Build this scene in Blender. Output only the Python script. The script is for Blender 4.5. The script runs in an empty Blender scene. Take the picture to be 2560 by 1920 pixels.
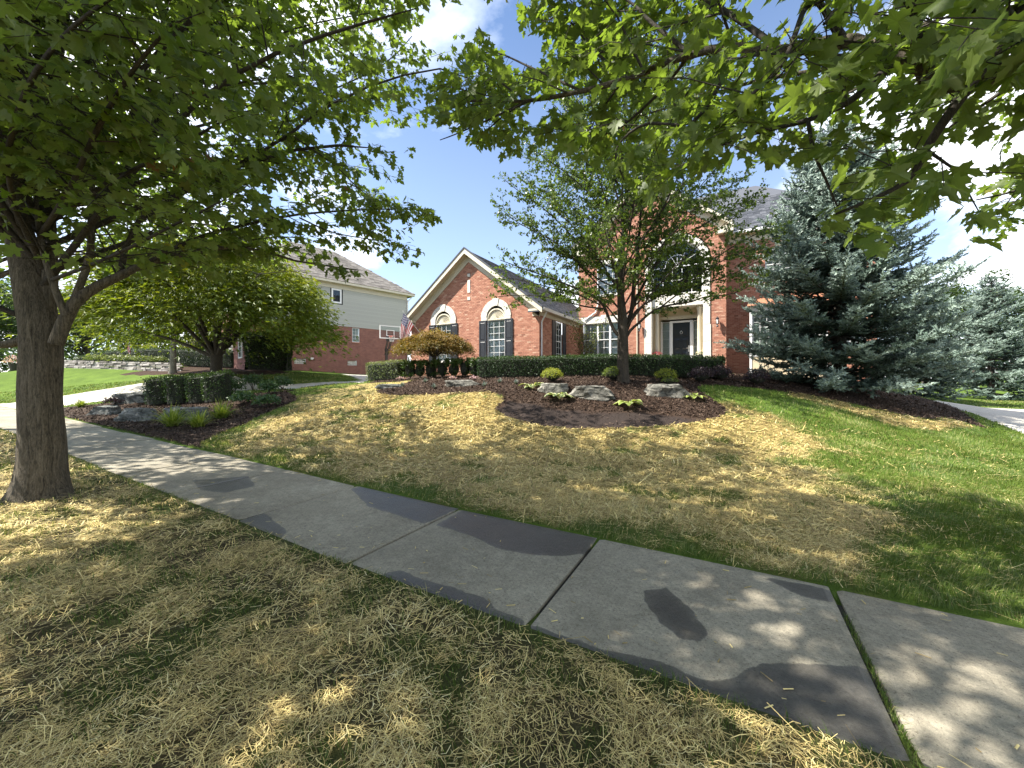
import bpy, bmesh, math, random
import numpy as np
from mathutils import Vector, Matrix, noise as mnoise
rng = np.random.default_rng(7); random.seed(7); mnoise.seed_set(3)
S = bpy.context.scene
COL = S.collection

# ------------------------------------------------------------------ camera
F, CX, HY, CAMH = 962.0, 1280.0, 945.0, 1.55          # focal length, centre and horizon of the photograph in its pixels
YAW = math.radians(29.5)
SN, CS = math.sin(YAW), math.cos(YAW)
cam_d = bpy.data.cameras.new('camera'); cam = bpy.data.objects.new('camera', cam_d); COL.objects.link(cam)
cam_d.sensor_width = 36; cam_d.lens = 36 * F / 2560; cam_d.clip_start = 0.05; cam_d.clip_end = 2000
cam_d.shift_y = -(960 - HY) / 2560
cam.location = (0, 0, CAMH); cam.rotation_euler = (math.radians(90), 0, YAW)
S.camera = cam

# ------------------------------------------------------------------ sky, sun, exposure
SUN_AZ, SUN_EL = math.radians(-126), math.radians(50)   # the sun stands up the street to the left, a little behind
sun_dir = Vector((math.sin(SUN_AZ) * math.cos(SUN_EL), math.cos(SUN_AZ) * math.cos(SUN_EL), math.sin(SUN_EL)))
W = bpy.data.worlds.new('World'); S.world = W; W.use_nodes = True
nt = W.node_tree; nt.nodes.clear()
def N(t, typ, **kw):
    n = t.nodes.new(typ)
    for k, v in kw.items():
        if k.startswith('i_'):
            key = k[2:]
            n.inputs[int(key) if key.isdigit() else key.replace('_', ' ')].default_value = v
        else: setattr(n, k, v)
    return n
out = N(nt, 'ShaderNodeOutputWorld')
sky = N(nt, 'ShaderNodeTexSky', sky_type='NISHITA', sun_disc=False, sun_elevation=SUN_EL, sun_rotation=SUN_AZ, air_density=1.0, dust_density=0.3, ozone_density=5.0)
bg1 = N(nt, 'ShaderNodeBackground'); bg1.inputs[1].default_value = 0.088
nt.links.new(sky.outputs[0], bg1.inputs[0])
tc = N(nt, 'ShaderNodeTexCoord'); sep = N(nt, 'ShaderNodeSeparateXYZ'); nt.links.new(tc.outputs['Generated'], sep.inputs[0])
ad = N(nt, 'ShaderNodeMath', operation='ADD', i_1=0.28); nt.links.new(sep.outputs[2], ad.inputs[0])
mx = N(nt, 'ShaderNodeMath', operation='MAXIMUM', i_1=0.08); nt.links.new(ad.outputs[0], mx.inputs[0])
dx = N(nt, 'ShaderNodeMath', operation='DIVIDE'); nt.links.new(sep.outputs[0], dx.inputs[0]); nt.links.new(mx.outputs[0], dx.inputs[1])
dy = N(nt, 'ShaderNodeMath', operation='DIVIDE'); nt.links.new(sep.outputs[1], dy.inputs[0]); nt.links.new(mx.outputs[0], dy.inputs[1])
cmb = N(nt, 'ShaderNodeCombineXYZ'); nt.links.new(dx.outputs[0], cmb.inputs[0]); nt.links.new(dy.outputs[0], cmb.inputs[1])
mp = N(nt, 'ShaderNodeMapping'); mp.inputs['Location'].default_value = (9.0, 0.6, 0); nt.links.new(cmb.outputs[0], mp.inputs[0])
cn = N(nt, 'ShaderNodeTexNoise', i_Scale=0.85, i_Detail=9.0, i_Roughness=0.55, i_Distortion=0.25); nt.links.new(mp.outputs[0], cn.inputs['Vector'])
cr = N(nt, 'ShaderNodeValToRGB'); cr.color_ramp.elements[0].position = 0.47; cr.color_ramp.elements[1].position = 0.57
nt.links.new(cn.outputs[0], cr.inputs[0])
# thin veil that thickens towards the horizon
vz = N(nt, 'ShaderNodeMapRange'); vz.inputs[1].default_value = 0.0; vz.inputs[2].default_value = 0.75; vz.inputs[3].default_value = 0.28; vz.inputs[4].default_value = 0.0
nt.links.new(sep.outputs[2], vz.inputs[0])
mxm = N(nt, 'ShaderNodeMath', operation='MAXIMUM'); nt.links.new(cr.outputs[0], mxm.inputs[0]); nt.links.new(vz.outputs[0], mxm.inputs[1])
cc = N(nt, 'ShaderNodeValToRGB'); cc.color_ramp.elements[0].color = (0.78, 0.84, 0.93, 1); cc.color_ramp.elements[1].color = (1, 1, 1, 1)
cc.color_ramp.elements[0].position = 0.45; cc.color_ramp.elements[1].position = 0.7; nt.links.new(cn.outputs[0], cc.inputs[0])
bg2 = N(nt, 'ShaderNodeBackground'); bg2.inputs[1].default_value = 0.8; nt.links.new(cc.outputs[0], bg2.inputs[0])
ms = N(nt, 'ShaderNodeMixShader'); nt.links.new(mxm.outputs[0], ms.inputs[0]); nt.links.new(bg1.outputs[0], ms.inputs[1]); nt.links.new(bg2.outputs[0], ms.inputs[2])
nt.links.new(ms.outputs[0], out.inputs[0])
sd = bpy.data.lights.new('sun', 'SUN'); sd.energy = 5.0; sd.angle = math.radians(0.53); sd.color = (1, 0.95, 0.86)
so = bpy.data.objects.new('sun', sd); COL.objects.link(so); so.rotation_euler = sun_dir.to_track_quat('Z', 'Y').to_euler(); so.location = (0, 0, 40)
S.view_settings.view_transform = 'Standard'; S.view_settings.look = 'None'; S.view_settings.gamma = 1; S.view_settings.use_curve_mapping = False
S.view_settings.exposure = 1.55
S.render.engine = 'CYCLES'; S.cycles.max_bounces = 7; S.cycles.diffuse_bounces = 4; S.cycles.transmission_bounces = 5; S.cycles.transparent_max_bounces = 6; S.cycles.use_denoising = True
S.cycles.caustics_reflective = False; S.cycles.caustics_refractive = False

# ------------------------------------------------------------------ measuring helpers (photo pixel + distance -> place in the world)
def ray(px, py):
    t = (px - CX) / F
    return np.array([-SN + t * CS, CS + t * SN, (HY - py) / F])
def at(px, py, z):
    r = ray(px, py); return np.array([r[0] * z, r[1] * z, CAMH + r[2] * z])
def on_y(px, py, Y):
    r = ray(px, py); k = Y / r[1]; return np.array([r[0] * k, Y, CAMH + r[2] * k])
def cam_xy(P):                                             # world -> photo pixel and depth (vectorised)
    P = np.atleast_2d(P)
    a = P[:, 0] * CS + P[:, 1] * SN; b = -P[:, 0] * SN + P[:, 1] * CS
    bb = np.where(np.abs(b) < 1e-3, 1e-3, b)
    return CX + F * a / bb, HY - F * (P[:, 2] - CAMH) / bb, b
def pip(poly, X, Y):
    poly = np.asarray(poly, float); ins = np.zeros(np.shape(X), bool); j = len(poly) - 1
    for i in range(len(poly)):
        xi, yi = poly[i]; xj, yj = poly[j]
        if yi != yj:
            ins ^= ((yi > Y) != (yj > Y)) & (X < (xj - xi) * (Y - yi) / (yj - yi) + xi)
        j = i
    return ins
def sdist(poly, X, Y):                                     # signed distance, positive inside
    poly = np.asarray(poly, float); d = np.full(np.shape(X), 1e9)
    for i in range(len(poly)):
        a = poly[i - 1]; b = poly[i]; ab = b - a; L = ab @ ab + 1e-12
        t = np.clip(((X - a[0]) * ab[0] + (Y - a[1]) * ab[1]) / L, 0, 1)
        d = np.minimum(d, np.hypot(X - a[0] - t * ab[0], Y - a[1] - t * ab[1]))
    return np.where(pip(poly, X, Y), d, -d)
_pn = rng.random((64, 64))
def vnoise(X, Y, s, o=0):                                  # tiling value noise 0..1
    u = X / s + 17.3 * o; v = Y / s + 9.1 * o
    i = np.floor(u).astype(int); j = np.floor(v).astype(int); f = u - i; g = v - j
    f = f * f * (3 - 2 * f); g = g * g * (3 - 2 * g)
    a = _pn[i % 64, j % 64]; b = _pn[(i + 1) % 64, j % 64]; c = _pn[i % 64, (j + 1) % 64]; d = _pn[(i + 1) % 64, (j + 1) % 64]
    return (a * (1 - f) + b * f) * (1 - g) + (c * (1 - f) + d * f) * g
def fbm(X, Y, s, o=0): return 0.55 * vnoise(X, Y, s, o) + 0.3 * vnoise(X, Y, s * 0.47, o + 1) + 0.15 * vnoise(X, Y, s * 0.21, o + 2)
def sstep(a, b, x):
    t = np.clip((x - a) / (b - a), 0, 1); return t * t * (3 - 2 * t)

# ------------------------------------------------------------------ terrain
SWN, SWF = 2.12, 3.66                                      # near and far edge of the sidewalk
def s_h(X): return 0.019 * np.clip(-3.0 - X, 0, 16)        # the street climbs gently to the left
_cp = []
for x in np.arange(-26, 14, 2.0): _cp.append((x, SWF + 0.05, float(s_h(np.array(x))))); _cp.append((x, SWF + 0.75, float(s_h(np.array(x))) + 0.03))
for (px, py, z) in [(1400,1071,9.3),(1560,1069,9.2),(1240,1022,10.3),(1300,1052,9.7),(943,984,12.3),(1100,988,11.6),(1250,984,11.2),(1556,952,12.5),(1700,1062,9.3),
                    (1815,1030,9.9),(1745,970,12.2),(1850,968,12.6),(2000,986,12.0),(2200,1026,11.3),(2370,1047,11.0),(1400,943,14.5),(1250,945,15.0),(930,953,17.4),(1070,946,16),(1700,946,14),
                    (1300,970,11.9),(1440,980,11.2),(1650,985,11.2),(1850,1000,11.2),(1790,945,14.5),(1860,942,15.0),
                    (740,1002,13.2),(735,985,14.2),(720,966,18),(890,956,20),(250,1022,14.5),(100,1002,18.5),(0,1035,15.5),(100,920,30),(300,920,29),(300,960,23),(540,936,20.5),(620,950,20),
                    (740,926,29),(900,935,34),(290,1040,13.0),(470,1052,11.8),(470,1008,14.6),(620,1000,13.6),(640,1060,10.6),(850,1060,9.5),(1000,1100,8.0),
                    (2330,1010,18),(2560,1083,10.2),(2560,1015,20),(2450,996,26),(2110,985,12.6),(2300,1075,9.6),(2100,1100,8.3)]:
    p = at(px, py, z); _cp.append(tuple(p))
_cp += [(-16.5,17.1,1.7),(-12.4,17.1,1.7),(-8.1,17.1,1.7),(-8,22.8,1.76),(0,22.8,1.76),(4,24,1.5),(-10,26,1.8),(-22,22,1.62),(-24,28,1.8),(-30,22,2.1),(-34,28,2.2),(8.2,24,0.4),(10,30,0.35),(14,22,0.25),(12,12,0.1),
        (-45,24,2.4),(-50,10,1.5),(-40,5,0.7),(-8,34,1.8),(0,34,1.6),(20,30,0.3),(-60,50,2.4),(0,70,1.5),(60,60,0.8),(60,5,0.0),(-30,45,2.2)]
_cp = np.array(_cp); _cxy = _cp[:, :2]
def _U(r2): return 0.5 * r2 * np.log(r2 + 1e-9)
_n = len(_cp); _K = _U(((_cxy[:, None] - _cxy[None]) ** 2).sum(-1)) + np.eye(_n) * 0.6
_Pm = np.hstack([np.ones((_n, 1)), _cxy]); _A = np.block([[_K, _Pm], [_Pm.T, np.zeros((3, 3))]])
_w = np.linalg.solve(_A, np.concatenate([_cp[:, 2], np.zeros(3)]))
def height(X, Y):
    X = np.asarray(X, float); Y = np.asarray(Y, float); sh = X.shape; x = X.ravel(); y = Y.ravel(); o = np.empty(len(x))
    for k in range(0, len(x), 20000):
        a, b = x[k:k + 20000], y[k:k + 20000]
        ac = np.clip(a, -60, 60); bc = np.clip(b, 3, 70)
        o[k:k + 20000] = _U((ac[:, None] - _cxy[None, :, 0]) ** 2 + (bc[:, None] - _cxy[None, :, 1]) ** 2) @ _w[:_n] + _w[_n] + _w[_n + 1] * ac + _w[_n + 2] * bc
    base = s_h(x)
    k = sstep(SWF + 0.04, SWF + 1.0, y)
    o = base * (1 - k) + o * k
    bump = (fbm(x, y, 0.9) - 0.5) * 0.05 * np.minimum(sstep(SWF + 0.1, SWF + 0.8, y) + sstep(SWN - 0.1, SWN - 0.7, y), 1)
    return (o + bump).reshape(sh)
def hz(x, y): return float(height(np.array([x]), np.array([y]))[0])
def pix(px, py, zmin=2.0, zmax=60):
    r = ray(px, py); ks = np.linspace(zmin, zmax, 700)
    d = CAMH + r[2] * ks - height(r[0] * ks, r[1] * ks)
    i = np.argmax(d < 0) if (d < 0).any() else len(ks) - 1
    a, b = ks[max(i - 1, 0)], ks[i]
    for _ in range(12):
        m = (a + b) / 2
        if CAMH + r[2] * m - hz(r[0] * m, r[1] * m) < 0: b = m
        else: a = m
    return np.array([r[0] * b, r[1] * b, hz(r[0] * b, r[1] * b)])
def pxpoly(pts): return [tuple(pix(*p)[:2]) for p in pts]
def q(pts, k=2560 / 2212): return [(a * k, b * k) for a, b in pts]

# ------------------------------------------------------------------ object helpers
def prop(o, label=None, cat=None, group=None, kind=None):
    if label: o['label'] = label
    if cat: o['category'] = cat
    if group: o['group'] = group
    if kind: o['kind'] = kind
    return o
def empty(name, loc=(0, 0, 0), rz=0, parent=None, **kw):
    o = bpy.data.objects.new(name, None); COL.objects.link(o); o.location = loc; o.rotation_euler = (0, 0, rz); o.empty_display_size = 0.2
    o.parent = parent
    return prop(o, **kw)
def link(name, me, parent=None, mat=None, loc=None, rz=None, **kw):
    o = bpy.data.objects.new(name, me); COL.objects.link(o); o.parent = parent
    if mat is not None and len(me.materials) == 0: me.materials.append(mat)
    if loc is not None: o.location = loc
    if rz is not None: o.rotation_euler = (0, 0, rz)
    return prop(o, **kw)
def mesh_np(name, V, faces, tone=None, smooth=False, vattr=None):
    """faces: list of (k,n) int arrays, one per polygon size."""
    me = bpy.data.meshes.new(name); V = np.ascontiguousarray(V, np.float32)
    me.vertices.add(len(V)); me.vertices.foreach_set('co', V.ravel())
    fl = [f for f in faces if len(f)]
    nl = sum(f.size for f in fl); nf = sum(len(f) for f in fl)
    me.loops.add(nl); me.polygons.add(nf)
    me.loops.foreach_set('vertex_index', np.concatenate([f.ravel() for f in fl]).astype(np.int32))
    tot = np.concatenate([np.full(len(f), f.shape[1]) for f in fl]); st = np.concatenate([[0], np.cumsum(tot)[:-1]])
    me.polygons.foreach_set('loop_start', st.astype(np.int32)); me.polygons.foreach_set('loop_total', tot.astype(np.int32))
    me.polygons.foreach_set('use_smooth', np.full(nf, smooth))
    if tone is not None:
        a = me.attributes.new('tone', 'FLOAT', 'FACE'); a.data.foreach_set('value', np.asarray(tone, np.float32))
    for k, v in (vattr or {}).items():
        a = me.attributes.new(k, 'FLOAT', 'POINT'); a.data.foreach_set('value', np.asarray(v, np.float32))
    me.update(calc_edges=True); me.validate()
    return me
class MB:
    def __init__(s): s.v, s.f, s.t = [], [], []
    def add(s, v, f, tone=0.5):
        n = len(s.v); s.v += [tuple(map(float, p)) for p in v]; s.f += [tuple(i + n for i in q_) for q_ in f]; s.t += [tone] * len(f); return s
    def box(s, x0, x1, y0, y1, z0, z1, tone=0.5):
        return s.add([(x0,y0,z0),(x1,y0,z0),(x1,y1,z0),(x0,y1,z0),(x0,y0,z1),(x1,y0,z1),(x1,y1,z1),(x0,y1,z1)],
                     [(0,3,2,1),(4,5,6,7),(0,1,5,4),(1,2,6,5),(2,3,7,6),(3,0,4,7)], tone)
    def prism(s, poly, y0, y1, tone=0.5):                  # polygon in x-z, swept along y
        n = len(poly)
        return s.add([(a, y0, b) for a, b in poly] + [(a, y1, b) for a, b in poly],
                     [tuple(range(n)), tuple(range(2 * n - 1, n - 1, -1))] + [(i, i + n, (i + 1) % n + n, (i + 1) % n) for i in range(n)], tone)
    def cyl(s, p, q_, r0, r1=None, k=10, cap=True):
        r1 = r0 if r1 is None else r1; p = Vector(p); q_ = Vector(q_); d = (q_ - p).normalized(); a = d.orthogonal().normalized(); b = d.cross(a)
        v = [p + (a * math.cos(t) + b * math.sin(t)) * r0 for t in [2 * math.pi * i / k for i in range(k)]] + [q_ + (a * math.cos(t) + b * math.sin(t)) * r1 for t in [2 * math.pi * i / k for i in range(k)]]
        f = [(i, (i + 1) % k, (i + 1) % k + k, i + k) for i in range(k)]
        if cap: f += [tuple(range(k - 1, -1, -1)), tuple(range(k, 2 * k))]
        return s.add(v, f)
    def lathe(s, prof, c=(0, 0, 0), k=14):
        n = len(prof); v = [(c[0] + r * math.cos(2 * math.pi * j / k), c[1] + r * math.sin(2 * math.pi * j / k), c[2] + z) for r, z in prof for j in range(k)]
        f = [(i * k + j, i * k + (j + 1) % k, (i + 1) * k + (j + 1) % k, (i + 1) * k + j) for i in range(n - 1) for j in range(k)]
        return s.add(v, f + [tuple(range(k - 1, -1, -1)), tuple(range((n - 1) * k, n * k))])
    def mesh(s, name, smooth=False):
        me = bpy.data.meshes.new(name); me.from_pydata(s.v, [], s.f)
        a = me.attributes.new('tone', 'FLOAT', 'FACE'); a.data.foreach_set('value', np.array(s.t, np.float32))
        if smooth: me.polygons.foreach_set('use_smooth', [True] * len(me.polygons))
        me.update(); return me
    def build(s, name, mat, parent=None, smooth=False, **kw): return link(name, s.mesh(name, smooth), parent, mat, **kw)

# ------------------------------------------------------------------ materials
def newmat(name):
    m = bpy.data.materials.new(name); m.use_nodes = True; t = m.node_tree
    return m, t, t.nodes['Principled BSDF']
def ramp(t, stops, src=None):
    r = N(t, 'ShaderNodeValToRGB'); e = r.color_ramp.elements
    while len(e) < len(stops): e.new(0.5)
    for el, (p, c) in zip(e, stops): el.position = p; el.color = (*c, 1)
    if src is not None: t.links.new(src, r.inputs[0])
    return r
def noise(t, scale, detail=5, rough=0.6, vec=None, dist=0):
    n = N(t, 'ShaderNodeTexNoise', i_Scale=scale, i_Detail=detail, i_Roughness=rough, i_Distortion=dist)
    if vec is not None: t.links.new(vec, n.inputs['Vector'])
    return n
def bump(t, b, h, strength=0.3, dist=0.02):
    n = N(t, 'ShaderNodeBump', i_Strength=strength, i_Distance=dist); t.links.new(h, n.inputs['Height']); t.links.new(n.outputs[0], b.inputs['Normal']); return n
def mixc(t, fac, a, b, mode='MIX'):
    m = N(t, 'ShaderNodeMix', data_type='RGBA', blend_type=mode)
    for sock, v in ((m.inputs[0], fac), (m.inputs[6], a), (m.inputs[7], b)):
        if isinstance(v, (int, float)): sock.default_value = v
        elif isinstance(v, tuple): sock.default_value = (*v, 1)
        else: t.links.new(v, sock)
    return m.outputs[2]
def objvec(t, scale=(1, 1, 1)):
    c = N(t, 'ShaderNodeTexCoord'); m = N(t, 'ShaderNodeMapping'); m.inputs['Scale'].default_value = scale; t.links.new(c.outputs['Object'], m.inputs[0]); return m.outputs[0]
def geopos(t, scale=(1, 1, 1)):
    c = N(t, 'ShaderNodeNewGeometry'); m = N(t, 'ShaderNodeMapping'); m.inputs['Scale'].default_value = scale; t.links.new(c.outputs['Position'], m.inputs[0]); return m.outputs[0]
def attr(t, name): return N(t, 'ShaderNodeAttribute', attribute_name=name).outputs['Fac']
def plain(name, col, rough=0.6, var=0.12, nscale=6, bstr=0.0, metal=0, spec=0.5):
    m, t, b = newmat(name); v = geopos(t); n = noise(t, nscale, 6, 0.6, v)
    lo = tuple(c * (1 - var) for c in col); hi = tuple(min(1, c * (1 + var)) for c in col)
    r = ramp(t, [(0.3, lo), (0.7, hi)], n.outputs[0]); t.links.new(r.outputs[0], b.inputs['Base Color'])
    b.inputs['Roughness'].default_value = rough; b.inputs['Metallic'].default_value = metal; b.inputs['Specular IOR Level'].default_value = spec
    if bstr: bump(t, b, noise(t, nscale * 8, 4, 0.6, v).outputs[0], bstr, 0.01)
    return m
def tonemat(name, stops, rough=0.8, bstr=0.0, nscale=40, spec=0.3):
    m, t, b = newmat(name); r = ramp(t, stops, attr(t, 'tone')); v = geopos(t); n = noise(t, nscale, 4, 0.6, v)
    c = mixc(t, 0.22, r.outputs[0], n.outputs[0], 'OVERLAY'); t.links.new(c, b.inputs['Base Color']); b.inputs['Roughness'].default_value = rough
    b.inputs['Specular IOR Level'].default_value = spec
    if bstr: bump(t, b, n.outputs[0], bstr, 0.01)
    return m
def leafmat(name, stops, trans=0.4, rough=0.5, tint=(1.25, 1.2, 0.6), under=None):
    m, t, b = newmat(name); r = ramp(t, stops, attr(t, 'tone')); v = geopos(t); n = noise(t, 25, 3, 0.6, v)
    c = mixc(t, 0.18, r.outputs[0], n.outputs[0], 'OVERLAY')
    if under:                                              # paler underside of the leaf
        gm = N(t, 'ShaderNodeNewGeometry'); c = mixc(t, gm.outputs['Backfacing'], c, mixc(t, 0.62, c, under))
    t.links.new(c, b.inputs['Base Color']); b.inputs['Roughness'].default_value = rough; b.inputs['Specular IOR Level'].default_value = 0.35
    tr = N(t, 'ShaderNodeBsdfTranslucent'); c2 = mixc(t, 1.0, c, tint, 'MULTIPLY'); t.links.new(c2, tr.inputs[0])
    mx = N(t, 'ShaderNodeMixShader'); mx.inputs[0].default_value = trans
    t.links.new(b.outputs[0], mx.inputs[1]); t.links.new(tr.outputs[0], mx.inputs[2])
    t.links.new(mx.outputs[0], t.nodes['Material Output'].inputs[0]); return m
def barkmat(name, lo, hi, fur=0.5, zs=0.12, sc=22):
    m, t, b = newmat(name); v = geopos(t, (1, 1, zs)); n = noise(t, sc, 7, 0.7, v, 1.6); n2 = noise(t, 2.5, 4, 0.6, geopos(t)); n4 = noise(t, sc * 2.6, 5, 0.7, geopos(t, (1, 1, 0.35)), 0.8)
    h = mixc(t, 0.4, n.outputs[0], n4.outputs[0])
    r = ramp(t, [(0.36, lo), (0.47, tuple((x + y) * .42 for x, y in zip(lo, hi))), (0.62, hi)], h); c = mixc(t, 0.35, r.outputs[0], n2.outputs[0], 'OVERLAY')
    t.links.new(c, b.inputs['Base Color']); b.inputs['Roughness'].default_value = 0.9; b.inputs['Specular IOR Level'].default_value = 0.2
    bump(t, b, h, fur, 0.03); return m
M = {}
M['brick'] = tonemat('brick_red', [(0, (0.24, 0.105, 0.07)), (0.35, (0.355, 0.16, 0.105)), (0.7, (0.43, 0.21, 0.14)), (1, (0.49, 0.31, 0.22))], 0.85, 0.4, 60)
M['mortar'] = plain('mortar', (0.46, 0.35, 0.27), 0.9, 0.1, 20, 0.3)
M['stone'] = plain('limestone', (0.60, 0.57, 0.50), 0.8, 0.1, 9, 0.25)
M['cream'] = plain('cream_paint', (0.58, 0.53, 0.41), 0.55, 0.05, 3)
M['white'] = plain('white_paint', (0.76, 0.76, 0.74), 0.45, 0.04, 3)
M['tan'] = plain('tan_paint', (0.55, 0.46, 0.31), 0.55, 0.06, 3)
M['shutter'] = plain('shutter_black', (0.022, 0.025, 0.032), 0.4, 0.15, 4)
M['door'] = plain('door_black', (0.010, 0.013, 0.017), 0.3, 0.15, 4)
M['black'] = plain('black_metal', (0.018, 0.018, 0.02), 0.4, 0.2, 8)
M['brass'] = plain('handle_metal', (0.6, 0.58, 0.55), 0.3, 0.1, 8, 0, 0.9)
M['dark'] = plain('dark_interior', (0.012, 0.013, 0.015), 0.8)
M['blind'] = plain('blind_slats', (0.84, 0.84, 0.80), 0.6, 0.05, 3)
M['curtain'] = plain('curtain', (0.60, 0.68, 0.68), 0.7, 0.08, 3)
M['gravel'] = plain('bare_gravel', (0.3, 0.27, 0.24), 0.9, 0.3, 30, 0.3)
M['shingle'] = tonemat('roof_shingle_dark', [(0, (0.045, 0.05, 0.06)), (0.5, (0.075, 0.08, 0.095)), (1, (0.12, 0.125, 0.14))], 0.9, 0.3, 80)
M['shingle_tan'] = tonemat('roof_shingle_tan', [(0, (0.12, 0.108, 0.095)), (0.5, (0.19, 0.172, 0.152)), (1, (0.27, 0.245, 0.22))], 0.9, 0.3, 60)
M['siding'] = tonemat('siding_grey', [(0, (0.37, 0.375, 0.335)), (1, (0.41, 0.415, 0.37))], 0.6)
M['copper'] = plain('copper_roof', (0.32, 0.14, 0.08), 0.5, 0.2, 6)
M['rock'] = None
M['flower_red'] = leafmat('petal_red', [(0, (0.4, 0.03, 0.06)), (1, (0.6, 0.12, 0.16))], 0.3)
M['flower_pink'] = leafmat('petal_pink', [(0, (0.55, 0.25, 0.3)), (1, (0.75, 0.6, 0.6))], 0.3)
M['flower_pale'] = leafmat('petal_pale', [(0, (0.6, 0.5, 0.4)), (1, (0.7, 0.66, 0.5))], 0.3)
M['orange'] = plain('orange_rim', (0.6, 0.09, 0.03), 0.45)
M['net'] = plain('net_cord', (0.7, 0.7, 0.68), 0.8)
def rock(name, lo, mid, hi):
    m, t, b = newmat(name); v = geopos(t, (1, 1, 1.8)); n = noise(t, 4, 9, 0.7, v, 0.8); n2 = noise(t, 30, 6, 0.75, v); n3 = noise(t, 1.8, 3, 0.5, v)
    w = N(t, 'ShaderNodeTexVoronoi', i_Scale=5.0, feature='DISTANCE_TO_EDGE'); t.links.new(mixc(t, 0.25, v, n.outputs[1]), w.inputs['Vector'])
    cr_ = ramp(t, [(0.0, (0.25, 0.25, 0.25)), (0.035, (1, 1, 1))], w.outputs[0]).outputs[0]
    r = ramp(t, [(0.36, lo), (0.5, mid), (0.66, hi)], n.outputs[0]); c = mixc(t, 0.55, r.outputs[0], n2.outputs[0], 'OVERLAY'); c = mixc(t, 0.4, c, n3.outputs[0], 'OVERLAY'); c = mixc(t, 0.75, c, cr_, 'MULTIPLY')
    t.links.new(c, b.inputs['Base Color']); b.inputs['Roughness'].default_value = 0.9; b.inputs['Specular IOR Level'].default_value = 0.2
    bump(t, b, mixc(t, 0.5, n2.outputs[0], mixc(t, 0.5, n.outputs[0], cr_)), 1.0, 0.05); return m
M['rock'] = rock('boulder_limestone', (0.035, 0.034, 0.03), (0.14, 0.134, 0.115), (0.30, 0.28, 0.24))
M['rock_dark'] = rock('boulder_grey', (0.05, 0.055, 0.05), (0.14, 0.145, 0.135), (0.27, 0.27, 0.25))
M['drystone'] = tonemat('drystone', [(0, (0.13, 0.115, 0.10)), (0.5, (0.26, 0.235, 0.21)), (1, (0.40, 0.37, 0.34))], 0.9, 0.5, 14)
g = [(0, (0.030, 0.055, 0.010)), (0.45, (0.055, 0.10, 0.016)), (0.85, (0.085, 0.135, 0.022)), (0.97, (0.16, 0.15, 0.02)), (1, (0.17, 0.06, 0.03))]
M['maple_leaf'] = leafmat('maple_leaf', [(0, (0.060, 0.092, 0.018)), (0.45, (0.095, 0.138, 0.026)), (0.9, (0.135, 0.175, 0.036)), (0.96, (0.19, 0.17, 0.03)), (1, (0.17, 0.065, 0.035))], 0.5, 0.5, (1.35, 1.55, 0.42), (0.175, 0.215, 0.085))
M['pear_leaf'] = leafmat('pear_leaf', [(0, (0.030, 0.054, 0.014)), (0.5, (0.075, 0.115, 0.026)), (1, (0.15, 0.20, 0.042))], 0.42, 0.34, (1.4, 1.5, 0.5))
M['acer_leaf'] = leafmat('green_acer_leaf', [(0, (0.06, 0.10, 0.014)), (0.5, (0.12, 0.165, 0.02)), (1, (0.22, 0.24, 0.035))], 0.45, 0.5, (1.5, 1.4, 0.5))
M['redacer_leaf'] = leafmat('red_acer_leaf', [(0, (0.085, 0.08, 0.018)), (0.4, (0.18, 0.135, 0.026)), (0.75, (0.26, 0.145, 0.03)), (1, (0.28, 0.25, 0.05))], 0.35)
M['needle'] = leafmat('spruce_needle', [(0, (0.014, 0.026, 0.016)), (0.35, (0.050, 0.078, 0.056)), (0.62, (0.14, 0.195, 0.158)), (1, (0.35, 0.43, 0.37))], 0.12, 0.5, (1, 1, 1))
M['yew'] = leafmat('yew_leaf', [(0, (0.014, 0.032, 0.010)), (0.5, (0.030, 0.064, 0.015)), (1, (0.085, 0.145, 0.03))], 0.25, 0.45)
M['box'] = leafmat('boxwood_leaf', [(0, (0.022, 0.05, 0.012)), (0.5, (0.05, 0.095, 0.018)), (1, (0.10, 0.16, 0.03))], 0.3, 0.4)
M['euonymus'] = leafmat('variegated_leaf', [(0, (0.07, 0.11, 0.03)), (0.5, (0.13, 0.17, 0.06)), (1, (0.27, 0.29, 0.12))], 0.3, 0.45)
M['gold'] = leafmat('golden_leaf', [(0, (0.11, 0.15, 0.015)), (0.5, (0.22, 0.26, 0.025)), (1, (0.36, 0.37, 0.05))], 0.35)
M['gold_green'] = leafmat('yellow_green_leaf', [(0, (0.04, 0.075, 0.012)), (0.5, (0.09, 0.135, 0.02)), (1, (0.19, 0.225, 0.035))], 0.35)
M['purple'] = leafmat('purple_leaf', [(0, (0.018, 0.010, 0.013)), (0.6, (0.045, 0.024, 0.032)), (1, (0.09, 0.075, 0.06))], 0.2, 0.4, (1.2, 0.8, 0.8))
M['hydrangea'] = leafmat('broad_green_leaf', [(0, (0.025, 0.06, 0.022)), (0.5, (0.05, 0.10, 0.035)), (1, (0.10, 0.15, 0.06))], 0.3, 0.4)
M['hakone'] = leafmat('bright_grass_leaf', [(0, (0.14, 0.21, 0.025)), (0.6, (0.26, 0.33, 0.05)), (1, (0.40, 0.44, 0.13))], 0.4)
M['fescue'] = leafmat('blue_grass_leaf', [(0, (0.12, 0.16, 0.15)), (1, (0.22, 0.27, 0.25))], 0.2)
M['tree_leaf'] = leafmat('far_tree_leaf', [(0, (0.020, 0.040, 0.012)), (0.5, (0.045, 0.08, 0.02)), (1, (0.09, 0.125, 0.03))], 0.35)
M['creeper'] = leafmat('shrub_leaf_light', [(0, (0.06, 0.095, 0.03)), (0.5, (0.13, 0.18, 0.055)), (1, (0.26, 0.27, 0.10))], 0.4)
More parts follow.
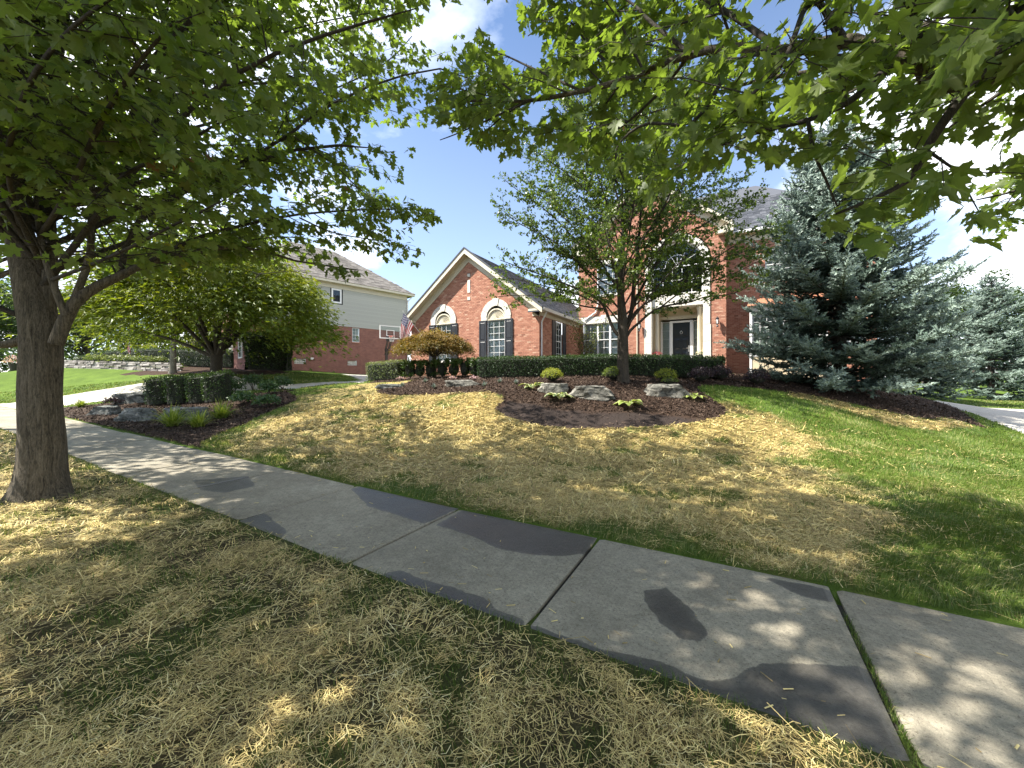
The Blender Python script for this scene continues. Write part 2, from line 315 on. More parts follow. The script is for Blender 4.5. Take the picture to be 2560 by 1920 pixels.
M['bark'] = barkmat('maple_bark', (0.020, 0.017, 0.012), (0.165, 0.138, 0.100), 1.0, 0.10, 26)
M['bark_dark'] = barkmat('branch_bark', (0.016, 0.014, 0.012), (0.075, 0.065, 0.052), 0.5, 0.6, 40)
M['bark_pear'] = barkmat('pear_bark', (0.018, 0.015, 0.012), (0.075, 0.062, 0.048), 0.8, 0.3, 26)
M['bark_light'] = barkmat('pale_bark', (0.08, 0.07, 0.058), (0.22, 0.20, 0.165), 0.6)
M['straw'] = tonemat('straw', [(0, (0.12, 0.085, 0.04)), (0.3, (0.36, 0.265, 0.10)), (0.6, (0.62, 0.485, 0.185)), (0.85, (0.76, 0.62, 0.26)), (1, (0.80, 0.69, 0.37))], 0.6, 0, 30, 0.4)
M['grass'] = leafmat('grass_blade', [(0, (0.035, 0.065, 0.012)), (0.5, (0.078, 0.128, 0.022)), (0.85, (0.135, 0.19, 0.036)), (1, (0.33, 0.31, 0.13))], 0.3, 0.45, (1.2, 1.2, 0.6))
M['chip'] = tonemat('bark_chip', [(0, (0.022, 0.013, 0.009)), (0.5, (0.066, 0.042, 0.029)), (0.85, (0.13, 0.088, 0.062)), (1, (0.26, 0.19, 0.14))], 0.85)
def groundmat():
    m, t, b = newmat('lawn_ground'); v = geopos(t)
    n = noise(t, 9, 8, 0.7, v); n2 = noise(t, 70, 4, 0.7, v); n3 = noise(t, 1.1, 5, 0.6, v)
    soil = ramp(t, [(0.3, (0.018, 0.014, 0.010)), (0.7, (0.06, 0.047, 0.033))], n.outputs[0]).outputs[0]
    st = ramp(t, [(0.25, (0.07, 0.052, 0.025)), (0.5, (0.32, 0.25, 0.095)), (0.75, (0.60, 0.48, 0.19))], n2.outputs[0]).outputs[0]
    gr = ramp(t, [(0.25, (0.040, 0.072, 0.012)), (0.5, (0.085, 0.14, 0.022)), (0.78, (0.14, 0.20, 0.036))], n2.outputs[0]).outputs[0]
    gr = mixc(t, 0.5, gr, ramp(t, [(0.35, (0.55, 0.55, 0.5)), (0.65, (1.35, 1.25, 1.1))], n3.outputs[0]).outputs[0], 'MULTIPLY')
    a = mixc(t, attr(t, 'grass'), soil, gr); c = mixc(t, attr(t, 'straw'), a, st)
    t.links.new(c, b.inputs['Base Color']); b.inputs['Roughness'].default_value = 0.95; b.inputs['Specular IOR Level'].default_value = 0.1
    bump(t, b, n2.outputs[0], 0.7, 0.03); return m
M['ground'] = groundmat()
def mulchmat():
    m, t, b = newmat('mulch_ground'); v = geopos(t); n = noise(t, 45, 6, 0.75, v, 0.5); n2 = noise(t, 90, 4, 0.7, v)
    mu = ramp(t, [(0.3, (0.016, 0.010, 0.008)), (0.55, (0.062, 0.040, 0.028)), (0.75, (0.135, 0.09, 0.064))], n.outputs[0]).outputs[0]
    so = ramp(t, [(0.3, (0.020, 0.015, 0.013)), (0.7, (0.060, 0.046, 0.040))], n2.outputs[0]).outputs[0]
    c = mixc(t, attr(t, 'soil'), mu, so); t.links.new(c, b.inputs['Base Color']); b.inputs['Roughness'].default_value = 0.95; b.inputs['Specular IOR Level'].default_value = 0.1
    bump(t, b, n.outputs[0], 0.9, 0.04); return m
M['mulch'] = mulchmat()
def concrete(name, lo, hi, wet=False):
    m, t, b = newmat(name); v = geopos(t); n = noise(t, 1.7, 8, 0.68, v, 0.4); n2 = noise(t, 190, 3, 0.8, v); n3 = noise(t, 0.5, 4, 0.6, v); n5 = noise(t, 38, 4, 0.7, v)
    r = ramp(t, [(0.32, lo), (0.68, hi)], n.outputs[0]).outputs[0]; n6 = noise(t, 11, 6, 0.7, v, 0.5); c = mixc(t, 0.7, r, n2.outputs[0], 'OVERLAY'); c = mixc(t, 0.5, c, n3.outputs[0], 'OVERLAY'); c = mixc(t, 0.6, c, n5.outputs[0], 'OVERLAY'); c = mixc(t, 0.45, c, n6.outputs[0], 'OVERLAY')
    sp = noise(t, 75, 2, 0.5, v); pit = ramp(t, [(0.0, (1, 1, 1)), (0.60, (1, 1, 1)), (0.70, (0.40, 0.38, 0.35))], sp.outputs[0]); c = mixc(t, 0.8, c, pit.outputs[0], 'MULTIPLY')
    b.inputs['Roughness'].default_value = 0.85
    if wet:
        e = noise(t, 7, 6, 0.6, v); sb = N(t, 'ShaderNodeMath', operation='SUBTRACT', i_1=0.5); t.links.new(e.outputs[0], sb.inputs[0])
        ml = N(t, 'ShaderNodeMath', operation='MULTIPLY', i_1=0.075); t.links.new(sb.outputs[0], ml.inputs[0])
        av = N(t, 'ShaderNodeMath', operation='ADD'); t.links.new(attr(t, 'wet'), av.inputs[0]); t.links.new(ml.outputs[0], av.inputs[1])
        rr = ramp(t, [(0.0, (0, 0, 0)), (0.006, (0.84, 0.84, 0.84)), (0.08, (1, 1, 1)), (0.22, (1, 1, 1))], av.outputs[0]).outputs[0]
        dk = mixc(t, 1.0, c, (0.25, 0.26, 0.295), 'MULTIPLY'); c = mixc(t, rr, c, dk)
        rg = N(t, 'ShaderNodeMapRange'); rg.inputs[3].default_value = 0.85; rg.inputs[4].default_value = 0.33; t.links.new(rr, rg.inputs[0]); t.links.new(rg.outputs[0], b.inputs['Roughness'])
    t.links.new(c, b.inputs['Base Color']); b.inputs['Specular IOR Level'].default_value = 0.4
    bump(t, b, mixc(t, 0.5, n2.outputs[0], n5.outputs[0]), 0.5, 0.008); return m
M['concrete'] = concrete('sidewalk_concrete', (0.205, 0.182, 0.136), (0.315, 0.283, 0.215), True)
M['drive'] = concrete('driveway_concrete', (0.38, 0.35, 0.30), (0.48, 0.45, 0.39))
def glassmat():
    m, t, b = newmat('window_glass'); t.nodes.remove(b)
    g1 = N(t, 'ShaderNodeBsdfGlossy', i_Roughness=0.02); g1.inputs[0].default_value = (0.9, 0.95, 1, 1); tr = N(t, 'ShaderNodeBsdfTransparent'); tr.inputs[0].default_value = (0.90, 0.93, 0.92, 1)
    fr = N(t, 'ShaderNodeFresnel', i_IOR=1.42); mx = N(t, 'ShaderNodeMixShader'); t.links.new(fr.outputs[0], mx.inputs[0]); t.links.new(tr.outputs[0], mx.inputs[1]); t.links.new(g1.outputs[0], mx.inputs[2])
    t.links.new(mx.outputs[0], t.nodes['Material Output'].inputs[0]); return m
M['glass'] = glassmat()
def nbrick():
    m, t, b = newmat('far_brickwork'); c = N(t, 'ShaderNodeTexCoord')
    sp = N(t, 'ShaderNodeSeparateXYZ'); t.links.new(c.outputs['Object'], sp.inputs[0]); cb = N(t, 'ShaderNodeCombineXYZ'); t.links.new(sp.outputs[0], cb.inputs[0]); t.links.new(sp.outputs[2], cb.inputs[1])
    k = N(t, 'ShaderNodeTexBrick', i_Scale=1.0); k.inputs['Brick Width'].default_value = 0.21; k.inputs['Row Height'].default_value = 0.078; k.inputs['Mortar Size'].default_value = 0.006
    k.inputs['Color1'].default_value = (0.24, 0.095, 0.07, 1); k.inputs['Color2'].default_value = (0.17, 0.065, 0.05, 1); k.inputs['Mortar'].default_value = (0.30, 0.20, 0.16, 1)
    t.links.new(cb.outputs[0], k.inputs['Vector']); n = noise(t, 3, 5, 0.6, geopos(t)); cc_ = mixc(t, 0.3, k.outputs[0], n.outputs[0], 'OVERLAY'); t.links.new(cc_, b.inputs['Base Color']); b.inputs['Roughness'].default_value = 0.9
    bump(t, b, k.outputs[1], -0.4, 0.01); return m
M['far_brick'] = nbrick()
# ------------------------------------------------------------------ ground: one grid, its faces shared out between lawn, beds and driveways
def axis(parts):
    o = []
    for a, b, st in parts: o += list(np.arange(a, b - 1e-9, st))
    return np.array(o + [parts[-1][1]])
gx = axis([(-400,-120,40),(-120,-60,8),(-60,-34,1.2),(-34,-20,0.25),(-20,-6,0.14),(-6,4,0.10),(4,10,0.15),(10,24,0.5),(24,60,3),(60,400,40)])
gy = axis([(-14,-3,1),(-3,SWN-0.02,0.11),(SWN-0.02,SWF+0.02,0.4),(SWF+0.02,9,0.09),(9,14,0.10),(14,26,0.28),(26,44,0.8),(44,100,5),(100,420,40)])
GX, GY = np.meshgrid(gx, gy); GZ = height(GX, GY)
in_sw = (GY > SWN - 0.001) & (GY < SWF + 0.001); GZ = np.where(in_sw, GZ - 0.05, GZ)
bed_px = [(943,984),(985,990),(1060,988),(1150,982),(1225,982),(1257,990),(1252,1005),(1238,1022),(1262,1042),(1310,1056),(1370,1066),(1440,1071),(1540,1070),(1640,1066),(1720,1059),(1790,1046),(1815,1035),(1816,1022),(1790,1003),(1765,985),(1747,975),(1742,966),
          (1765,962),(1850,967),(1960,979),(2050,992),(2150,1014),(2250,1036),(2330,1049),(2372,1046)]
main_bed = pxpoly(bed_px) + [(6.0,15.2),(6.6,18.5),(6.5,24.2),(0.2,24.2),(0.2,22.9),(-8.1,22.9),(-8.1,17.2),(-16.7,17.2)] + pxpoly([(915,958),(1000,954),(1045,949),(1003,961),(957,968),(942,977)])
left_bed = [(-24.5,SWF+0.03),(-23.8,4.6),(-22.0,6.2)] + pxpoly([(240,1012),(330,996),(395,1002),(560,985),(640,968),(735,986),(745,999),(700,1022),(640,1045),(560,1077),(520,1098)]) + [tuple(pix(560,1118)[:2])] + [(-9.6,SWF+0.03)]
lb = pxpoly([(720,1003),(650,1040),(570,1076),(500,1108)])
left_bed = [(-23.5,SWF+0.03),(-23.0,4.9),(-21.5,6.4),(-19.5,7.6),(-16.5,8.4),(-14.4,8.9)] + pxpoly([(690,975),(738,988),(742,1001)]) + lb[1:] + [(lb[-1][0] + 0.7, SWF + 0.03)]
acer_bed = pxpoly([(300,938),(380,923),(470,916),(560,915),(640,918),(700,926),(720,934),(640,938),(560,935),(430,936)])
d_near = pxpoly([(740,972),(830,961),(905,957)])
drive_left = [(-31.5,SWF+0.02),(-24.2,SWF+0.02),(-23.8,5.0),(-22.2,6.8),(-19.8,8.4),(-17.5,9.6)] + d_near + [(-17.4,15),(-18,24),(-24,24),(-23.4,17.5)] + pxpoly([(905,951),(830,954),(740,960),(650,968)]) + [(-21.2,10.8),(-24.0,10.4),(-27.5,9.2)]
drive_right = pxpoly([(2322,1006),(2420,1030),(2500,1058),(2560,1083)]) + [(6.4,7.5),(6.0,SWF+0.02),(12.6,SWF+0.02),(13.2,15),(14,26),(9.6,27.2)]
fx = (GX[:-1, :-1] + GX[1:, 1:]) / 2; fy = (GY[:-1, :-1] + GY[1:, 1:]) / 2
wob = (vnoise(fx, fy, 0.35, 3) - 0.5) * 0.14; wob2 = (vnoise(fx, fy, 0.35, 5) - 0.5) * 0.14
zone = np.zeros(fx.shape, int)                             # 0 lawn 1 bed 2 driveway
for P_ in (main_bed, left_bed, acer_bed): zone[pip(P_, fx + wob, fy + wob2)] = 1
for P_ in (drive_left, drive_right): zone[pip(P_, fx, fy) & (zone == 0)] = 2
def zone_of(X, Y):
    z = np.zeros(X.shape, int)
    for P_ in (main_bed, left_bed, acer_bed): z[pip(P_, X, Y)] = 1
    for P_ in (drive_left, drive_right): z[pip(P_, X, Y) & (z == 0)] = 2
    z[(Y > SWN - 0.02) & (Y < SWF + 0.02)] = 3
    return z
straw_poly = pxpoly([(560,1127),(640,1060),(735,1022),(760,988),(900,960),(1050,947),(1260,985),(1500,1040),(1800,1003),(1850,1022),(2005,1072),(2050,1120),(1990,1160),(2060,1215),(2142,1248),(2205,1330),(2170,1425),(2060,1420),(1880,1385),(1493,1312),(1151,1240),(897,1187),(700,1143)])
strip_poly = pxpoly([(1965,976),(2080,994),(2200,1026),(2330,1051),(2420,1046),(2445,1060),(2350,1078),(2230,1064),(2110,1025),(1985,992)])
def straw_mask(X, Y):
    s = sstep(-0.45, 0.45, sdist(straw_poly, X, Y) + (fbm(X, Y, 0.45, 2) - 0.5) * 1.3)
    s = np.maximum(s, 0.8 * sstep(-0.1, 0.12, sdist(strip_poly, X, Y) + (fbm(X, Y, 0.4, 6) - 0.5) * 0.5))
    s = s * (1 - 0.75 * sstep(0.60, 0.72, fbm(X, Y, 0.5, 4)))          # green clumps left bare in the straw
    verge = sstep(SWN + 0.02, SWN - 0.16, Y) * (1 - 0.75 * sstep(0.57, 0.70, fbm(X, Y, 0.30, 8))) * (0.28 + 0.72 * sstep(0.38, 0.58, fbm(X, Y, 0.38, 12)))
    return np.where(Y < SWN, verge, s)
def grass_mask(X, Y):
    s = straw_mask(X, Y); g_ = 1 - s
    v = sstep(0.50, 0.64, fbm(X, Y, 0.30, 8)) * 0.85 + 0.25 * sstep(0.4, 0.6, fbm(X, Y, 0.5, 33)) + 0.7 * sstep(SWN - 0.16, SWN - 0.04, Y)
    return np.where(Y < SWN, np.clip(v, 0, 1), g_)
zone_s = straw_mask(GX, GY).ravel(); zone_g = grass_mask(GX, GY).ravel()
zone_s = np.where(GY.ravel() < SWN, zone_s * .35, zone_s); zone_g = np.where(GY.ravel() < SWN, zone_g * .3, zone_g)
far = (GY.ravel() > 30) | (GX.ravel() < -24)
soil_poly = pxpoly([(1238,1022),(1262,1042),(1310,1056),(1370,1066),(1440,1071),(1540,1070),(1640,1066),(1720,1059),(1772,1049),(1700,1040),(1600,1030),(1500,1030),(1400,1024),(1330,1010),(1270,1000)])
soil_v = sstep(-0.08, 0.12, sdist(soil_poly, GX.ravel(), GY.ravel()) + (fbm(GX.ravel(), GY.ravel(), 0.3) - 0.5) * 0.3)
ny, nx = GX.shape; idx = np.arange(ny * nx).reshape(ny, nx)
quads = np.stack([idx[:-1, :-1], idx[:-1, 1:], idx[1:, 1:], idx[1:, :-1]], -1)
GV = np.stack([GX.ravel(), GY.ravel(), GZ.ravel()], 1)
def submesh(name, fm, **va):
    fsel = quads[fm]; used, inv = np.unique(fsel.ravel(), return_inverse=True)
    return mesh_np(name, GV[used], [inv.reshape(-1, 4)], smooth=True, vattr={k: v[used] for k, v in va.items()})
link('lawn', submesh('lawn', zone == 0, straw=zone_s, grass=zone_g), None, M['ground'], kind='structure')
link('mulch_bed', submesh('mulch_bed', zone == 1, soil=soil_v), None, M['mulch'], kind='structure')
link('driveway', submesh('driveway', zone == 2), None, M['drive'], kind='structure')

# ------------------------------------------------------------------ sidewalk: slabs on a sunken bed
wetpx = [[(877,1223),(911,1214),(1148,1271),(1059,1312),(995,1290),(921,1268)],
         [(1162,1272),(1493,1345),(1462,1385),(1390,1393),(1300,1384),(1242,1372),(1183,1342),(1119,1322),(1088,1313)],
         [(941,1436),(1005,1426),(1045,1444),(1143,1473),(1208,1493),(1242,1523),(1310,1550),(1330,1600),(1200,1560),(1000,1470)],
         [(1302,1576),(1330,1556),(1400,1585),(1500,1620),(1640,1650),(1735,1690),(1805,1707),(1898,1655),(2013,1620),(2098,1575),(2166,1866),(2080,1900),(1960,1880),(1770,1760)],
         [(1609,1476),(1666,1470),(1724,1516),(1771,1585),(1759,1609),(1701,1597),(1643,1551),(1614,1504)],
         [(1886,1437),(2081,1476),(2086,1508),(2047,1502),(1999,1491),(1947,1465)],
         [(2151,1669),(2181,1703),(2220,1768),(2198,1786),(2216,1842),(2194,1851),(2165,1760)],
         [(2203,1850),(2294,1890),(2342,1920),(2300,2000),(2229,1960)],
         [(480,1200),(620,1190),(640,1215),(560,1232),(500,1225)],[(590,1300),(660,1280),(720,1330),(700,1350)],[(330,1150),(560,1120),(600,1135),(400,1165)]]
def flat(px, py):
    r = ray(px, py); k = 1.0
    for _ in range(6): k = (float(s_h(np.array(r[0] * k))) - CAMH) / r[2]
    return (r[0] * k, r[1] * k)
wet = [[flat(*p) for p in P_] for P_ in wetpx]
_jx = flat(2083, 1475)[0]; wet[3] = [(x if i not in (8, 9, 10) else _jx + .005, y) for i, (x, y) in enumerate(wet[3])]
sw = MB()
xs_ = [-60, -19, -3, 6.0]
for a, b in zip(xs_[:-1], xs_[1:]): pass
swv = []; swf = []
sxs = np.arange(-46, 13.1, 0.5)
for x in sxs:
    h_ = float(s_h(np.array(x))); swv += [(x, SWN, h_ - 0.03), (x, SWF, h_ - 0.03)]
swf = np.array([(2 * i, 2 * i + 2, 2 * i + 3, 2 * i + 1) for i in range(len(sxs) - 1)])
side = link('sidewalk', mesh_np('sidewalk', np.array(swv), [swf]), None, plain('joint_soil', (0.035, 0.03, 0.024), 0.95, 0.3, 40), kind='structure')
joints = [flat(*p)[0] for p in [(2083,1475),(1493,1348),(1151,1271),(897,1213)]]
pitch = 1.72; jx = sorted(joints)
while jx[0] > -44: jx.insert(0, jx[0] - pitch)
while jx[-1] < 11: jx.append(jx[-1] + pitch)
for a, b in zip(jx[:-1], jx[1:]):
    near = a > -9; n1 = 44 if near else 6; n2 = 40 if near else 5; gap = 0.011 if abs(b - joints[0]) > 0.1 and abs(a - joints[0]) > 0.1 else 0.02
    x = np.linspace(a + gap, b - gap, n1); y = np.linspace(SWN, SWF, n2)
    tilt = rng.normal(0, 0.002, 2)
    X, Y = np.meshgrid(x, y); Z = s_h(X) + tilt[0] * (X - a) + tilt[1] * (Y - SWN)
    ed = np.minimum(np.minimum(X - x[0], x[-1] - X), np.minimum(Y - y[0], y[-1] - Y)); Z = Z - 0.008 * np.clip(1 - ed / 0.03, 0, 1) ** 2
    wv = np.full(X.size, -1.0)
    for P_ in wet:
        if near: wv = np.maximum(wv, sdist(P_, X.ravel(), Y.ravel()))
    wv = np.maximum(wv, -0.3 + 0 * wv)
    id_ = np.arange(X.size).reshape(X.shape); qd = np.stack([id_[:-1, :-1], id_[:-1, 1:], id_[1:, 1:], id_[1:, :-1]], -1).reshape(-1, 4)
    V = np.stack([X.ravel(), Y.ravel(), Z.ravel()], 1)
    ring = np.concatenate([id_[0], id_[1:, -1], id_[-1, -2::-1], id_[-2:0:-1, 0]]); nb = len(V)
    V2 = V[ring] - np.array([0, 0, 0.05]); V = np.vstack([V, V2]); m_ = len(ring)
    sk = np.array([(ring[(i + 1) % m_], ring[i], nb + i, nb + (i + 1) % m_) for i in range(m_)])
    link('slab', mesh_np('slab', V, [np.vstack([qd, sk])], smooth=False, vattr={'wet': np.concatenate([wv, wv[ring]])}), side, M['concrete'])

# ------------------------------------------------------------------ scattered ground cover: straw, grass, bark chips
def sample(d0, d1, dens, tmax=1.55):
    A = tmax * (d1 * d1 - d0 * d0); n = int(A * dens)
    d = np.sqrt(rng.uniform(d0 * d0, d1 * d1, n)); t = rng.uniform(-tmax, tmax, n)
    return -SN * d + t * d * CS, CS * d + t * d * SN, d
def strips(X, Y, Z, L, Wd, az, tilt, tone, roof=False):
    n = len(X); c, s = np.cos(az), np.sin(az); ct, st_ = np.cos(tilt), np.sin(tilt)
    D = np.stack([c * ct, s * ct, st_], 1) * (L / 2)[:, None]; Pn = np.stack([-s, c, np.zeros(n)], 1) * (Wd / 2)[:, None]; P0 = np.stack([X, Y, Z], 1)
    if roof == 'bent':                                      # a kinked stem: two pieces meeting at a raised or sideways knee
        kn = P0 + Pn * rng.normal(0, 9, n)[:, None] * (L / .05)[:, None] + np.array([0, 0, 1.0]) * (L * rng.uniform(-.02, .14, n))[:, None] + D * rng.uniform(-.3, .3, n)[:, None]
        V = np.stack([P0 - D - Pn, P0 - D + Pn, kn - Pn, kn + Pn, P0 + D - Pn * .7, P0 + D + Pn * .7], 1).reshape(-1, 3); b = np.arange(n) * 6
        return V, np.concatenate([np.stack([b, b + 2, b + 3, b + 1], 1), np.stack([b + 2, b + 4, b + 5, b + 3], 1)]), np.concatenate([tone, tone])
    if roof:
        up = np.array([0, 0, 1.0]) * (Wd * 0.5)[:, None]
        V = np.stack([P0 - D - Pn, P0 + D - Pn, P0 - D + up, P0 + D + up, P0 - D + Pn, P0 + D + Pn], 1).reshape(-1, 3)
        b = np.arange(n) * 6; f = np.concatenate([np.stack([b, b + 1, b + 3, b + 2], 1), np.stack([b + 2, b + 3, b + 5, b + 4], 1)]); return V, f, np.concatenate([tone, tone])
    V = np.stack([P0 - D - Pn, P0 + D - Pn, P0 + D + Pn, P0 - D + Pn], 1).reshape(-1, 3); b = np.arange(n) * 4
    return V, np.stack([b, b + 1, b + 2, b + 3], 1), tone
def patch(x0, x1, y0, y1, dens):                           # ground just outside the picture's edges, thinner
    n = int((x1 - x0) * (y1 - y0) * dens); X = rng.uniform(x0, x1, n); Y = rng.uniform(y0, y1, n); d = -SN * X + CS * Y; t = (CS * X + SN * Y) / np.where(np.abs(d) < .01, .01, d)
    k = (d < 0.9) | (np.abs(t) > 1.55); return X[k], Y[k], d[k]
SV, SF, ST = [], [], []
nv = 0
for d0, d1, dens, L, Wd, rf in [(0.9,2.2,8200,0.048,0.0027,'bent'),(2.2,3.6,5600,0.052,0.0032,False),(3.6,5.5,3200,0.062,0.0045,False),(5.5,8.5,1350,0.078,0.0083,False),(8.5,12.5,720,0.10,0.0125,False),(-1,0,0,0.055,0.0036,False)]:
    X, Y, d = patch(-5.5, 4.5, -2.2, SWN, 1900) if d0 < 0 else sample(d0, d1, dens); s = straw_mask(X, Y); z = zone_of(X, Y)
    k = (z == 0) & (rng.random(len(X)) < s * 0.95 + 0.05 * (Y < 12)); X, Y = X[k], Y[k]; n = len(X)
    l = L * np.exp(rng.normal(0, 0.55, n)); az = fbm(X, Y, 0.35, 20) * 12 + rng.normal(0, 0.9, n)
    Zg = height(X, Y) + 0.004 + 0.028 * rng.random(n) ** 1.5; ti = rng.normal(0.0, 0.16, n)
    V, f, t = strips(X, Y, Zg + np.abs(np.sin(ti)) * l * 0.35, l, Wd * rng.uniform(0.6, 1.5, n), az, ti, np.clip(rng.beta(1.7, 1.5, n) + 0.35 * (fbm(X, Y, 0.6, 60) - 0.5), 0, 1), rf)
    SV.append(V); SF.append(f + nv); ST.append(t); nv += len(V)
link('straw', mesh_np('straw', np.vstack(SV), [np.vstack(SF)], np.concatenate(ST)), None, M['straw'], kind='stuff', label='dry pale straw strewn over the reseeded lawn')
def blades(X, Y, Z, Hh, Wd, lean, laz, tone):
    n = len(X); faz = rng.uniform(0, 2 * np.pi, n); P0 = np.stack([X, Y, Z], 1); w = np.stack([np.cos(faz), np.sin(faz), 0 * faz], 1) * (Wd / 2)[:, None]
    dr = np.stack([np.cos(laz), np.sin(laz), 0 * laz], 1)
    P1 = P0 + dr * (Hh * lean * 0.3)[:, None] + np.array([0, 0, 1]) * (Hh * 0.62)[:, None]
    P2 = P0 + dr * (Hh * lean)[:, None] + np.array([0, 0, 1]) * (Hh * np.sqrt(np.clip(1 - lean ** 2 * 0.8, 0.05, 1)))[:, None]
    V = np.stack([P0 - w, P0 + w, P1 - w * 0.8, P1 + w * 0.8, P2], 1).reshape(-1, 3); b = np.arange(n) * 5
    return V, np.stack([b, b + 1, b + 3, b + 2], 1), np.stack([b + 2, b + 3, b + 4], 1), tone
BV, B4, B3, BT4 = [], [], [], []; nv = 0
for d0, d1, dens, hh, Wd, tm in [(0.9,2.4,5000,0.055,0.0028,1.55),(2.4,4.2,3900,0.065,0.0037,1.55),(4.2,6.5,2100,0.065,0.0058,1.55),(6.5,10,980,0.065,0.0095,1.55),(-1,0,0,0.06,0.004,1),(-2,0,0,0.065,0.009,1),(10,14.5,420,0.065,0.014,1.5),(14.5,24,130,0.06,0.024,1.45)]:
    X, Y, d = patch(-5.5, 4.5, -2.2, SWN, 700) if d0 == -1 else patch(.5, 9, SWF, 13, 650) if d0 == -2 else sample(d0, d1, dens, tm); gm = grass_mask(X, Y); z = zone_of(X, Y)
    edge = (Y > SWF) & (Y < SWF + 0.28) & (X < 4)
    k = (z == 0) & (rng.random(len(X)) < np.maximum(gm * np.where(Y < SWN, 0.55, 1.0), 0.12)); X, Y, gm = X[k], Y[k], gm[k]; n = len(X)
    h_ = hh * rng.uniform(0.5, 1.3, n) * (0.75 + 0.6 * fbm(X, Y, 0.7, 15)); laz = fbm(X, Y, 0.9, 30) * 11 + rng.normal(0, 0.7, n)
    tone = np.clip(0.45 * rng.random(n) + 0.75 * fbm(X, Y, 1.3, 40) - 0.02, 0, 0.9); tone = np.where(rng.random(n) < 0.10 + 0.35 * sstep(0.48, 0.68, fbm(X, Y, 1.5, 44)), 1.0, tone)
    V, f4, f3, t = blades(X, Y, height(X, Y) - 0.004, h_, Wd * rng.uniform(0.7, 1.4, n), rng.uniform(0.35, 0.98, n), laz, tone)
    BV.append(V); B4.append(f4 + nv); B3.append(f3 + nv); BT4.append(t); nv += len(V)
# blades leaning over the slab edges and growing in the open joint
n = 5200; X = rng.uniform(-15, 4.5, n); farside = rng.random(n) < .55; Y = np.where(farside, SWF + rng.uniform(0, .05, n), SWN - rng.uniform(0, .05, n)); az_ = np.where(farside, -np.pi / 2, np.pi / 2) + rng.normal(0, .8, n)
k = fbm(X, Y * 0, .5, 70) > .40; X, Y, az_ = X[k], Y[k], az_[k]; n = len(X)
V, f4, f3, t = blades(X, Y, height(X, Y) - .01, rng.uniform(.03, .085, n), rng.uniform(.002, .0045, n), rng.uniform(.5, 1.0, n), az_, np.clip(rng.normal(.45, .22, n), 0, .9)); BV.append(V); B4.append(f4 + nv); B3.append(f3 + nv); BT4.append(t); nv += len(V)
n = 420; Y = SWN + (SWF - SWN) * rng.beta(1.2, 2.2, n); X = flat(2083, 1475)[0] + rng.normal(0, .006, n); k = vnoise(Y, Y * 0, .16, 3) > .42; X, Y = X[k], Y[k]; n = len(X)
V, f4, f3, t = blades(X, Y, np.full(n, -.025), rng.uniform(.03, .07, n), rng.uniform(.002, .004, n), rng.uniform(.3, 1.0, n), rng.uniform(0, 6.3, n), np.clip(rng.normal(.5, .25, n), 0, 1)); BV.append(V); B4.append(f4 + nv); B3.append(f3 + nv); BT4.append(t); nv += len(V)
link('grass', mesh_np('grass', np.vstack(BV), [np.vstack(B4), np.vstack(B3)], np.concatenate(BT4 + BT4)), None, M['grass'], kind='stuff', label='green grass blades of the lawn and verge')
CV, CF, CT = [], [], []; nv = 0
for d0, d1, dens, L in [(5,9.5,900,0.045),(9.5,13,650,0.06),(13,17,220,0.08)]:
    X, Y, d = sample(d0, d1, dens, 1.3); z = zone_of(X, Y); inS = sdist(soil_poly, X, Y) > 0
    k = (z == 1) & ~(inS & (rng.random(len(X)) < 0.9)); X, Y = X[k], Y[k]; n = len(X)
    V, f, t = strips(X, Y, height(X, Y) + 0.008 + 0.02 * rng.random(n), L * rng.uniform(0.5, 1.6, n), L * 0.32 * rng.uniform(0.5, 1.4, n), rng.uniform(0, 6.3, n), rng.normal(0, 0.35, n), rng.beta(1.6, 2.2, n), d0 < 9)
    CV.append(V); CF.append(f + nv); CT.append(t); nv += len(V)
link('mulch_chips', mesh_np('mulch_chips', np.vstack(CV), [np.vstack(CF)], np.concatenate(CT)), None, M['chip'], kind='stuff', label='dark shredded bark mulch chips on the planting beds')

n = 260; X = rng.uniform(-9, 4, n); Y = np.where(rng.random(n) < .5, SWN + rng.beta(1, 4, n) * .8, rng.uniform(SWN, SWF, n)); V, f, t = strips(X, Y, s_h(X) + .006, rng.uniform(.01, .07, n), rng.uniform(.002, .008, n), rng.uniform(0, 6.3, n), rng.normal(0, .06, n), rng.beta(1.5, 1.5, n), True)
link('debris', mesh_np('debris', V, [f], t), None, M['straw'], kind='stuff', label='stray straw and grit on the sidewalk slabs')

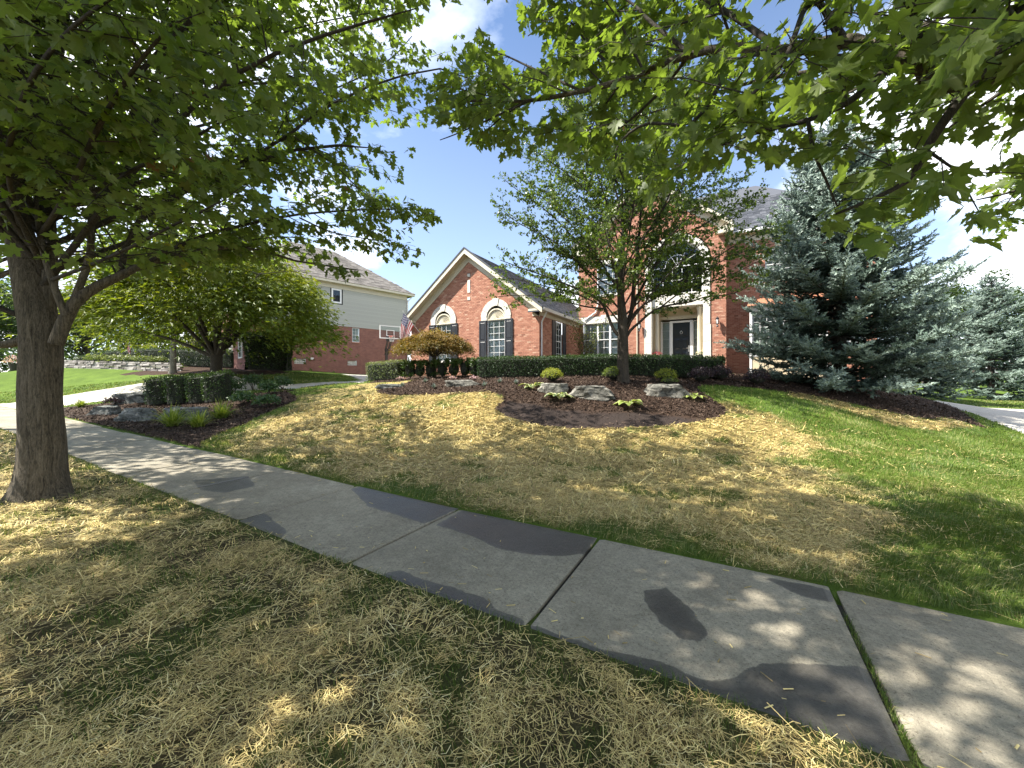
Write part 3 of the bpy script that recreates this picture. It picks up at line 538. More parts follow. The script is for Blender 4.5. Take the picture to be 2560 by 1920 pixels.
# ------------------------------------------------------------------ brickwork, windows and the house
BL, BH, BG, BD = 0.203, 0.0762, 0.010, 0.013
single = []                                                # candidates for bricks kept as objects of their own
def brickwork(mb_w, mb_b, frame, u_int, z0, z1, seed=0, soldier=()):
    """Fill courses between z0 and z1; u_int(z) lists the open intervals of the wall there. frame = 4x4 matrix."""
    r_ = np.random.default_rng(seed); nrow = int(round((z1 - z0) / BH)); mat = np.array(frame)
    for i in range(nrow):
        za, zb = z0 + i * BH, min(z0 + (i + 1) * BH, z1); off = (i % 2) * BL / 2
        for a, b in u_int((za + zb) / 2):
            if b - a < 0.02: continue
            P4 = [(a, 0, za), (b, 0, za), (b, 0, zb), (a, 0, zb)]; mb_w.add([mat[:3, :3] @ np.array(p) + mat[:3, 3] for p in P4], [(0, 1, 2, 3)])
            k = math.floor((a - off) / BL)
            while k * BL + off < b:
                x0 = max(k * BL + off + BG / 2, a); x1 = min((k + 1) * BL + off - BG / 2, b); k += 1
                if x1 - x0 < 0.025: continue
                d = BD * r_.uniform(0.75, 1.15); ya = -d; z_a, z_b = za + BG / 2, zb - BG / 2; t = float(np.clip(r_.normal(0.5, 0.22), 0, 1))
                full = x1 - x0 > BL - BG - 1e-6
                c = mat[:3, :3] @ np.array([(x0 + x1) / 2, ya / 2, (z_a + z_b) / 2]) + mat[:3, 3]
                mb_b.append((x0, x1, ya, z_a, z_b, t, c, full, frame))
def flush_bricks(lst, parent, mat, nsingle):
    C = np.array([b[6] for b in lst]); px, py, d = cam_xy(C)
    inframe = (d > 0) & (px > 0) & (px < 2560) & (py > 0) & (py < 905) & np.array([b[7] for b in lst]) & ~((px > 1530) & (px < 1580)) & ~((px > 1200) & (px < 1500) & (py < 770)) & ~(px > 1860)
    order = np.argsort(np.where(inframe, d, 1e9))[:nsingle]; chosen = set(order[inframe[order]].tolist())
    V, Fq, T = [], [], []; n = 0; meshes = {}
    for i, (x0, x1, ya, za, zb, t, c, full, fr) in enumerate(lst):
        if i in chosen:
            key = round(t * 7)
            if key not in meshes:
                w = (BL - BG) / 2; h_ = (BH - BG) / 2
                meshes[key] = MB().box(-w, w, -BD, 0, -h_, h_, key / 7).mesh('brick')
            o = link('brick', meshes[key], parent, mat); o.matrix_local = Matrix(fr) @ Matrix.Translation(((x0 + x1) / 2, 0, (za + zb) / 2)); continue
        R = np.array(fr); P8 = np.array([(x0,ya,za),(x1,ya,za),(x1,ya,zb),(x0,ya,zb),(x0,0,za),(x1,0,za),(x1,0,zb),(x0,0,zb)]) @ R[:3, :3].T + R[:3, 3]
        V.append(P8); Fq += [(n,n+1,n+2,n+3),(n,n+4,n+5,n+1),(n+1,n+5,n+6,n+2),(n+2,n+6,n+7,n+3),(n+3,n+7,n+4,n)]; T += [t] * 5; n += 8
    link('brickwork', mesh_np('brickwork', np.vstack(V), [np.array(Fq)], T), parent, mat, kind='stuff')
def fr(x, y, z, rz): return Matrix.Translation((x, y, z)) @ Matrix.Rotation(rz, 4, 'Z')
def cut(iv, holes):
    for h0, h1 in holes:
        nx_ = []
        for a, b in iv:
            if h1 <= a or h0 >= b: nx_.append((a, b)); continue
            if h0 > a: nx_.append((a, h0))
            if h1 < b: nx_.append((h1, b))
        iv = nx_
    return iv
def window(parent, frame, w, h, cols, rows, hung=True, blind='blind', depth=0.07, fw=0.05, mw=0.018, arch=0.0, inset=0.0):
    """Window unit in local x (across), y (into the wall), z (up from the sill): frame with bars, one pane per light, blind behind."""
    mb = MB(); y0, y1 = inset, inset + depth
    mb.box(-w/2, -w/2+fw, y0, y1, 0, h); mb.box(w/2-fw, w/2, y0, y1, 0, h); mb.box(-w/2+fw, w/2-fw, y0, y1, 0, fw); mb.box(-w/2+fw, w/2-fw, y0, y1, h-fw, h)
    iw = w - 2 * fw; sashes = [(fw, h / 2), (h / 2, h - fw)] if hung else [(fw, h - fw)]; gl = []
    for si, (a, b) in enumerate(sashes):
        yb = y0 + 0.02 + (0.015 if si == 0 and hung else 0)
        if hung: mb.box(-iw/2, iw/2, yb - 0.01, yb + 0.025, (b if si == 0 else a) - 0.02, (b if si == 0 else a) + 0.02)
        for c_ in range(1, cols):
            x = -iw / 2 + iw * c_ / cols; mb.box(x - mw/2, x + mw/2, yb, yb + 0.018, a, b)
        for r_ in range(1, rows):
            z = a + (b - a) * r_ / rows; mb.box(-iw/2, iw/2, yb + 0.002, yb + 0.016, z - mw/2, z + mw/2)
        for c_ in range(cols):
            for r_ in range(rows):
                gl.append((-iw/2 + iw*(c_+.5)/cols, yb + 0.009, a + (b-a)*(r_+.5)/rows, iw/cols, (b-a)/rows))
    wn = mb.build('window', M['white'], parent); wn.matrix_local = frame
    me = None
    for (x, y, z, ww, hh) in gl:
        if me is None:
            p = MB(); p.box(-ww/2, ww/2, -0.002, 0.002, -hh/2, hh/2); me = p.mesh('pane'); me.materials.append(M['glass'])
        link('pane', me, wn, None, loc=(x, y, z))
    bb = MB()
    if blind == 'blind':
        n = int(h / 0.05)
        for i in range(n):
            z = 0.03 + i * (h - 0.06) / n; bb.add([(-iw/2, y1+0.03, z), (iw/2, y1+0.03, z), (iw/2, y1+0.055, z+0.045), (-iw/2, y1+0.055, z+0.045)], [(0,1,2,3)])
        bb.build('blind', M['blind'], wn)
    elif blind == 'curtain':
        for i in range(10): x = -iw/2 + iw*i/10; bb.add([(x, y1+0.05, 0.02), (x+iw/20, y1+0.09, 0.02), (x+iw/20, y1+0.09, h-0.02), (x, y1+0.05, h-0.02), (x+iw/10, y1+0.05, 0.02), (x+iw/10, y1+0.05, h-0.02)], [(0,1,2,3),(1,4,5,2)])
        bb.build('curtain', M['curtain'], wn)
    d = MB(); d.add([(-w/2-.1, y1+0.5, -.1), (w/2+.1, y1+0.5, -.1), (w/2+.1, y1+0.5, h+.1), (-w/2-.1, y1+0.5, h+.1)], [(0,1,2,3)]); d.build('room_shade', M['dark'], wn)
    return wn
def shutter(parent, frame, w, h):
    mb = MB(); mb.box(-w/2, w/2, -0.03, 0, 0, h); st = 0.07
    mb.box(-w/2, -w/2+st, -0.05, -0.03, 0, h); mb.box(w/2-st, w/2, -0.05, -0.03, 0, h)
    for z0, z1 in ((0, .1), (h*.48, h*.48+.1), (h-.1, h)): mb.box(-w/2+st, w/2-st, -0.05, -0.03, z0, z1)
    o = mb.build('shutter', M['shutter'], parent); o.matrix_local = frame
    for a, b in ((.1, h*.48), (h*.48+.1, h-.1)):
        p = MB(); c = 0.035; x0, x1 = -w/2+st, w/2-st
        p.add([(x0+.01,-.031,a+.01),(x1-.01,-.031,a+.01),(x1-.01,-.031,b-.01),(x0+.01,-.031,b-.01),(x0+c,-.046,a+c),(x1-c,-.046,a+c),(x1-c,-.046,b-c),(x0+c,-.046,b-c)],[(4,5,6,7),(0,1,5,4),(1,2,6,5),(2,3,7,6),(3,0,4,7)])
        p.build('panel', M['shutter'], o)
def arch_ring(cx, cz, r0, r1, y0, y1, n, a0=0, a1=math.pi, tone=.5):
    mb = MB()
    for i in range(n):
        t0 = a0 + (a1-a0)*i/n; t1 = a0 + (a1-a0)*(i+1)/n
        mb.prism([(cx+r0*math.cos(t0), cz+r0*math.sin(t0)), (cx+r1*math.cos(t0), cz+r1*math.sin(t0)), (cx+r1*math.cos(t1), cz+r1*math.sin(t1)), (cx+r0*math.cos(t1), cz+r0*math.sin(t1))], y0, y1)
    return mb
def shingles(parent, frame, w, length, mat, clip=None, exposure=0.15, tab=0.3, nsingle=0, seed=1):
    """Rows of tabs on a slope: local x across, local y up the slope, z proud."""
    r_ = np.random.default_rng(seed); R = np.array(frame); V, Fq, T, cand = [], [], [], []; n = 0
    for i in range(int(length / exposure)):
        y = i * exposure; x = -w/2 - r_.random() * tab
        while x < w/2:
            x0, x1 = max(x, -w/2), min(x + tab, w/2); x += tab
            if x1 - x0 < 0.03 or (clip and not clip((x0+x1)/2, y + exposure/2)): continue
            th = 0.012 + r_.random() * 0.008; y0 = y - r_.random() * 0.012; t = r_.random()
            cand.append((x0+.004, x1-.004, y0, y+exposure+.02, th, t))
    C = np.array([R[:3, :3] @ np.array([(c[0]+c[1])/2, c[2], c[4]]) + R[:3, 3] for c in cand]); d = np.linalg.norm(C - np.array([0,0,CAMH]), axis=1)
    px, py, dd = cam_xy(C); d = np.where((px > 0) & (px < 2560) & (py > 0) & (dd > 0), d, 1e9)
    chosen = set(np.argsort(d)[:nsingle].tolist())
    for i, (x0, x1, y0, y1, th, t) in enumerate(cand):
        P8 = np.array([(x0,y0,0.004),(x1,y0,0.004),(x1,y1,0.0),(x0,y1,0.0),(x0,y0,th+.012),(x1,y0,th+.012),(x1,y1,.006),(x0,y1,.006)]) @ R[:3, :3].T + R[:3, 3]
        fq = [(4,5,6,7),(0,1,5,4),(1,2,6,5),(3,0,4,7)]
        if i in chosen:
            c = P8.mean(0); link('shingle', mesh_np('shingle', P8 - c, [np.array(fq)], [t]*4), parent, mat, loc=tuple(c)); continue
        V.append(P8); Fq += [tuple(k + n for k in f) for f in fq]; T += [t] * 4; n += 8
    if V: link('shingle_field', mesh_np('shingle_field', np.vstack(V), [np.array(Fq)], T), parent, mat, kind='stuff')
def slope_frame(origin, xdir, updir):
    x = Vector(xdir).normalized(); y = Vector(updir).normalized(); z = x.cross(y).normalized()
    return Matrix(((x.x, y.x, z.x, origin[0]), (x.y, y.y, z.y, origin[1]), (x.z, y.z, z.z, origin[2]), (0, 0, 0, 1)))
def lantern(parent, loc):
    l = MB(); l.box(-.05,.05,.0,.03,-.12,.12); l.cyl((0,0,.05),(0,-.2,.14),.012,k=6); l.cyl((0,-.2,.14),(0,-.2,.2),.02,k=6); l.lathe([(.09,0),(.1,.015),(.05,.07),(.015,.11)],(0,-.2,.06),10); l.lathe([(.075,0),(.09,.02),(.05,.0)],(0,-.2,-.2),10); l.lathe([(.03,0),(.055,.04),(.02,.14)],(0,-.2,-.36),8)
    for k in range(4): a = math.pi/4+k*math.pi/2; l.box(.075*math.cos(a)-.008,.075*math.cos(a)+.008,-.2+.075*math.sin(a)-.008,-.2+.075*math.sin(a)+.008,-.2,.06)
    o = l.build('wall_lantern', M['black'], parent, loc=loc); gl = MB(); gl.lathe([(.055,-.19),(.068,.05)],(0,-.2,0),10); gl.build('lamp_glass', M['white'], o); return o

house = empty('brick_house', (-6, 20, hz(-6, 20)), label='red brick house with gabled wing, limestone arches and black front door', cat='house')
house.location = (0, 0, 0)
HY0, GY0, EV = 22.8, 17.14, 5.15                            # facade plane, gable-wing plane, wing eaves height
XW0, XW1, XG = -16.65, -8.15, -12.4
walls = MB(); BR = []
RS = 0.775                                                  # gable slope
def gable_iv(z):
    hw = min((XW1 - XW0) / 2, max(0, (7.92 - z) / RS)) if z > EV - 0.25 else (XW1 - XW0) / 2
    iv = [(XG - hw, XG + hw)]; holes = []
    for c in (-14.18, -10.66):
        if 2.44 < z < 4.62: holes.append((c - .56, c + .56))
        elif 4.62 <= z < 5.53:
            rr = math.sqrt(max(0, .91**2 - (z - 4.62)**2)); holes.append((c - rr, c + rr))
    for za, zb in ((5.8, 5.98), (6.2, 6.9), (7.07, 7.25)):
        if za < z < zb: holes.append((XG - .09, XG + .09))
    return cut(iv, holes)
brickwork(walls, BR, fr(0, GY0, 0, 0), gable_iv, 1.4, 7.9, 1)
brickwork(walls, BR, fr(XW1, GY0, 0, math.radians(90)), lambda z: cut([(0, HY0 - GY0)], [(1.95, 2.95)] if 2.44 < z < 4.62 else []), 1.4, 4.64, 2)
XM, MS, MAP = -4.155, 0.775, 12.3                            # two storey front: centre, slope and brick apex of its gable
def main_iv(z):
    h_ = []
    if 2.83 < z < 5.27: h_.append((-7.85 - (.12 if z > 4.85 else 0), -5.3 + (.12 if z > 4.85 else 0)))
    if 6.5 < z < 8.4: h_.append((-7.0, -5.7))
    if z < 7.75: h_.append((-4.19, -0.9))
    elif z < 7.75 + 1.72: rr = math.sqrt(max(0, 1.72**2 - (z - 7.75)**2)); h_.append((-2.54 - rr, -2.54 + rr))
    hw = 3.995 if z < 9.15 else max(0, (MAP - z) / MS)
    return cut([(XM - hw, XM + hw)], h_)
brickwork(walls, BR, fr(0, HY0, 0, 0), main_iv, 1.4, 12.3, 3)
brickwork(walls, BR, fr(-0.16, HY0, 0, math.radians(90)), lambda z: [(0, 1.2)], 1.4, 9.2, 5)
def right_iv(z):
    h_ = []
    if z < 5.3: h_.append((0.95, 4.0))
    if 6.6 < z < 8.3: h_ += [(1.6, 2.9), (4.3, 5.4)]
    if 2.9 < z < 5.0: h_.append((4.5, 5.6))
    return cut([(-0.16, 6.0)], h_)
brickwork(walls, BR, fr(0, 24.0, 0, 0), right_iv, 1.2, 9.2, 6)
walls.add([(6, 24, .2), (6, 34, .2), (6, 34, 9.3), (6, 24, 9.3)], [(0, 1, 2, 3)])
# left flank and rear, plain
walls.add([(XW0, GY0, 1.2), (XW0, 30, 1.2), (XW0, 30, EV), (XW0, GY0, EV)], [(3, 2, 1, 0)]); walls.add([(XW0, 30, 1.2), (XW1, 30, 1.2), (XW1, 30, EV), (XW0, 30, EV)], [(3, 2, 1, 0)])
walls.add([(XW1, 34, 1), (6, 34, .2), (6, 34, 9.3), (XW1, 34, 9.3)], [(3, 2, 1, 0)]); walls.add([(XW1, HY0, 5), (XW1, 34, 5), (XW1, 34, 9.3), (XW1, HY0, 9.3)], [(3, 2, 1, 0)])
walls.build('wall', M['mortar'], house)
flush_bricks(BR, house, M['brick'], 300)
# windows of the gable wing with fan arches and stone surrounds
for c in (-14.18, -10.66):
    window(house, fr(c, GY0 + 0.03, 2.5, 0), 1.10, 2.12, 3, 3)
    MB().box(c - .62, c + .62, GY0 - .05, GY0 + .1, 2.41, 2.5).build('sill', M['stone'], house)
    s = MB()
    for sx in (-1, 1): s.box(c + sx * .73 - .17, c + sx * .73 + .17, GY0 - .05, GY0 + .08, 4.58, 4.76)
    s.build('arch_shoulder', M['stone'], house)
    nst = 7
    for i in range(nst):
        g_ = .012; arch_ring(c, 4.76, .57, .92 if i != 3 else .97, GY0 - (.05 if i != 3 else .075), GY0 + .08, 4, math.pi * i / nst + g_, math.pi * (i + 1) / nst - g_).build('arch_stone', M['stone'], house)
    f = arch_ring(c, 4.64, .50, .57, GY0 - .01, GY0 + .08, 16); f.box(c - .57, c + .57, GY0 - .015, GY0 + .08, 4.6, 4.65); f.box(c - .57, c - .5, GY0 + .0, GY0 + .08, 4.62, 4.78); f.box(c + .5, c + .57, GY0, GY0 + .08, 4.62, 4.78)
    for i in range(17):
        a = math.pi * (i + .5) / 17; x, z = math.cos(a), math.sin(a); px_, pz_ = -z, x
        f.add([(c + x*.08 - px_*.004, GY0 + .06, 4.65 + z*.08 - pz_*.004), (c + x*.52 - px_*.046, GY0 + .06, 4.65 + z*.52 - pz_*.046), (c + x*.52, GY0 + .025, 4.65 + z*.52), (c + x*.08, GY0 + .05, 4.65 + z*.08), (c + x*.52 + px_*.046, GY0 + .06, 4.65 + z*.52 + pz_*.046), (c + x*.08 + px_*.004, GY0 + .06, 4.65 + z*.08 + pz_*.004)], [(0,1,2,3),(3,2,4,5)])
    fb = MB().prism([(c + .57*math.cos(math.pi*i/20), 4.65 + .57*math.sin(math.pi*i/20)) for i in range(21)], GY0 + .06, GY0 + .09); f.v += []; n0 = len(f.v); f.add(fb.v, fb.f)
    f.build('fan_panel', M['cream'], house)
    for sx in (-1, 1): shutter(house, fr(c + sx * .80, GY0 - .015, 2.46, 0), .46, 2.14)
for za, zb in ((5.8, 5.98), (6.2, 6.9), (7.07, 7.25)): MB().box(XG - .085, XG + .085, GY0 - .03, GY0 + .05, za + .005, zb - .005).build('stone_inset', M['stone'], house)
window(house, fr(XW1 - .03, GY0 + 2.45, 2.5, math.radians(90)), .98, 2.10, 3, 3, blind='none')
for sx in (-1, 1): shutter(house, fr(XW1 + .015, GY0 + 2.45 + sx * .74, 2.46, math.radians(90)), .44, 2.14)
# rake boards, frieze, returns and the wing roof
oh, ow = .42, .34                                          # forward and side overhang
zr = lambda x, top: top - abs(x - XG) * RS
def rake(name, top, bot, y0, y1, mat, reach):
    mb = MB(); xl, xr = XG - reach, XG + reach
    mb.prism([(xl, zr(xl, bot)), (xl, zr(xl, top)), (XG, top), (XG, bot)], y0, y1); mb.prism([(XG, bot), (XG, top), (xr, zr(xr, top)), (xr, zr(xr, bot))], y0, y1); return mb.build(name, mat, house)
ext = (XW1 - XW0) / 2 + ow
rake('frieze_board', 8.30, 7.88, GY0 - .045, GY0 + .02, M['cream'], (XW1 - XW0) / 2 + .02)
rake('soffit', 8.36, 8.30, GY0 - oh, GY0 + .02, M['cream'], ext - .03)
rake('fascia_board', 8.50, 8.24, GY0 - oh - .03, GY0 - oh, M['cream'], ext)
rake('roof_edge', 8.58, 8.50, GY0 - oh - .06, GY0 - oh + .1, M['shingle'], ext + .03)
for sx, xe in ((-1, XW0), (1, XW1)):
    ze = zr(XG + ext, 8.36); m = MB(); x0, x1 = sorted((xe - sx * .42, xe + sx * (ow - .02))); m.box(x0, x1, GY0 - oh + .02, GY0 - .05, 4.92, ze + .02); m.build('eave_return', M['cream'], house)
    m = MB(); m.add([(x0, GY0 - oh - .02, ze + .0), (x1, GY0 - oh - .02, ze), (x1, GY0, ze + .16), (x0, GY0, ze + .16), (x0, GY0 - oh - .02, ze - .05), (x1, GY0 - oh - .02, ze - .05)], [(0,1,2,3),(4,5,1,0)]); m.build('return_flashing', M['shingle'], house)
    x0, x1 = sorted((xe - sx * .36, xe + sx * .045)); MB().box(x0, x1, GY0 - .045, GY0 + .02, 4.62, 4.95).build('corner_board', M['cream'], house)
ztop = 8.50; cosr = math.hypot(1, RS); sl = ext * cosr
deck = MB()
for sx in (-1, 1): deck.add([(XG, GY0 - oh, ztop), (XG, 30.4, ztop), (XG + sx*ext, 30.4, zr(XG+ext, ztop)), (XG + sx*ext, GY0 - oh, zr(XG+ext, ztop)), (XG, GY0-oh, ztop-.06), (XG, 30.4, ztop-.06), (XG+sx*ext, 30.4, zr(XG+ext, ztop)-.06), (XG+sx*ext, GY0-oh, zr(XG+ext, ztop)-.06)], [(0,1,2,3),(7,6,5,4),(0,3,7,4),(2,6,7,3)])
roof = deck.build('roof', M['shingle'], house)
shingles(roof, slope_frame((XG + ext, GY0 - oh + 6.7, zr(XG + ext, ztop) + .002), (0, 1, 0), (-1, 0, RS)), 13.4, sl, M['shingle'], nsingle=180, seed=3)
# side frieze, gutter, downspout along the wing's right flank
MB().box(XW1 - .04, XW1 + .035, GY0 + .03, HY0, 4.635, 5.0).build('frieze_board', M['cream'], house)
ze = zr(XG + ext, ztop); gx0 = XG + ext
MB().box(XW1, gx0 - .02, GY0, HY0, ze - .13, ze - .10).build('soffit', M['cream'], house)
gt = MB(); gt.prism([(gx0 - .03, ze - .12), (gx0 + .06, ze - .12), (gx0 + .11, ze - .0), (gx0 - .03, ze - .0)], GY0 - oh + .03, HY0 - .02); gt.build('gutter', M['white'], house)
dsp = MB(); dsp.cyl((gx0 + .02, GY0 + .12, ze - .1), (XW1 + .07, GY0 + .12, ze - .62), .04, k=6); dsp.cyl((XW1 + .07, GY0 + .12, ze - .62), (XW1 + .07, GY0 + .12, 1.8), .04, k=6); dsp.build('downspout', M['white'], house)
dsp = MB(); dsp.cyl((gx0 + .9, HY0 - .09, ze + 1.0), (gx0 + .75, HY0 - .09, ze + .55), .045, k=6); dsp.cyl((gx0 + .75, HY0 - .09, ze + .55), (gx0 + .05, HY0 - .09, ze + .12), .045, k=6); dsp.cyl((gx0 + .9, HY0 - .09, ze + 1.0), (gx0 + .9, HY0 - .09, 9.1), .045, k=6); dsp.build('downspout', M['white'], house)
# main facade: triple window with stone lintel, upper window
for cx_, ww in ((-7.4, .9), (-6.58, .74), (-5.75, .9)): window(house, fr(cx_, HY0 + .04, 2.86, 0), ww, 1.99, 2, 2)
MB().box(-8.0, -7.0, HY0 - .05, HY0 + .1, 4.85, 5.25).box(-6.16, -5.18, HY0 - .05, HY0 + .1, 4.85, 5.25).box(-6.995, -6.165, HY0 - .05, HY0 + .1, 4.85, 5.25).build('lintel', M['stone'], house)
MB().prism([(-6.68, 4.85), (-6.48, 4.85), (-6.42, 5.33), (-6.74, 5.33)], HY0 - .085, HY0 - .052).build('keystone', M['stone'], house)
MB().box(-7.95, -5.2, HY0 - .07, HY0 + .1, 2.74, 2.84).build('sill', M['stone'], house)
window(house, fr(-6.35, HY0 + .04, 6.55, 0), 1.28, 1.8, 4, 3)
MB().box(-7.05, -5.65, HY0 - .06, HY0 + .1, 6.44, 6.53).build('sill', M['stone'], house); MB().box(-7.1, -5.6, HY0 - .04, HY0 + .1, 8.36, 8.6).build('lintel', M['stone'], house)
MB().cyl((-4.62, HY0 - .06, 1.8), (-4.62, HY0 - .06, 9.0), .035, k=6).build('downspout', M['cream'], house)
# entrance: limestone piers and arch, recess, columns, door
for sx, (xa, xb) in ((-1, (-4.19, -3.84)), (1, (-1.23, -0.90))):
    zs = [1.9, 2.6, 3.5, 4.4, 5.3, 6.2, 7.0, 7.75]
    for i, (za, zb) in enumerate(zip(zs[:-1], zs[1:])):
        w_ = .1 if i == 0 else (.04 if i < 3 else 0); MB().box(xa - (w_ if sx < 0 else 0), xb + (w_ if sx > 0 else 0), HY0 - .06, HY0 + .3, za + .004, zb - .004).build('pier_stone', M['stone'], house)
for i in range(11):
    MBx = arch_ring(-2.535, 7.75, 1.305, 1.645 if i != 5 else 1.75, HY0 - (.06 if i != 5 else .1), HY0 + .3, 3, math.pi*i/11 + .004, math.pi*(i+1)/11 - .004); MBx.build('arch_stone', M['stone'], house)
MB().box(-3.83, -1.24, HY0 + .08, HY0 + .5, 5.5, 6.2).build('lintel', M['stone'], house)
MB().box(-3.83, -1.24, HY0 + .5, 24.2, 5.5, 5.55).build('porch_ceiling', M['cream'], house)
MB().box(-3.84, -3.80, HY0 + .3, 24.2, 1.9, 5.5).box(-1.27, -1.235, HY0 + .3, 24.2, 1.9, 5.5).build('porch_side', M['tan'], house)
rec = MB(); rec.box(-3.83, -1.24, 24.02, 24.1, 5.0, 5.5); rec.box(-3.83, -3.52, 24.02, 24.1, 2.2, 5.0); rec.box(-1.46, -1.24, 24.02, 24.1, 2.2, 5.0); rec.build('porch_back_panel', M['tan'], house)
MB().box(-3.6, -1.4, 23.97, 24.02, 4.93, 5.12).prism([(-2.50, 4.92), (-2.36, 4.92), (-2.32, 5.14), (-2.54, 5.14)], 23.94, 23.97).build('door_head', M['cream'], house)
for xc in (-3.62, -1.42):
    c = MB(); c.lathe([(.17, 2.3), (.17, 2.42), (.135, 2.46), (.13, 2.6), (.115, 5.2), (.13, 5.22), (.13, 5.3), (.17, 5.36), (.17, 5.5)], (xc, 23.25, 0), 18); c.build('column', M['cream'], house, smooth=True)
dm = MB(); dm.box(-3.02, -2.87, 23.93, 24.05, 2.3, 4.83); dm.box(-1.96, -1.81, 23.93, 24.05, 2.3, 4.83); dm.box(-2.87, -1.96, 23.93, 24.05, 4.73, 4.83); dm.box(-3.53, -3.45, 23.95, 24.05, 2.3, 4.83); dm.box(-1.52, -1.46, 23.95, 24.05, 2.3, 4.83); dm.build('door_frame', M['white'], house)
dr = MB(); dr.box(-2.865, -1.965, 23.98, 24.03, 2.32, 4.72); door = dr.build('door', M['door'], house)
for (a, b) in ((2.5, 3.05), (3.2, 3.8), (3.95, 4.5)):
    for x0 in (-2.77, -2.37):
        p = MB(); p.add([(x0,23.981,a),(x0+.31,23.981,a),(x0+.31,23.981,b),(x0,23.981,b),(x0+.05,23.962,a+.05),(x0+.26,23.962,a+.05),(x0+.26,23.962,b-.05),(x0+.05,23.962,b-.05)],[(4,5,6,7),(0,1,5,4),(1,2,6,5),(2,3,7,6),(3,0,4,7)]); p.build('panel', M['door'], door)
hd = MB(); hd.box(-2.05, -1.99, 23.93, 23.975, 3.05, 3.4); hd.cyl((-2.02, 23.9, 3.25), (-2.14, 23.9, 3.25), .014, k=6); hd.cyl((-2.02, 23.93, 3.25), (-2.02, 23.89, 3.25), .014, k=6); hd.build('handle', M['brass'], door)
kn = MB()
for i in range(14):
    a0, a1 = 2*math.pi*i/14, 2*math.pi*(i+1)/14; kn.cyl((-2.415+.06*math.sin(a0), 23.945, 4.15-.06*math.cos(a0)*1.3), (-2.415+.06*math.sin(a1), 23.945, 4.15-.06*math.cos(a1)*1.3), .012, k=5, cap=False)
kn.cyl((-2.415, 23.975, 4.24), (-2.415, 23.93, 4.24), .025, k=8); kn.build('knocker', M['brass'], door)
for cx_ in (-3.235, -1.665): window(house, fr(cx_, 23.96, 2.32, 0), .40 if cx_ < -2 else .27, 2.48, 1, 5, hung=False, fw=.03)
MB().box(-3.83, -1.24, 22.86, 24.1, 1.6, 2.3).box(-3.9, -1.1, 22.2, 22.72, 1.5, 2.12).build('porch_floor', M['drive'], house)
window(house, fr(-2.535, HY0 + .25, 6.2, 0), 2.56, 1.55, 5, 2, hung=False, blind='none', mw=.025)
fm = arch_ring(-2.535, 7.75, 1.22, 1.3, HY0 + .22, HY0 + .3, 20)
for i in range(1, 6): a = math.pi*i/6; fm.cyl((-2.535, HY0+.27, 7.77), (-2.535+1.24*math.cos(a), HY0+.27, 7.75+1.24*math.sin(a)), .014, k=4, cap=False)
for i in range(12): a0, a1 = math.pi*i/12, math.pi*(i+1)/12; fm.cyl((-2.535+.62*math.cos(a0), HY0+.27, 7.75+.62*math.sin(a0)), (-2.535+.62*math.cos(a1), HY0+.27, 7.75+.62*math.sin(a1)), .012, k=4, cap=False)
arw = fm.build('arched_window', M['white'], house)
MB().prism([(-2.535 + 1.23*math.cos(math.pi*i/24), 7.75 + 1.23*math.sin(math.pi*i/24)) for i in range(25)], HY0+.275, HY0+.28).build('pane', M['glass'], arw)
MB().box(-3.8, -1.27, HY0+1.2, HY0+1.22, 6, 9.2).build('room_shade', M['dark'], arw)
lantern(house, (-4.47, HY0 - .015, 4.55)); lantern(house, (-0.56, HY0 - .015, 4.55))
# right side bay window with tan panel and copper hood
MB().box(0.98, 4.0, 23.45, 24.2, 1.3, 2.66).build('bay_panel', M['tan'], house); MB().box(.9, 1.0, 23.42, 24.0, 1.3, 5.3).box(3.98, 4.08, 23.42, 24.0, 1.3, 5.3).box(1.0, 3.98, 23.42, 23.5, 2.66, 2.8).box(1.0, 3.98, 23.42, 23.5, 5.0, 5.25).build('bay_trim', M['white'], house)
for cx_ in (1.5, 2.49, 3.48): window(house, fr(cx_, 23.48, 2.8, 0), .97, 2.2, 3, 4, blind='blind')
hd = MB(); hd.add([(.78,23.2,5.25),(4.2,23.2,5.25),(4.2,24.0,5.25),(.78,24.0,5.25),(.9,23.98,5.75),(4.08,23.98,5.75)],[(0,1,5,4),(3,0,4),(1,2,5),(3,2,1,0)]); hd.build('bay_hood', M['copper'], house)
for (x, z, h_) in ((2.25, 6.65, 1.6), (4.85, 6.65, 1.6), (5.05, 2.95, 2.0)): window(house, fr(x, 24.04, z, 0), 1.26 if x < 3 else 1.06, h_, 4, 3)
# upper roofs, cornices
E2 = 9.3
c = MB(); c.box(-.1, 6.4, 23.65, 24.02, E2 - .12, E2 - .06); c.build('soffit', M['cream'], house); c = MB(); c.box(-.1, 6.0, 23.96, 23.985, E2 - .5, E2 - .12); c.build('frieze_board', M['cream'], house)
MB().box(.02, 6.45, 23.54, 23.65, E2 - .1, E2 + .03).build('gutter', M['white'], house)
def rake2(name, top, bot, y0, y1, mat, reach):
    mb = MB(); xl, xr = XM - reach, XM + reach; zz = lambda t: t - reach * MS
    mb.prism([(xl, zz(bot)), (xl, zz(top)), (XM, top), (XM, bot)], y0, y1); mb.prism([(XM, bot), (XM, top), (xr, zz(top)), (xr, zz(bot))], y0, y1); return mb.build(name, mat, house)
rake2('frieze_board', MAP + .36, MAP - .05, HY0 - .045, HY0 + .02, M['cream'], 4.02)
rake2('soffit', MAP + .42, MAP + .36, HY0 - .4, HY0 + .02, M['cream'], 4.28)
rake2('fascia_board', MAP + .56, MAP + .30, HY0 - .43, HY0 - .4, M['cream'], 4.32)
rake2('roof_edge', MAP + .64, MAP + .56, HY0 - .46, HY0 - .3, M['shingle'], 4.34)
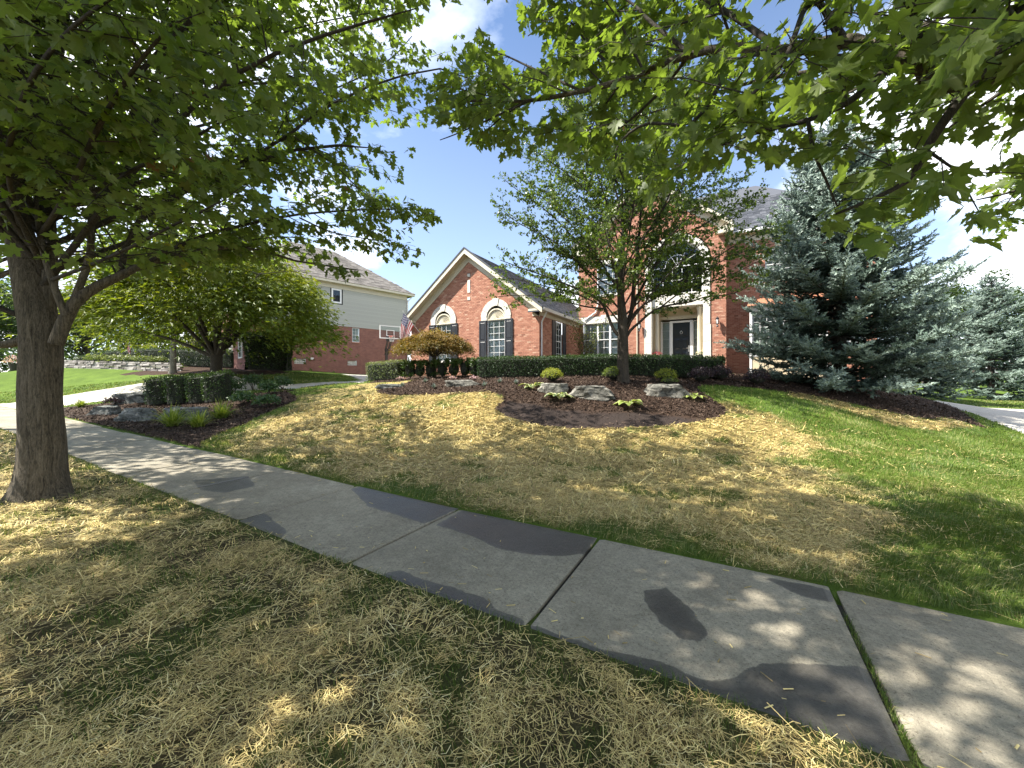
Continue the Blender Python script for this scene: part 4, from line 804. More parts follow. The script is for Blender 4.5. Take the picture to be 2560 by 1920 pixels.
for xa, xb in ((-8.47, -7.75), (-.56, .16)): MB().box(xa, xb, HY0 - .38, HY0 - .05, 8.98, 9.32).build('eave_return', M['cream'], house)
rf = MB()
rf.add([(-2, 23.6, E2), (6.4, 23.6, E2), (1.4, 28.5, 13.6), (-2, 28.5, 13.6), (6.4, 34.4, E2), (XW1 - .4, 34.4, E2), (-3, 28.5, 13.6), (XW1 - .4, 27.5, E2)], [(0,1,2,3),(1,4,2),(4,5,6,3,2),(5,7,6)])
za = MAP + .6
for sx in (-1, 1): rf.add([(XM, HY0 - .4, za), (XM, 28.5, za), (XM + sx * 4.32, 28.5, za - 4.32 * MS), (XM + sx * 4.32, HY0 - .4, za - 4.32 * MS)], [(0,1,2,3)])
up = rf.build('upper_roof', M['shingle'], house)
shingles(up, slope_frame((XM + 4.32, HY0 - .4 + 3, za - 4.32 * MS + .002), (0, 1, 0), (-1, 0, MS)), 6.0, 5.4, M['shingle'], nsingle=0, seed=8)
shingles(up, slope_frame((XM - 4.32, HY0 - .4 + 3, za - 4.32 * MS + .002), (0, -1, 0), (1, 0, MS)), 6.0, 5.4, M['shingle'], nsingle=0, seed=9)
shingles(up, slope_frame((3.3, 23.62, E2 + .02), (1, 0, 0), (0, 1, (13.6 - E2) / 4.9)), 6.2, 4.4, M['shingle'], clip=lambda x, y: x < 3.0 - y * .80, nsingle=100, seed=7)
# ------------------------------------------------------------------ neighbour's house across the side drive
nb0 = np.array(at(776, 800, 29.75)); nb1 = np.array(at(1020, 800, 36.0)); nd = (nb1 - nb0)[:2]; nd /= np.linalg.norm(nd); NRZ = math.atan2(nd[1], nd[0])
nf = nb1[:2] - nd * 12.6                                    # front corner
gN = 1.75
nh = empty('neighbor_house', (nf[0], nf[1], 0), NRZ, label='two storey house with grey lap siding over red brick and a tan hipped roof', cat='house')
LN, ZB, ZE = 12.6, 5.8, 8.8                               # length, top of brick, top of siding
holes = [(2.9, 3.72, 2.62, 3.02), (6.92, 7.73, 2.6, 3.0), (7.31, 7.95, 4.56, 5.76)]
mb = MB(); zc = sorted({0.5, ZB, *[h[2] for h in holes], *[h[3] for h in holes]})
for za, zb in zip(zc[:-1], zc[1:]):
    for a, b in cut([(0, LN)], [(h[0], h[1]) for h in holes if h[2] < (za + zb) / 2 < h[3]]): mb.add([(a,0,za),(b,0,za),(b,0,zb),(a,0,zb)],[(0,1,2,3)])
for h in holes: mb.add([(h[0],0,h[2]),(h[0],.12,h[2]),(h[0],.12,h[3]),(h[0],0,h[3]),(h[1],0,h[2]),(h[1],.12,h[2]),(h[1],.12,h[3]),(h[1],0,h[3])],[(0,1,2,3),(7,6,5,4),(3,2,6,7),(0,4,5,1)])
mb.add([(0,0,.5),(0,9,.5),(0,9,ZB),(0,0,ZB),(LN,0,.5),(LN,9,.5),(LN,9,ZE),(LN,0,ZE)],[(3,2,1,0),(4,5,6,7)])
mb.build('wall', M['far_brick'], nh)
MB().box(0, LN, -.03, 0, gN - .8, gN + .12).build('foundation', M['mortar'], nh)
zz = ZB; i = 0
wx0, wx1, wz0, wz1 = 5.62, 6.42, 7.62, 8.78
while zz < ZE - .02:
    z1 = min(zz + .158, ZE); parts_ = cut([(.05, LN - .1)], [(wx0 - .1, wx1 + .1)] if wz0 - .1 < (zz + z1) / 2 < wz1 + .1 else [])
    for a, b in parts_:
        m = MB(); t = random.random(); m.add([(a,-.028,zz),(b,-.028,zz),(b,-.008,z1),(a,-.008,z1),(a,.0,zz),(b,.0,zz)],[(0,1,2,3),(4,5,1,0)],t); m.build('siding_board', M['siding'], nh)
    zz = z1
MB().add([(0,.004,ZB),(LN,.004,ZB),(LN,.004,ZE),(0,.004,ZE)],[(0,1,2,3)]).build('sheathing', M['dark'], nh)
MB().box(-.02, .09, -.045, .02, ZB, ZE).box(LN - .11, LN + .02, -.045, .02, ZB, ZE).box(.09, LN - .11, -.05, 0, ZE, ZE + .38).build('trim_board', M['cream'], nh)
m = MB(); m.box(-.4, LN + .45, -.46, .1, ZE + .38, ZE + .44); m.box(-.4, LN + .45, -.5, -.46, ZE + .36, ZE + .54); m.box(LN + .4, LN + .45, -.46, 9, ZE + .36, ZE + .54); m.build('eave', M['cream'], nh)
rz_ = ZE + .54; RT = 13.2
m = MB(); m.add([(-.5,-.52,rz_),(LN+.5,-.52,rz_),(LN+.5,9.5,rz_),(-.5,9.5,rz_),(3.8,4.5,RT),(LN-4.9,4.5,RT)],[(0,1,5,4),(1,2,5),(2,3,4,5),(3,0,4)])
nroof = m.build('roof', M['shingle_tan'], nh)
kk = (RT - rz_) / 5.02
shingles(nroof, slope_frame((LN / 2, -.52, rz_ + .01), (1, 0, 0), (0, 1, kk)), LN + .9, 6.2, M['shingle_tan'], clip=lambda x, y: -LN/2 - .4 + y * .68 < x < LN/2 + .4 - y * .86, exposure=.2, tab=.45, nsingle=60, seed=5)
dsp = MB(); dsp.cyl((LN + .3, -.45, rz_ - .1), (LN - .1, -.09, rz_ - .7), .05, k=6); dsp.cyl((LN - .1, -.09, rz_ - .7), (LN - .1, -.09, gN), .05, k=6); dsp.build('downspout', M['white'], nh)
w_ = window(nh, fr((wx0 + wx1) / 2, -.03, wz0, 0), wx1 - wx0, wz1 - wz0, 1, 1, hung=False, blind='curtain', fw=.12)
window(nh, fr(7.63, .05, 4.56, 0), .64, 1.2, 2, 2, blind='curtain', fw=.05)
MB().box(7.26, 8.0, -.05, .05, 4.48, 4.555).build('sill', M['brick'], nh)
for (a, b, z0, z1) in holes[:2]:
    gb = window(nh, fr((a + b) / 2, .06, z0 + .01, 0), b - a, z1 - z0 - .02, 5, 2, hung=False, blind='blind', fw=.02, mw=.04)
MB().box(4.03, 4.24, -.12, 0, 2.98, 3.13).build('vent_hood', M['white'], nh)
# front of the neighbour's house, running off to the left behind the trees
MB().add([(0,0,.5),(0,-.0,.5)],[]).v
m = MB(); m.add([(0,9,.8),(0,0,.8),(0,0,ZE),(0,9,ZE)],[(0,1,2,3)])
# front facade bricks facing the street with white-trimmed windows
fw_ = MB(); fw_.add([(-.01,.02,.8),(-.01,10,.8),(-.01,10,ZE+.4),(-.01,.02,ZE+.4)],[(3,2,1,0)]); fo = fw_.build('front_wall', M['far_brick'], nh)
for y in (2.2, 5.2, 8.0):
    for z in (3.0, 6.5): window(nh, Matrix.Translation((-.06, y, z)) @ Matrix.Rotation(-math.pi / 2, 4, 'Z'), 1.1, 1.7, 2, 2, blind='curtain', fw=.1)

# ------------------------------------------------------------------ hoops and flags
def hoop(loc, rz, label, glass_h=1.0, w=1.6, arm=1.1, dirx=1):
    r = empty('basketball_hoop', loc, rz, label=label, cat='basketball hoop', group='basketball hoops beside the driveways')
    MB().box(-.09, .09, -.09, .09, 0, 2.2).box(-.2, .2, -.2, .2, 0, .05).build('post', M['black'], r)
    a = MB()
    for z0, z1 in ((1.7, 2.75), (2.05, 3.1)):
        for s in (-.12, .12): a.cyl((s, 0, z0), (s, -arm, z1), .035, k=6)
    a.box(-.3, .3, -arm - .02, -arm + .05, 2.7, 3.2); a.build('arm', M['black'], r)
    f = MB(); y = -arm - .06; b0 = 2.87
    f.box(-w/2, w/2, y-.03, y+.03, b0, b0+.07); f.box(-w/2, w/2, y-.03, y+.03, b0+glass_h-.07, b0+glass_h); f.box(-w/2, -w/2+.07, y-.03, y+.03, b0+.07, b0+glass_h-.07); f.box(w/2-.07, w/2, y-.03, y+.03, b0+.07, b0+glass_h-.07)
    for x0, x1, z0, z1 in ((-.3,.3,.2,.25),(-.3,.3,.62,.67),(-.3,-.25,.25,.62),(.25,.3,.25,.62)): f.box(x0, x1, y-.02, y-.008, b0+z0, b0+z1)
    bd = f.build('backboard_frame', M['white'], r)
    MB().box(-w/2+.07, w/2-.07, y-.004, y+.004, b0+.07, b0+glass_h-.07).build('backboard_glass', M['glass'], r)
    rm = MB(); c = (0, y-.4, 3.05)
    for i in range(18): t0, t1 = 2*math.pi*i/18, 2*math.pi*(i+1)/18; rm.cyl((c[0]+.23*math.cos(t0), c[1]+.23*math.sin(t0), c[2]), (c[0]+.23*math.cos(t1), c[1]+.23*math.sin(t1), c[2]), .012, k=5, cap=False)
    rm.box(-.08, .08, y-.2, y, 2.98, 3.06); ro = rm.build('rim', M['orange'], r)
    nt_ = MB()
    for i in range(12):
        t0 = 2*math.pi*i/12
        for s in (-1, 1): nt_.cyl((.23*math.cos(t0), c[1]+.23*math.sin(t0), 3.04), (.13*math.cos(t0+s*.5), c[1]+.13*math.sin(t0+s*.5), 2.62), .006, k=3, cap=False)
    nt_.build('net', M['net'], ro); return r
hp = at(966, 930, 30.5); hoop((hp[0], hp[1], hz(hp[0], hp[1])), math.radians(62), 'black basketball hoop with clear backboard beside the grey sided house')
hp = at(2592, 980, 19.5); hoop((hp[0], hp[1], hz(hp[0], hp[1])), math.radians(5), 'basketball hoop at the right driveway before the spruces', 1.0, 1.8)
def flagmat():
    m, t, b = newmat('flag_cloth'); u = attr(t, 'fu'); v = attr(t, 'fv')
    a = N(t, 'ShaderNodeMath', operation='MULTIPLY', i_1=13.0); t.links.new(v, a.inputs[0]); f = N(t, 'ShaderNodeMath', operation='FLOOR'); t.links.new(a.outputs[0], f.inputs[0])
    mo = N(t, 'ShaderNodeMath', operation='MODULO', i_1=2.0); t.links.new(f.outputs[0], mo.inputs[0])
    stripes = mixc(t, mo.outputs[0], (0.36, 0.012, 0.03), (0.62, 0.61, 0.60))
    iu = N(t, 'ShaderNodeMath', operation='LESS_THAN', i_1=0.4); t.links.new(u, iu.inputs[0]); iv = N(t, 'ShaderNodeMath', operation='LESS_THAN', i_1=7/13); t.links.new(v, iv.inputs[0])
    ca = N(t, 'ShaderNodeMath', operation='MULTIPLY'); t.links.new(iu.outputs[0], ca.inputs[0]); t.links.new(iv.outputs[0], ca.inputs[1])
    su = N(t, 'ShaderNodeMath', operation='MULTIPLY', i_1=11/.4); t.links.new(u, su.inputs[0]); sv = N(t, 'ShaderNodeMath', operation='MULTIPLY', i_1=9*13/7); t.links.new(v, sv.inputs[0])
    cb = N(t, 'ShaderNodeCombineXYZ'); t.links.new(su.outputs[0], cb.inputs[0]); t.links.new(sv.outputs[0], cb.inputs[1])
    fu = N(t, 'ShaderNodeVectorMath', operation='FRACTION'); t.links.new(cb.outputs[0], fu.inputs[0]); di = N(t, 'ShaderNodeVectorMath', operation='DISTANCE'); di.inputs[1].default_value = (.5, .5, 0); t.links.new(fu.outputs[0], di.inputs[0])
    fl = N(t, 'ShaderNodeVectorMath', operation='FLOOR'); t.links.new(cb.outputs[0], fl.inputs[0]); sp = N(t, 'ShaderNodeSeparateXYZ'); t.links.new(fl.outputs[0], sp.inputs[0])
    sm = N(t, 'ShaderNodeMath', operation='ADD'); t.links.new(sp.outputs[0], sm.inputs[0]); t.links.new(sp.outputs[1], sm.inputs[1]); m2 = N(t, 'ShaderNodeMath', operation='MODULO', i_1=2.0); t.links.new(sm.outputs[0], m2.inputs[0])
    ev = N(t, 'ShaderNodeMath', operation='LESS_THAN', i_1=.5); t.links.new(m2.outputs[0], ev.inputs[0]); ls = N(t, 'ShaderNodeMath', operation='LESS_THAN', i_1=.42); t.links.new(di.outputs['Value'], ls.inputs[0])
    st = N(t, 'ShaderNodeMath', operation='MULTIPLY'); t.links.new(ev.outputs[0], st.inputs[0]); t.links.new(ls.outputs[0], st.inputs[1])
    can = mixc(t, st.outputs[0], (0.035, 0.035, 0.14), (0.7, 0.7, 0.7)); c = mixc(t, ca.outputs[0], stripes, can)
    t.links.new(c, b.inputs['Base Color']); b.inputs['Roughness'].default_value = .8
    tr = N(t, 'ShaderNodeBsdfTranslucent'); t.links.new(c, tr.inputs[0]); mx = N(t, 'ShaderNodeMixShader'); mx.inputs[0].default_value = .3; t.links.new(b.outputs[0], mx.inputs[1]); t.links.new(tr.outputs[0], mx.inputs[2]); t.links.new(mx.outputs[0], t.nodes['Material Output'].inputs[0]); return m
M['flag'] = flagmat()
def flag(base, tip, hoist, fly, flydir, label, group='flags on house poles'):
    base, tip = np.array(base), np.array(tip); pd = (tip - base) / np.linalg.norm(tip - base)
    r = empty('flag', tuple(base), label=label, cat='flag', group=group)
    p = MB(); p.cyl((0,0,0), tip - base + pd * .06, .014, k=8); p.lathe([(.0,.0),(.03,.03),(.0,.06)], tuple(tip - base + pd * .05), 8); p.build('pole', M['white'], r)
    p = MB(); p.cyl((0, .08, -.08), pd * .2, .03, k=8); p.box(-.06,.06,.07,.09,-.16,.04); p.build('bracket', M['black'], r)
    nu, nv_ = 46, 20; fd = np.array(flydir, float); fd /= np.linalg.norm(fd); side_ = np.cross(pd, fd); side_ /= np.linalg.norm(side_)
    V, U, Vv = [], [], []
    for i in range(nu + 1):
        for j in range(nv_ + 1):
            u, v = i / nu, j / nv_; dn = np.array([0, 0, -1.0]); d = fd * (1 - .55*u) + dn * .55*u
            w = u ** .8
            p_ = (tip - base) - pd * hoist * (v * (1 - .38 * w) + .12 * w) + d * fly * u * (1 - .06 * math.sin(3 * v)) + side_ * (.075 * w * math.sin(11 * v + 3.5 * u) + .04 * w * math.sin(5 * u + 23 * v))
            V.append(p_); U.append(u); Vv.append(v)
    f = [(i*(nv_+1)+j, (i+1)*(nv_+1)+j, (i+1)*(nv_+1)+j+1, i*(nv_+1)+j+1) for i in range(nu) for j in range(nv_)]
    link('cloth', mesh_np('cloth', np.array(V), [np.array(f)], smooth=True, vattr={'fu': U, 'fv': Vv}), r, M['flag'])
flag(on_y(1062, 847, GY0 - .1), on_y(1009, 781, GY0 - 1.25), .92, 1.5, (-.38, -.1, -1.0), 'large stars and stripes flag on an angled pole at the gable wing')
p_ = at(338, 884, 30.0); flag(p_, p_ + np.array([-.25, -.3, 1.0]), .5, .8, (.3, -.3, -.9), 'small distant stars and stripes flag above the far clipped hedge')

# ------------------------------------------------------------------ foliage tools
def frames(Dn, Nn):
    D = Dn / np.linalg.norm(Dn, axis=1, keepdims=True); n = Nn - (Nn * D).sum(1, keepdims=True) * D; n /= np.linalg.norm(n, axis=1, keepdims=True) + 1e-9
    return np.cross(D, n), D, n                             # side, direction, normal
def place(T, P, Sd, D, Nn, size):
    """template T (k,3: side, along, normal) at every point."""
    return P[:, None] + (T[None, :, 0:1] * Sd[:, None] + T[None, :, 1:2] * D[:, None] + T[None, :, 2:3] * Nn[:, None]) * size[:, None, None]
def leaves_mesh(name, T, faces, P, D, Nn, size, tone):
    Sd, D, Nn = frames(D, Nn); V = place(T, P, Sd, D, Nn, size).reshape(-1, 3); k = len(T); n = len(P); b = (np.arange(n) * k)[:, None]
    fs = []; ts = []
    for sz in sorted({len(f) for f in faces}):
        ff = np.array([f for f in faces if len(f) == sz]); fs.append((b[:, :, None] + ff[None]).reshape(-1, sz)); ts.append(np.where(np.repeat(tone, len(ff)) < .93, np.clip(np.repeat(tone, len(ff)) + rng.normal(0, .05, n * len(ff)), 0, .93), np.repeat(tone, len(ff))))
    return mesh_np(name, V, fs, np.concatenate(ts))
LEAF2 = (np.array([(0, 0, 0), (.36, .45, .10), (0, 1, -.04), (-.36, .45, .10)]), [(0, 1, 2), (0, 2, 3)])
LEAF1 = (np.array([(0, 0, 0), (.32, .5, .05), (0, 1, 0), (-.32, .5, .05)]), [(0, 1, 2, 3)])
def unit(n):
    v = rng.normal(size=(n, 3)); return v / np.linalg.norm(v, axis=1, keepdims=True)
def leaf_cloud(name, parent, mat, P, Nrm, size, jitter=.8, tpl=LEAF1, tone=None, **kw):
    n = len(P); d = unit(n) * jitter + Nrm * .25 + np.array([0, 0, .15]); nn = Nrm + unit(n) * jitter
    if tone is None: tone = rng.random(n)
    return link(name, leaves_mesh(name, tpl[0], tpl[1], P, d, nn, size * rng.uniform(.65, 1.3, n), np.clip(tone, 0, 1)), parent, mat, **kw)
def tubes(paths, k=5):
    V, Fq = [], []; n = 0
    ang = np.arange(k) * 2 * np.pi / k; ca, sa = np.cos(ang), np.sin(ang); base = np.arange(k)
    for P, R in paths:
        P = np.asarray(P, float); R = np.asarray(R, float); T = np.gradient(P, axis=0); T /= np.linalg.norm(T, axis=1, keepdims=True) + 1e-9
        ref = np.array([0.31, 0.2, 1.0]) if abs(T[0, 2]) < .9 else np.array([1.0, .2, 0]); A = np.cross(T, ref); A /= np.linalg.norm(A, axis=1, keepdims=True) + 1e-9; B = np.cross(T, A)
        ring = P[:, None] + (A[:, None] * ca[None, :, None] + B[:, None] * sa[None, :, None]) * R[:, None, None]; V.append(ring.reshape(-1, 3))
        for i in range(len(P) - 1):
            a = n + i * k + base; b = n + i * k + (base + 1) % k; Fq.append(np.stack([a, b, b + k, a + k], 1))
        n += len(P) * k
    return np.vstack(V), np.vstack(Fq)
def tube_obj(name, paths, parent, mat, k=6, **kw):
    V, f = tubes(paths, k); return link(name, mesh_np(name, V, [f], smooth=True), parent, mat, **kw)
def smooth_path(pts, n=14):
    pts = np.asarray(pts, float); m = len(pts)
    if m < 3: t = np.linspace(0, 1, n)[:, None]; return pts[0] * (1 - t) + pts[-1] * t
    t = np.linspace(0, m - 1, n); o = []
    for u in t:
        i = min(int(u), m - 2); f = u - i; p0 = pts[max(i - 1, 0)]; p1 = pts[i]; p2 = pts[i + 1]; p3 = pts[min(i + 2, m - 1)]
        o.append(.5 * ((2 * p1) + (-p0 + p2) * f + (2*p0 - 5*p1 + 4*p2 - p3) * f * f + (-p0 + 3*p1 - 3*p2 + p3) * f**3))
    return np.array(o)
def trunk_mesh(pts, radii, k=28, bark=.06, seed=0, flare=None, n=46):
    P = smooth_path(pts, n); R = np.interp(np.linspace(0, 1, n), np.linspace(0, 1, len(radii)), radii); V, f = tubes([(P, R)], k)
    V = V.reshape(n, k, 3); c = P[:, None]; off = V - c
    for i in range(n):
        for j in range(k):
            a = 2 * math.pi * j / k; ca, sa = math.cos(a), math.sin(a); z_ = P[i, 2]
            n_ = mnoise.noise(Vector((ca * 1.7 + seed, sa * 1.7, z_ * 1.3))) * bark
            rg = abs(mnoise.noise(Vector((ca * 6 + seed, sa * 6, z_ * 1.5)))) + .6 * abs(mnoise.noise(Vector((ca * 13 + seed, sa * 13, z_ * 3))))
            n_ += bark * (.55 - 1.1 * math.exp(-rg * 7)) * .6
            fl = 0
            if flare: h_ = z_ - P[0, 2]; fl = flare * (math.exp(-h_ / .13) * (.5 + 1.2 * max(-.3, mnoise.noise(Vector((ca * 1.9 + seed, sa * 1.9, 3))))) + .22 * math.exp(-h_ / .5))
            V[i, j] = c[i, 0] + off[i, j] * (1 + n_ + fl)
    return V.reshape(-1, 3), f

# ------------------------------------------------------------------ hedges, shrubs and perennials
def hedge(name, path, w, h, label, cat, mat, dens=900, ls=.035, group=None, rough=.05, taper=.0, gaps=0.0, tonebias=.0):
    """Clipped hedge along a ground path [(x,y)...]: solid core coloured as inner shade and a shell of leaves."""
    path = np.array(path, float); seg = np.linalg.norm(np.diff(path, axis=0), axis=1); L = seg.sum(); cs = np.concatenate([[0], np.cumsum(seg)])
    def at_s(s): return np.stack([np.interp(s, cs, path[:, 0]), np.interp(s, cs, path[:, 1])], -1)
    mid = at_s(np.array([L / 2]))[0]; r = empty(name, (mid[0], mid[1], hz(*mid)), label=label, cat=cat, group=group); o0 = np.array(r.location)
    def tang(s): d = at_s(np.clip(s + .05, 0, L)) - at_s(np.clip(s - .05, 0, L)); return d / (np.linalg.norm(d, axis=-1, keepdims=True) + 1e-9)
    def surf(s, v, top, side):
        """s along, v in -1..1 across (top) or 0..1 up (side)"""
        c = at_s(s); T = tang(s); Nn = np.stack([-T[:, 1], T[:, 0]], 1)
        end = np.clip(np.minimum(s, L - s) / (w * .36), 0, 1); rd = (1 - (1 - end) ** 3) ** .5 * .98 + .02
        wob_ = (fbm(s * 1.0, v * .4 + side * 3, .5, 3) - .5) * rough * 4
        zt = h + (fbm(s, v, .7, 7) - .5) * rough * 1.6
        ww = w / 2 * rd
        off = np.where(top, v * ww * .92, side * (ww * (1 + wob_) - taper * w * (1 - v)))
        z = np.where(top, zt - .10 * h * np.abs(v) ** 4, v * zt * .97)
        xy = c + Nn * off[:, None]; g_ = height(xy[:, 0], xy[:, 1]); base = height(c[:, 0], c[:, 1])
        P = np.stack([xy[:, 0], xy[:, 1], base * .7 + g_ * .3 + z], 1)
        nrm = np.where(top[:, None], np.array([0, 0, 1.0]), np.stack([Nn[:, 0] * side, Nn[:, 1] * side, .25 + 0 * side], 1)); return P, nrm
    n_s = int(2 * L * h * dens); n_t = int(L * w * dens)
    s = rng.uniform(0, L, n_s + n_t); ec = rng.random(n_s + n_t) < min(.45, .30 * w / L + .02); s = np.where(ec, np.where(rng.random(n_s + n_t) < .5, w * .2 * rng.random(n_s + n_t) ** 2, L - w * .2 * rng.random(n_s + n_t) ** 2), s); top = np.arange(n_s + n_t) >= n_s; v = np.where(top, rng.uniform(-1, 1, n_s + n_t), rng.uniform(.04, 1, n_s + n_t) ** .8); sd_ = np.where(rng.random(n_s + n_t) < .5, -1, 1)
    P, nrm = surf(s, v, top, sd_)
    if gaps: k = rng.random(len(P)) > gaps * sstep(.45, .62, fbm(s, P[:, 2], .22, 9)) * (~top); P, nrm, top, v = P[k], nrm[k], top[k], v[k]
    P = P + nrm * (.03 - rng.random(len(P)) ** 1.6 * .15 + .05 * (rng.random(len(P)) < .04))[:, None]
    tone = rng.random(len(P)) * .6 + np.where(top, .25, 0) + tonebias + .15 * (fbm(P[:, 0], P[:, 1], .5) - .5)  # top leaves get a lighter tone: a highlight from above put into the colour
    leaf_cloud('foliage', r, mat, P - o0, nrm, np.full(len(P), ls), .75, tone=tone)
    # core
    ns = max(8, int(L / .15)); ss = np.linspace(.0, L, ns); ring = [(-1, .02), (-1, .5), (-1, .93), (0, 1), (1, .93), (1, .5), (1, .02)]; V = []
    for a, b in ring:
        Pc, _ = surf(ss, np.full(ns, b if a else 0.0), np.full(ns, a == 0), np.full(ns, float(a or 1))); cc_ = np.concatenate([at_s(ss), np.zeros((ns, 1))], 1); Pc[:, :2] = cc_[:, :2] + (Pc[:, :2] - cc_[:, :2]) * .78
        if a == 0 or b > .9: Pc[:, 2] -= .05
        V.append(Pc - o0)
    k = len(ring); V = np.stack(V, 1).reshape(-1, 3); f = [(i*k+j, i*k+j+1, (i+1)*k+j+1, (i+1)*k+j) for i in range(ns-1) for j in range(k-1)]
    me = mesh_np('branches', V, [np.array(f)], np.full(len(f), 0.0)); link('branches', me, r, M['core'])  # solid dark body standing for the shade inside the hedge
    return r
M['core'] = plain('inner_shade', (0.016, 0.018, 0.010), 0.95, 0.4, 30, 0.6)  # near-black that paints the shade between the leaves
def shrub(name, x, y, rx, ry, h, label, cat, mat, n=900, ls=.03, group=None, open_=.35, z=None, tpl=LEAF1, base=.0, stems=9, squash=2.2, tonez=.35, boxy=1.0):
    z = hz(x, y) if z is None else z; r = empty(name, (x, y, z), rng.uniform(0, 6), label=label, cat=cat, group=group)
    d = unit(n); d[:, 2] = np.abs(d[:, 2]) * 1.0 - .25 * (rng.random(n) < .4); rad = 1 - open_ * rng.random(n) ** 1.6
    lump = 1 + .22 * np.array([mnoise.noise(Vector((v[0] * 2.2 + x, v[1] * 2.2 + y, v[2] * 2.2))) for v in d])
    db = np.sign(d) * np.abs(d) ** boxy
    P = db * (rad * lump)[:, None] * np.array([rx, ry, h * .55]) + np.array([0, 0, h * (.45 + base)])
    P[:, 2] = np.clip(P[:, 2], .02, None)
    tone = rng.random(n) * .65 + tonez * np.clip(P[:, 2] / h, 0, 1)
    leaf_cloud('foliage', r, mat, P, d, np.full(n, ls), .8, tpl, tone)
    if open_ < .45:
        bm = bmesh.new(); bmesh.ops.create_icosphere(bm, subdivisions=2, radius=1)
        for v in bm.verts:
            k_ = .70 * (1 + .3 * mnoise.noise(v.co * 2.2 + Vector((x, y, 0)))); v.co = Vector((v.co.x * rx * k_, v.co.y * ry * k_, max(.02, v.co.z * h * .55 * k_ + h * (.45 + base))))
        me = bpy.data.meshes.new('branches'); bm.to_mesh(me); bm.free(); link('branches', me, r, M['core'])  # dark inner blob: shade behind the leaves as a solid colour
    st = []
    for i in range(stems):
        a = rng.uniform(0, 6.3); e = np.array([math.cos(a) * rx * .7, math.sin(a) * ry * .7, h * rng.uniform(.5, .85)]); st.append((smooth_path([(0, 0, -.03), e * np.array([.35, .35, .5]), e], 6), np.linspace(.010, .003, 6)))
    tube_obj('stem', st, r, M['bark_dark'], 4); return r
def hosta(x, y, s, label, n=13, mat='hosta'):
    z = hz(x, y); r = empty('hosta', (x, y, z), label=label, cat='hosta', group='hostas among the boulders')
    for i in range(n):
        a = i * 2.4 + rng.uniform(-.3, .3); l = s * rng.uniform(.75, 1.15) * (1 if i < n * .65 else .7); up = rng.uniform(.75, 1.3) if i < n * .65 else rng.uniform(1.2, 1.9); V = []; w = l * .26
        for k in range(8):
            t = k / 7; ww = w * math.sin(math.pi * min(1, max(0, (t - .3) / .7)) ** .75) + .006; rr = l * t; zz = l * (up * t - (up * .62 + .25) * t * t)
            for q_ in (-1, -.62, 0, .62, 1): V.append((rr, ww * q_, zz + .25 * ww * abs(q_)))
        f = [(k*5+j, (k+1)*5+j, (k+1)*5+j+1, k*5+j+1) for k in range(7) for j in range(4)]; rim = [float(j in (0, 3)) * .8 + .1 * random.random() for k in range(7) for j in range(4)]
        o = link('leaf', mesh_np('leaf', np.array(V), [np.array(f)], rim, True), r, M[mat], rz=a)
    return r
M['hosta'] = leafmat('hosta_leaf', [(0, (0.07, 0.12, 0.03)), (.25, (0.11, 0.17, 0.045)), (.6, (0.40, 0.42, 0.20)), (1, (0.55, 0.55, 0.34))], .3, .4)
M['hosta_gold'] = leafmat('golden_hosta_leaf', [(0, (0.20, 0.27, 0.05)), (.5, (0.27, 0.33, 0.08)), (1, (0.42, 0.44, 0.2))], .3, .4)
def tuft(name, x, y, L, label, cat, mat, n=90, wd=.006, spread=1.0, up=1.0, group=None):
    z = hz(x, y); r = empty(name, (x, y, z), label=label, cat=cat, group=group); V, f, T = [], [], []; c = 0
    for i in range(n):
        a = rng.uniform(0, 6.3); l = L * rng.uniform(.6, 1.15); lean = rng.uniform(.15, 1.0) * spread; rise = up * rng.uniform(.6, 1.1); w = wd * rng.uniform(.6, 1.3); ca, sa = math.cos(a), math.sin(a); x0, y0 = rng.normal(0, L * .06, 2)
        for k in range(6):
            t = k / 5; rr = l * lean * t; zz = l * (rise * t - .75 * lean * rise * t * t); ww = w * (1 - t) ** .6 + .0006
            V += [(x0 + rr * ca - ww * sa, y0 + rr * sa + ww * ca, zz), (x0 + rr * ca + ww * sa, y0 + rr * sa - ww * ca, zz)]
        f += [(c+2*k, c+2*k+1, c+2*k+3, c+2*k+2) for k in range(5)]; T += [rng.random()] * 5; c += 12
    link('foliage', mesh_np('foliage', np.array(V), [np.array(f)], T), r, M[mat]); return r
def boulder(x, y, sx, sy, sz, rz, label, mat='rock', seed=0, sink=.25, flat=.55, group='boulders in the planting beds', z=None, name='boulder'):
    bm = bmesh.new(); bmesh.ops.create_icosphere(bm, subdivisions=4, radius=1)
    rr = np.random.default_rng(seed); pl = [(Vector((v[0], v[1], abs(v[2]) * .5 - .05)).normalized(), d) for v, d in zip(rr.normal(size=(10, 3)), rr.uniform(.62, .95, 10))] + [(Vector((0, 0, 1)), flat), (Vector((.12, -.08, 1)).normalized(), flat + .06), (Vector((0, -1, .1)).normalized(), .74)]
    for v in bm.verts:
        p = v.co.copy()
        p = Vector((math.copysign(abs(p.x) ** .6, p.x), math.copysign(abs(p.y) ** .6, p.y), math.copysign(abs(p.z) ** .6, p.z)))
        for n_, d in pl:
            e = p.dot(n_) - d
            if e > 0: p -= n_ * e * .96
        q_ = p * 1.3 + Vector((seed * 3.1, 0, 0)); p += p.normalized() * (mnoise.fractal(q_, .8, 2.1, 6) * .17)
        lay = math.sin(p.z * 17 + mnoise.noise(q_ * 1.2) * 3) * .02; p.x += p.x * lay; p.y += p.y * lay
        v.co = Vector((p.x * sx, p.y * sy, p.z * sz))
    me = bpy.data.meshes.new(name); bm.to_mesh(me); bm.free()
    z = hz(x, y) if z is None else z
    return link(name, me, None, M[mat], loc=(x, y, z + sz * (flat - 2 * sink * flat) * .9), rz=rz, label=label, cat='boulder', group=group)
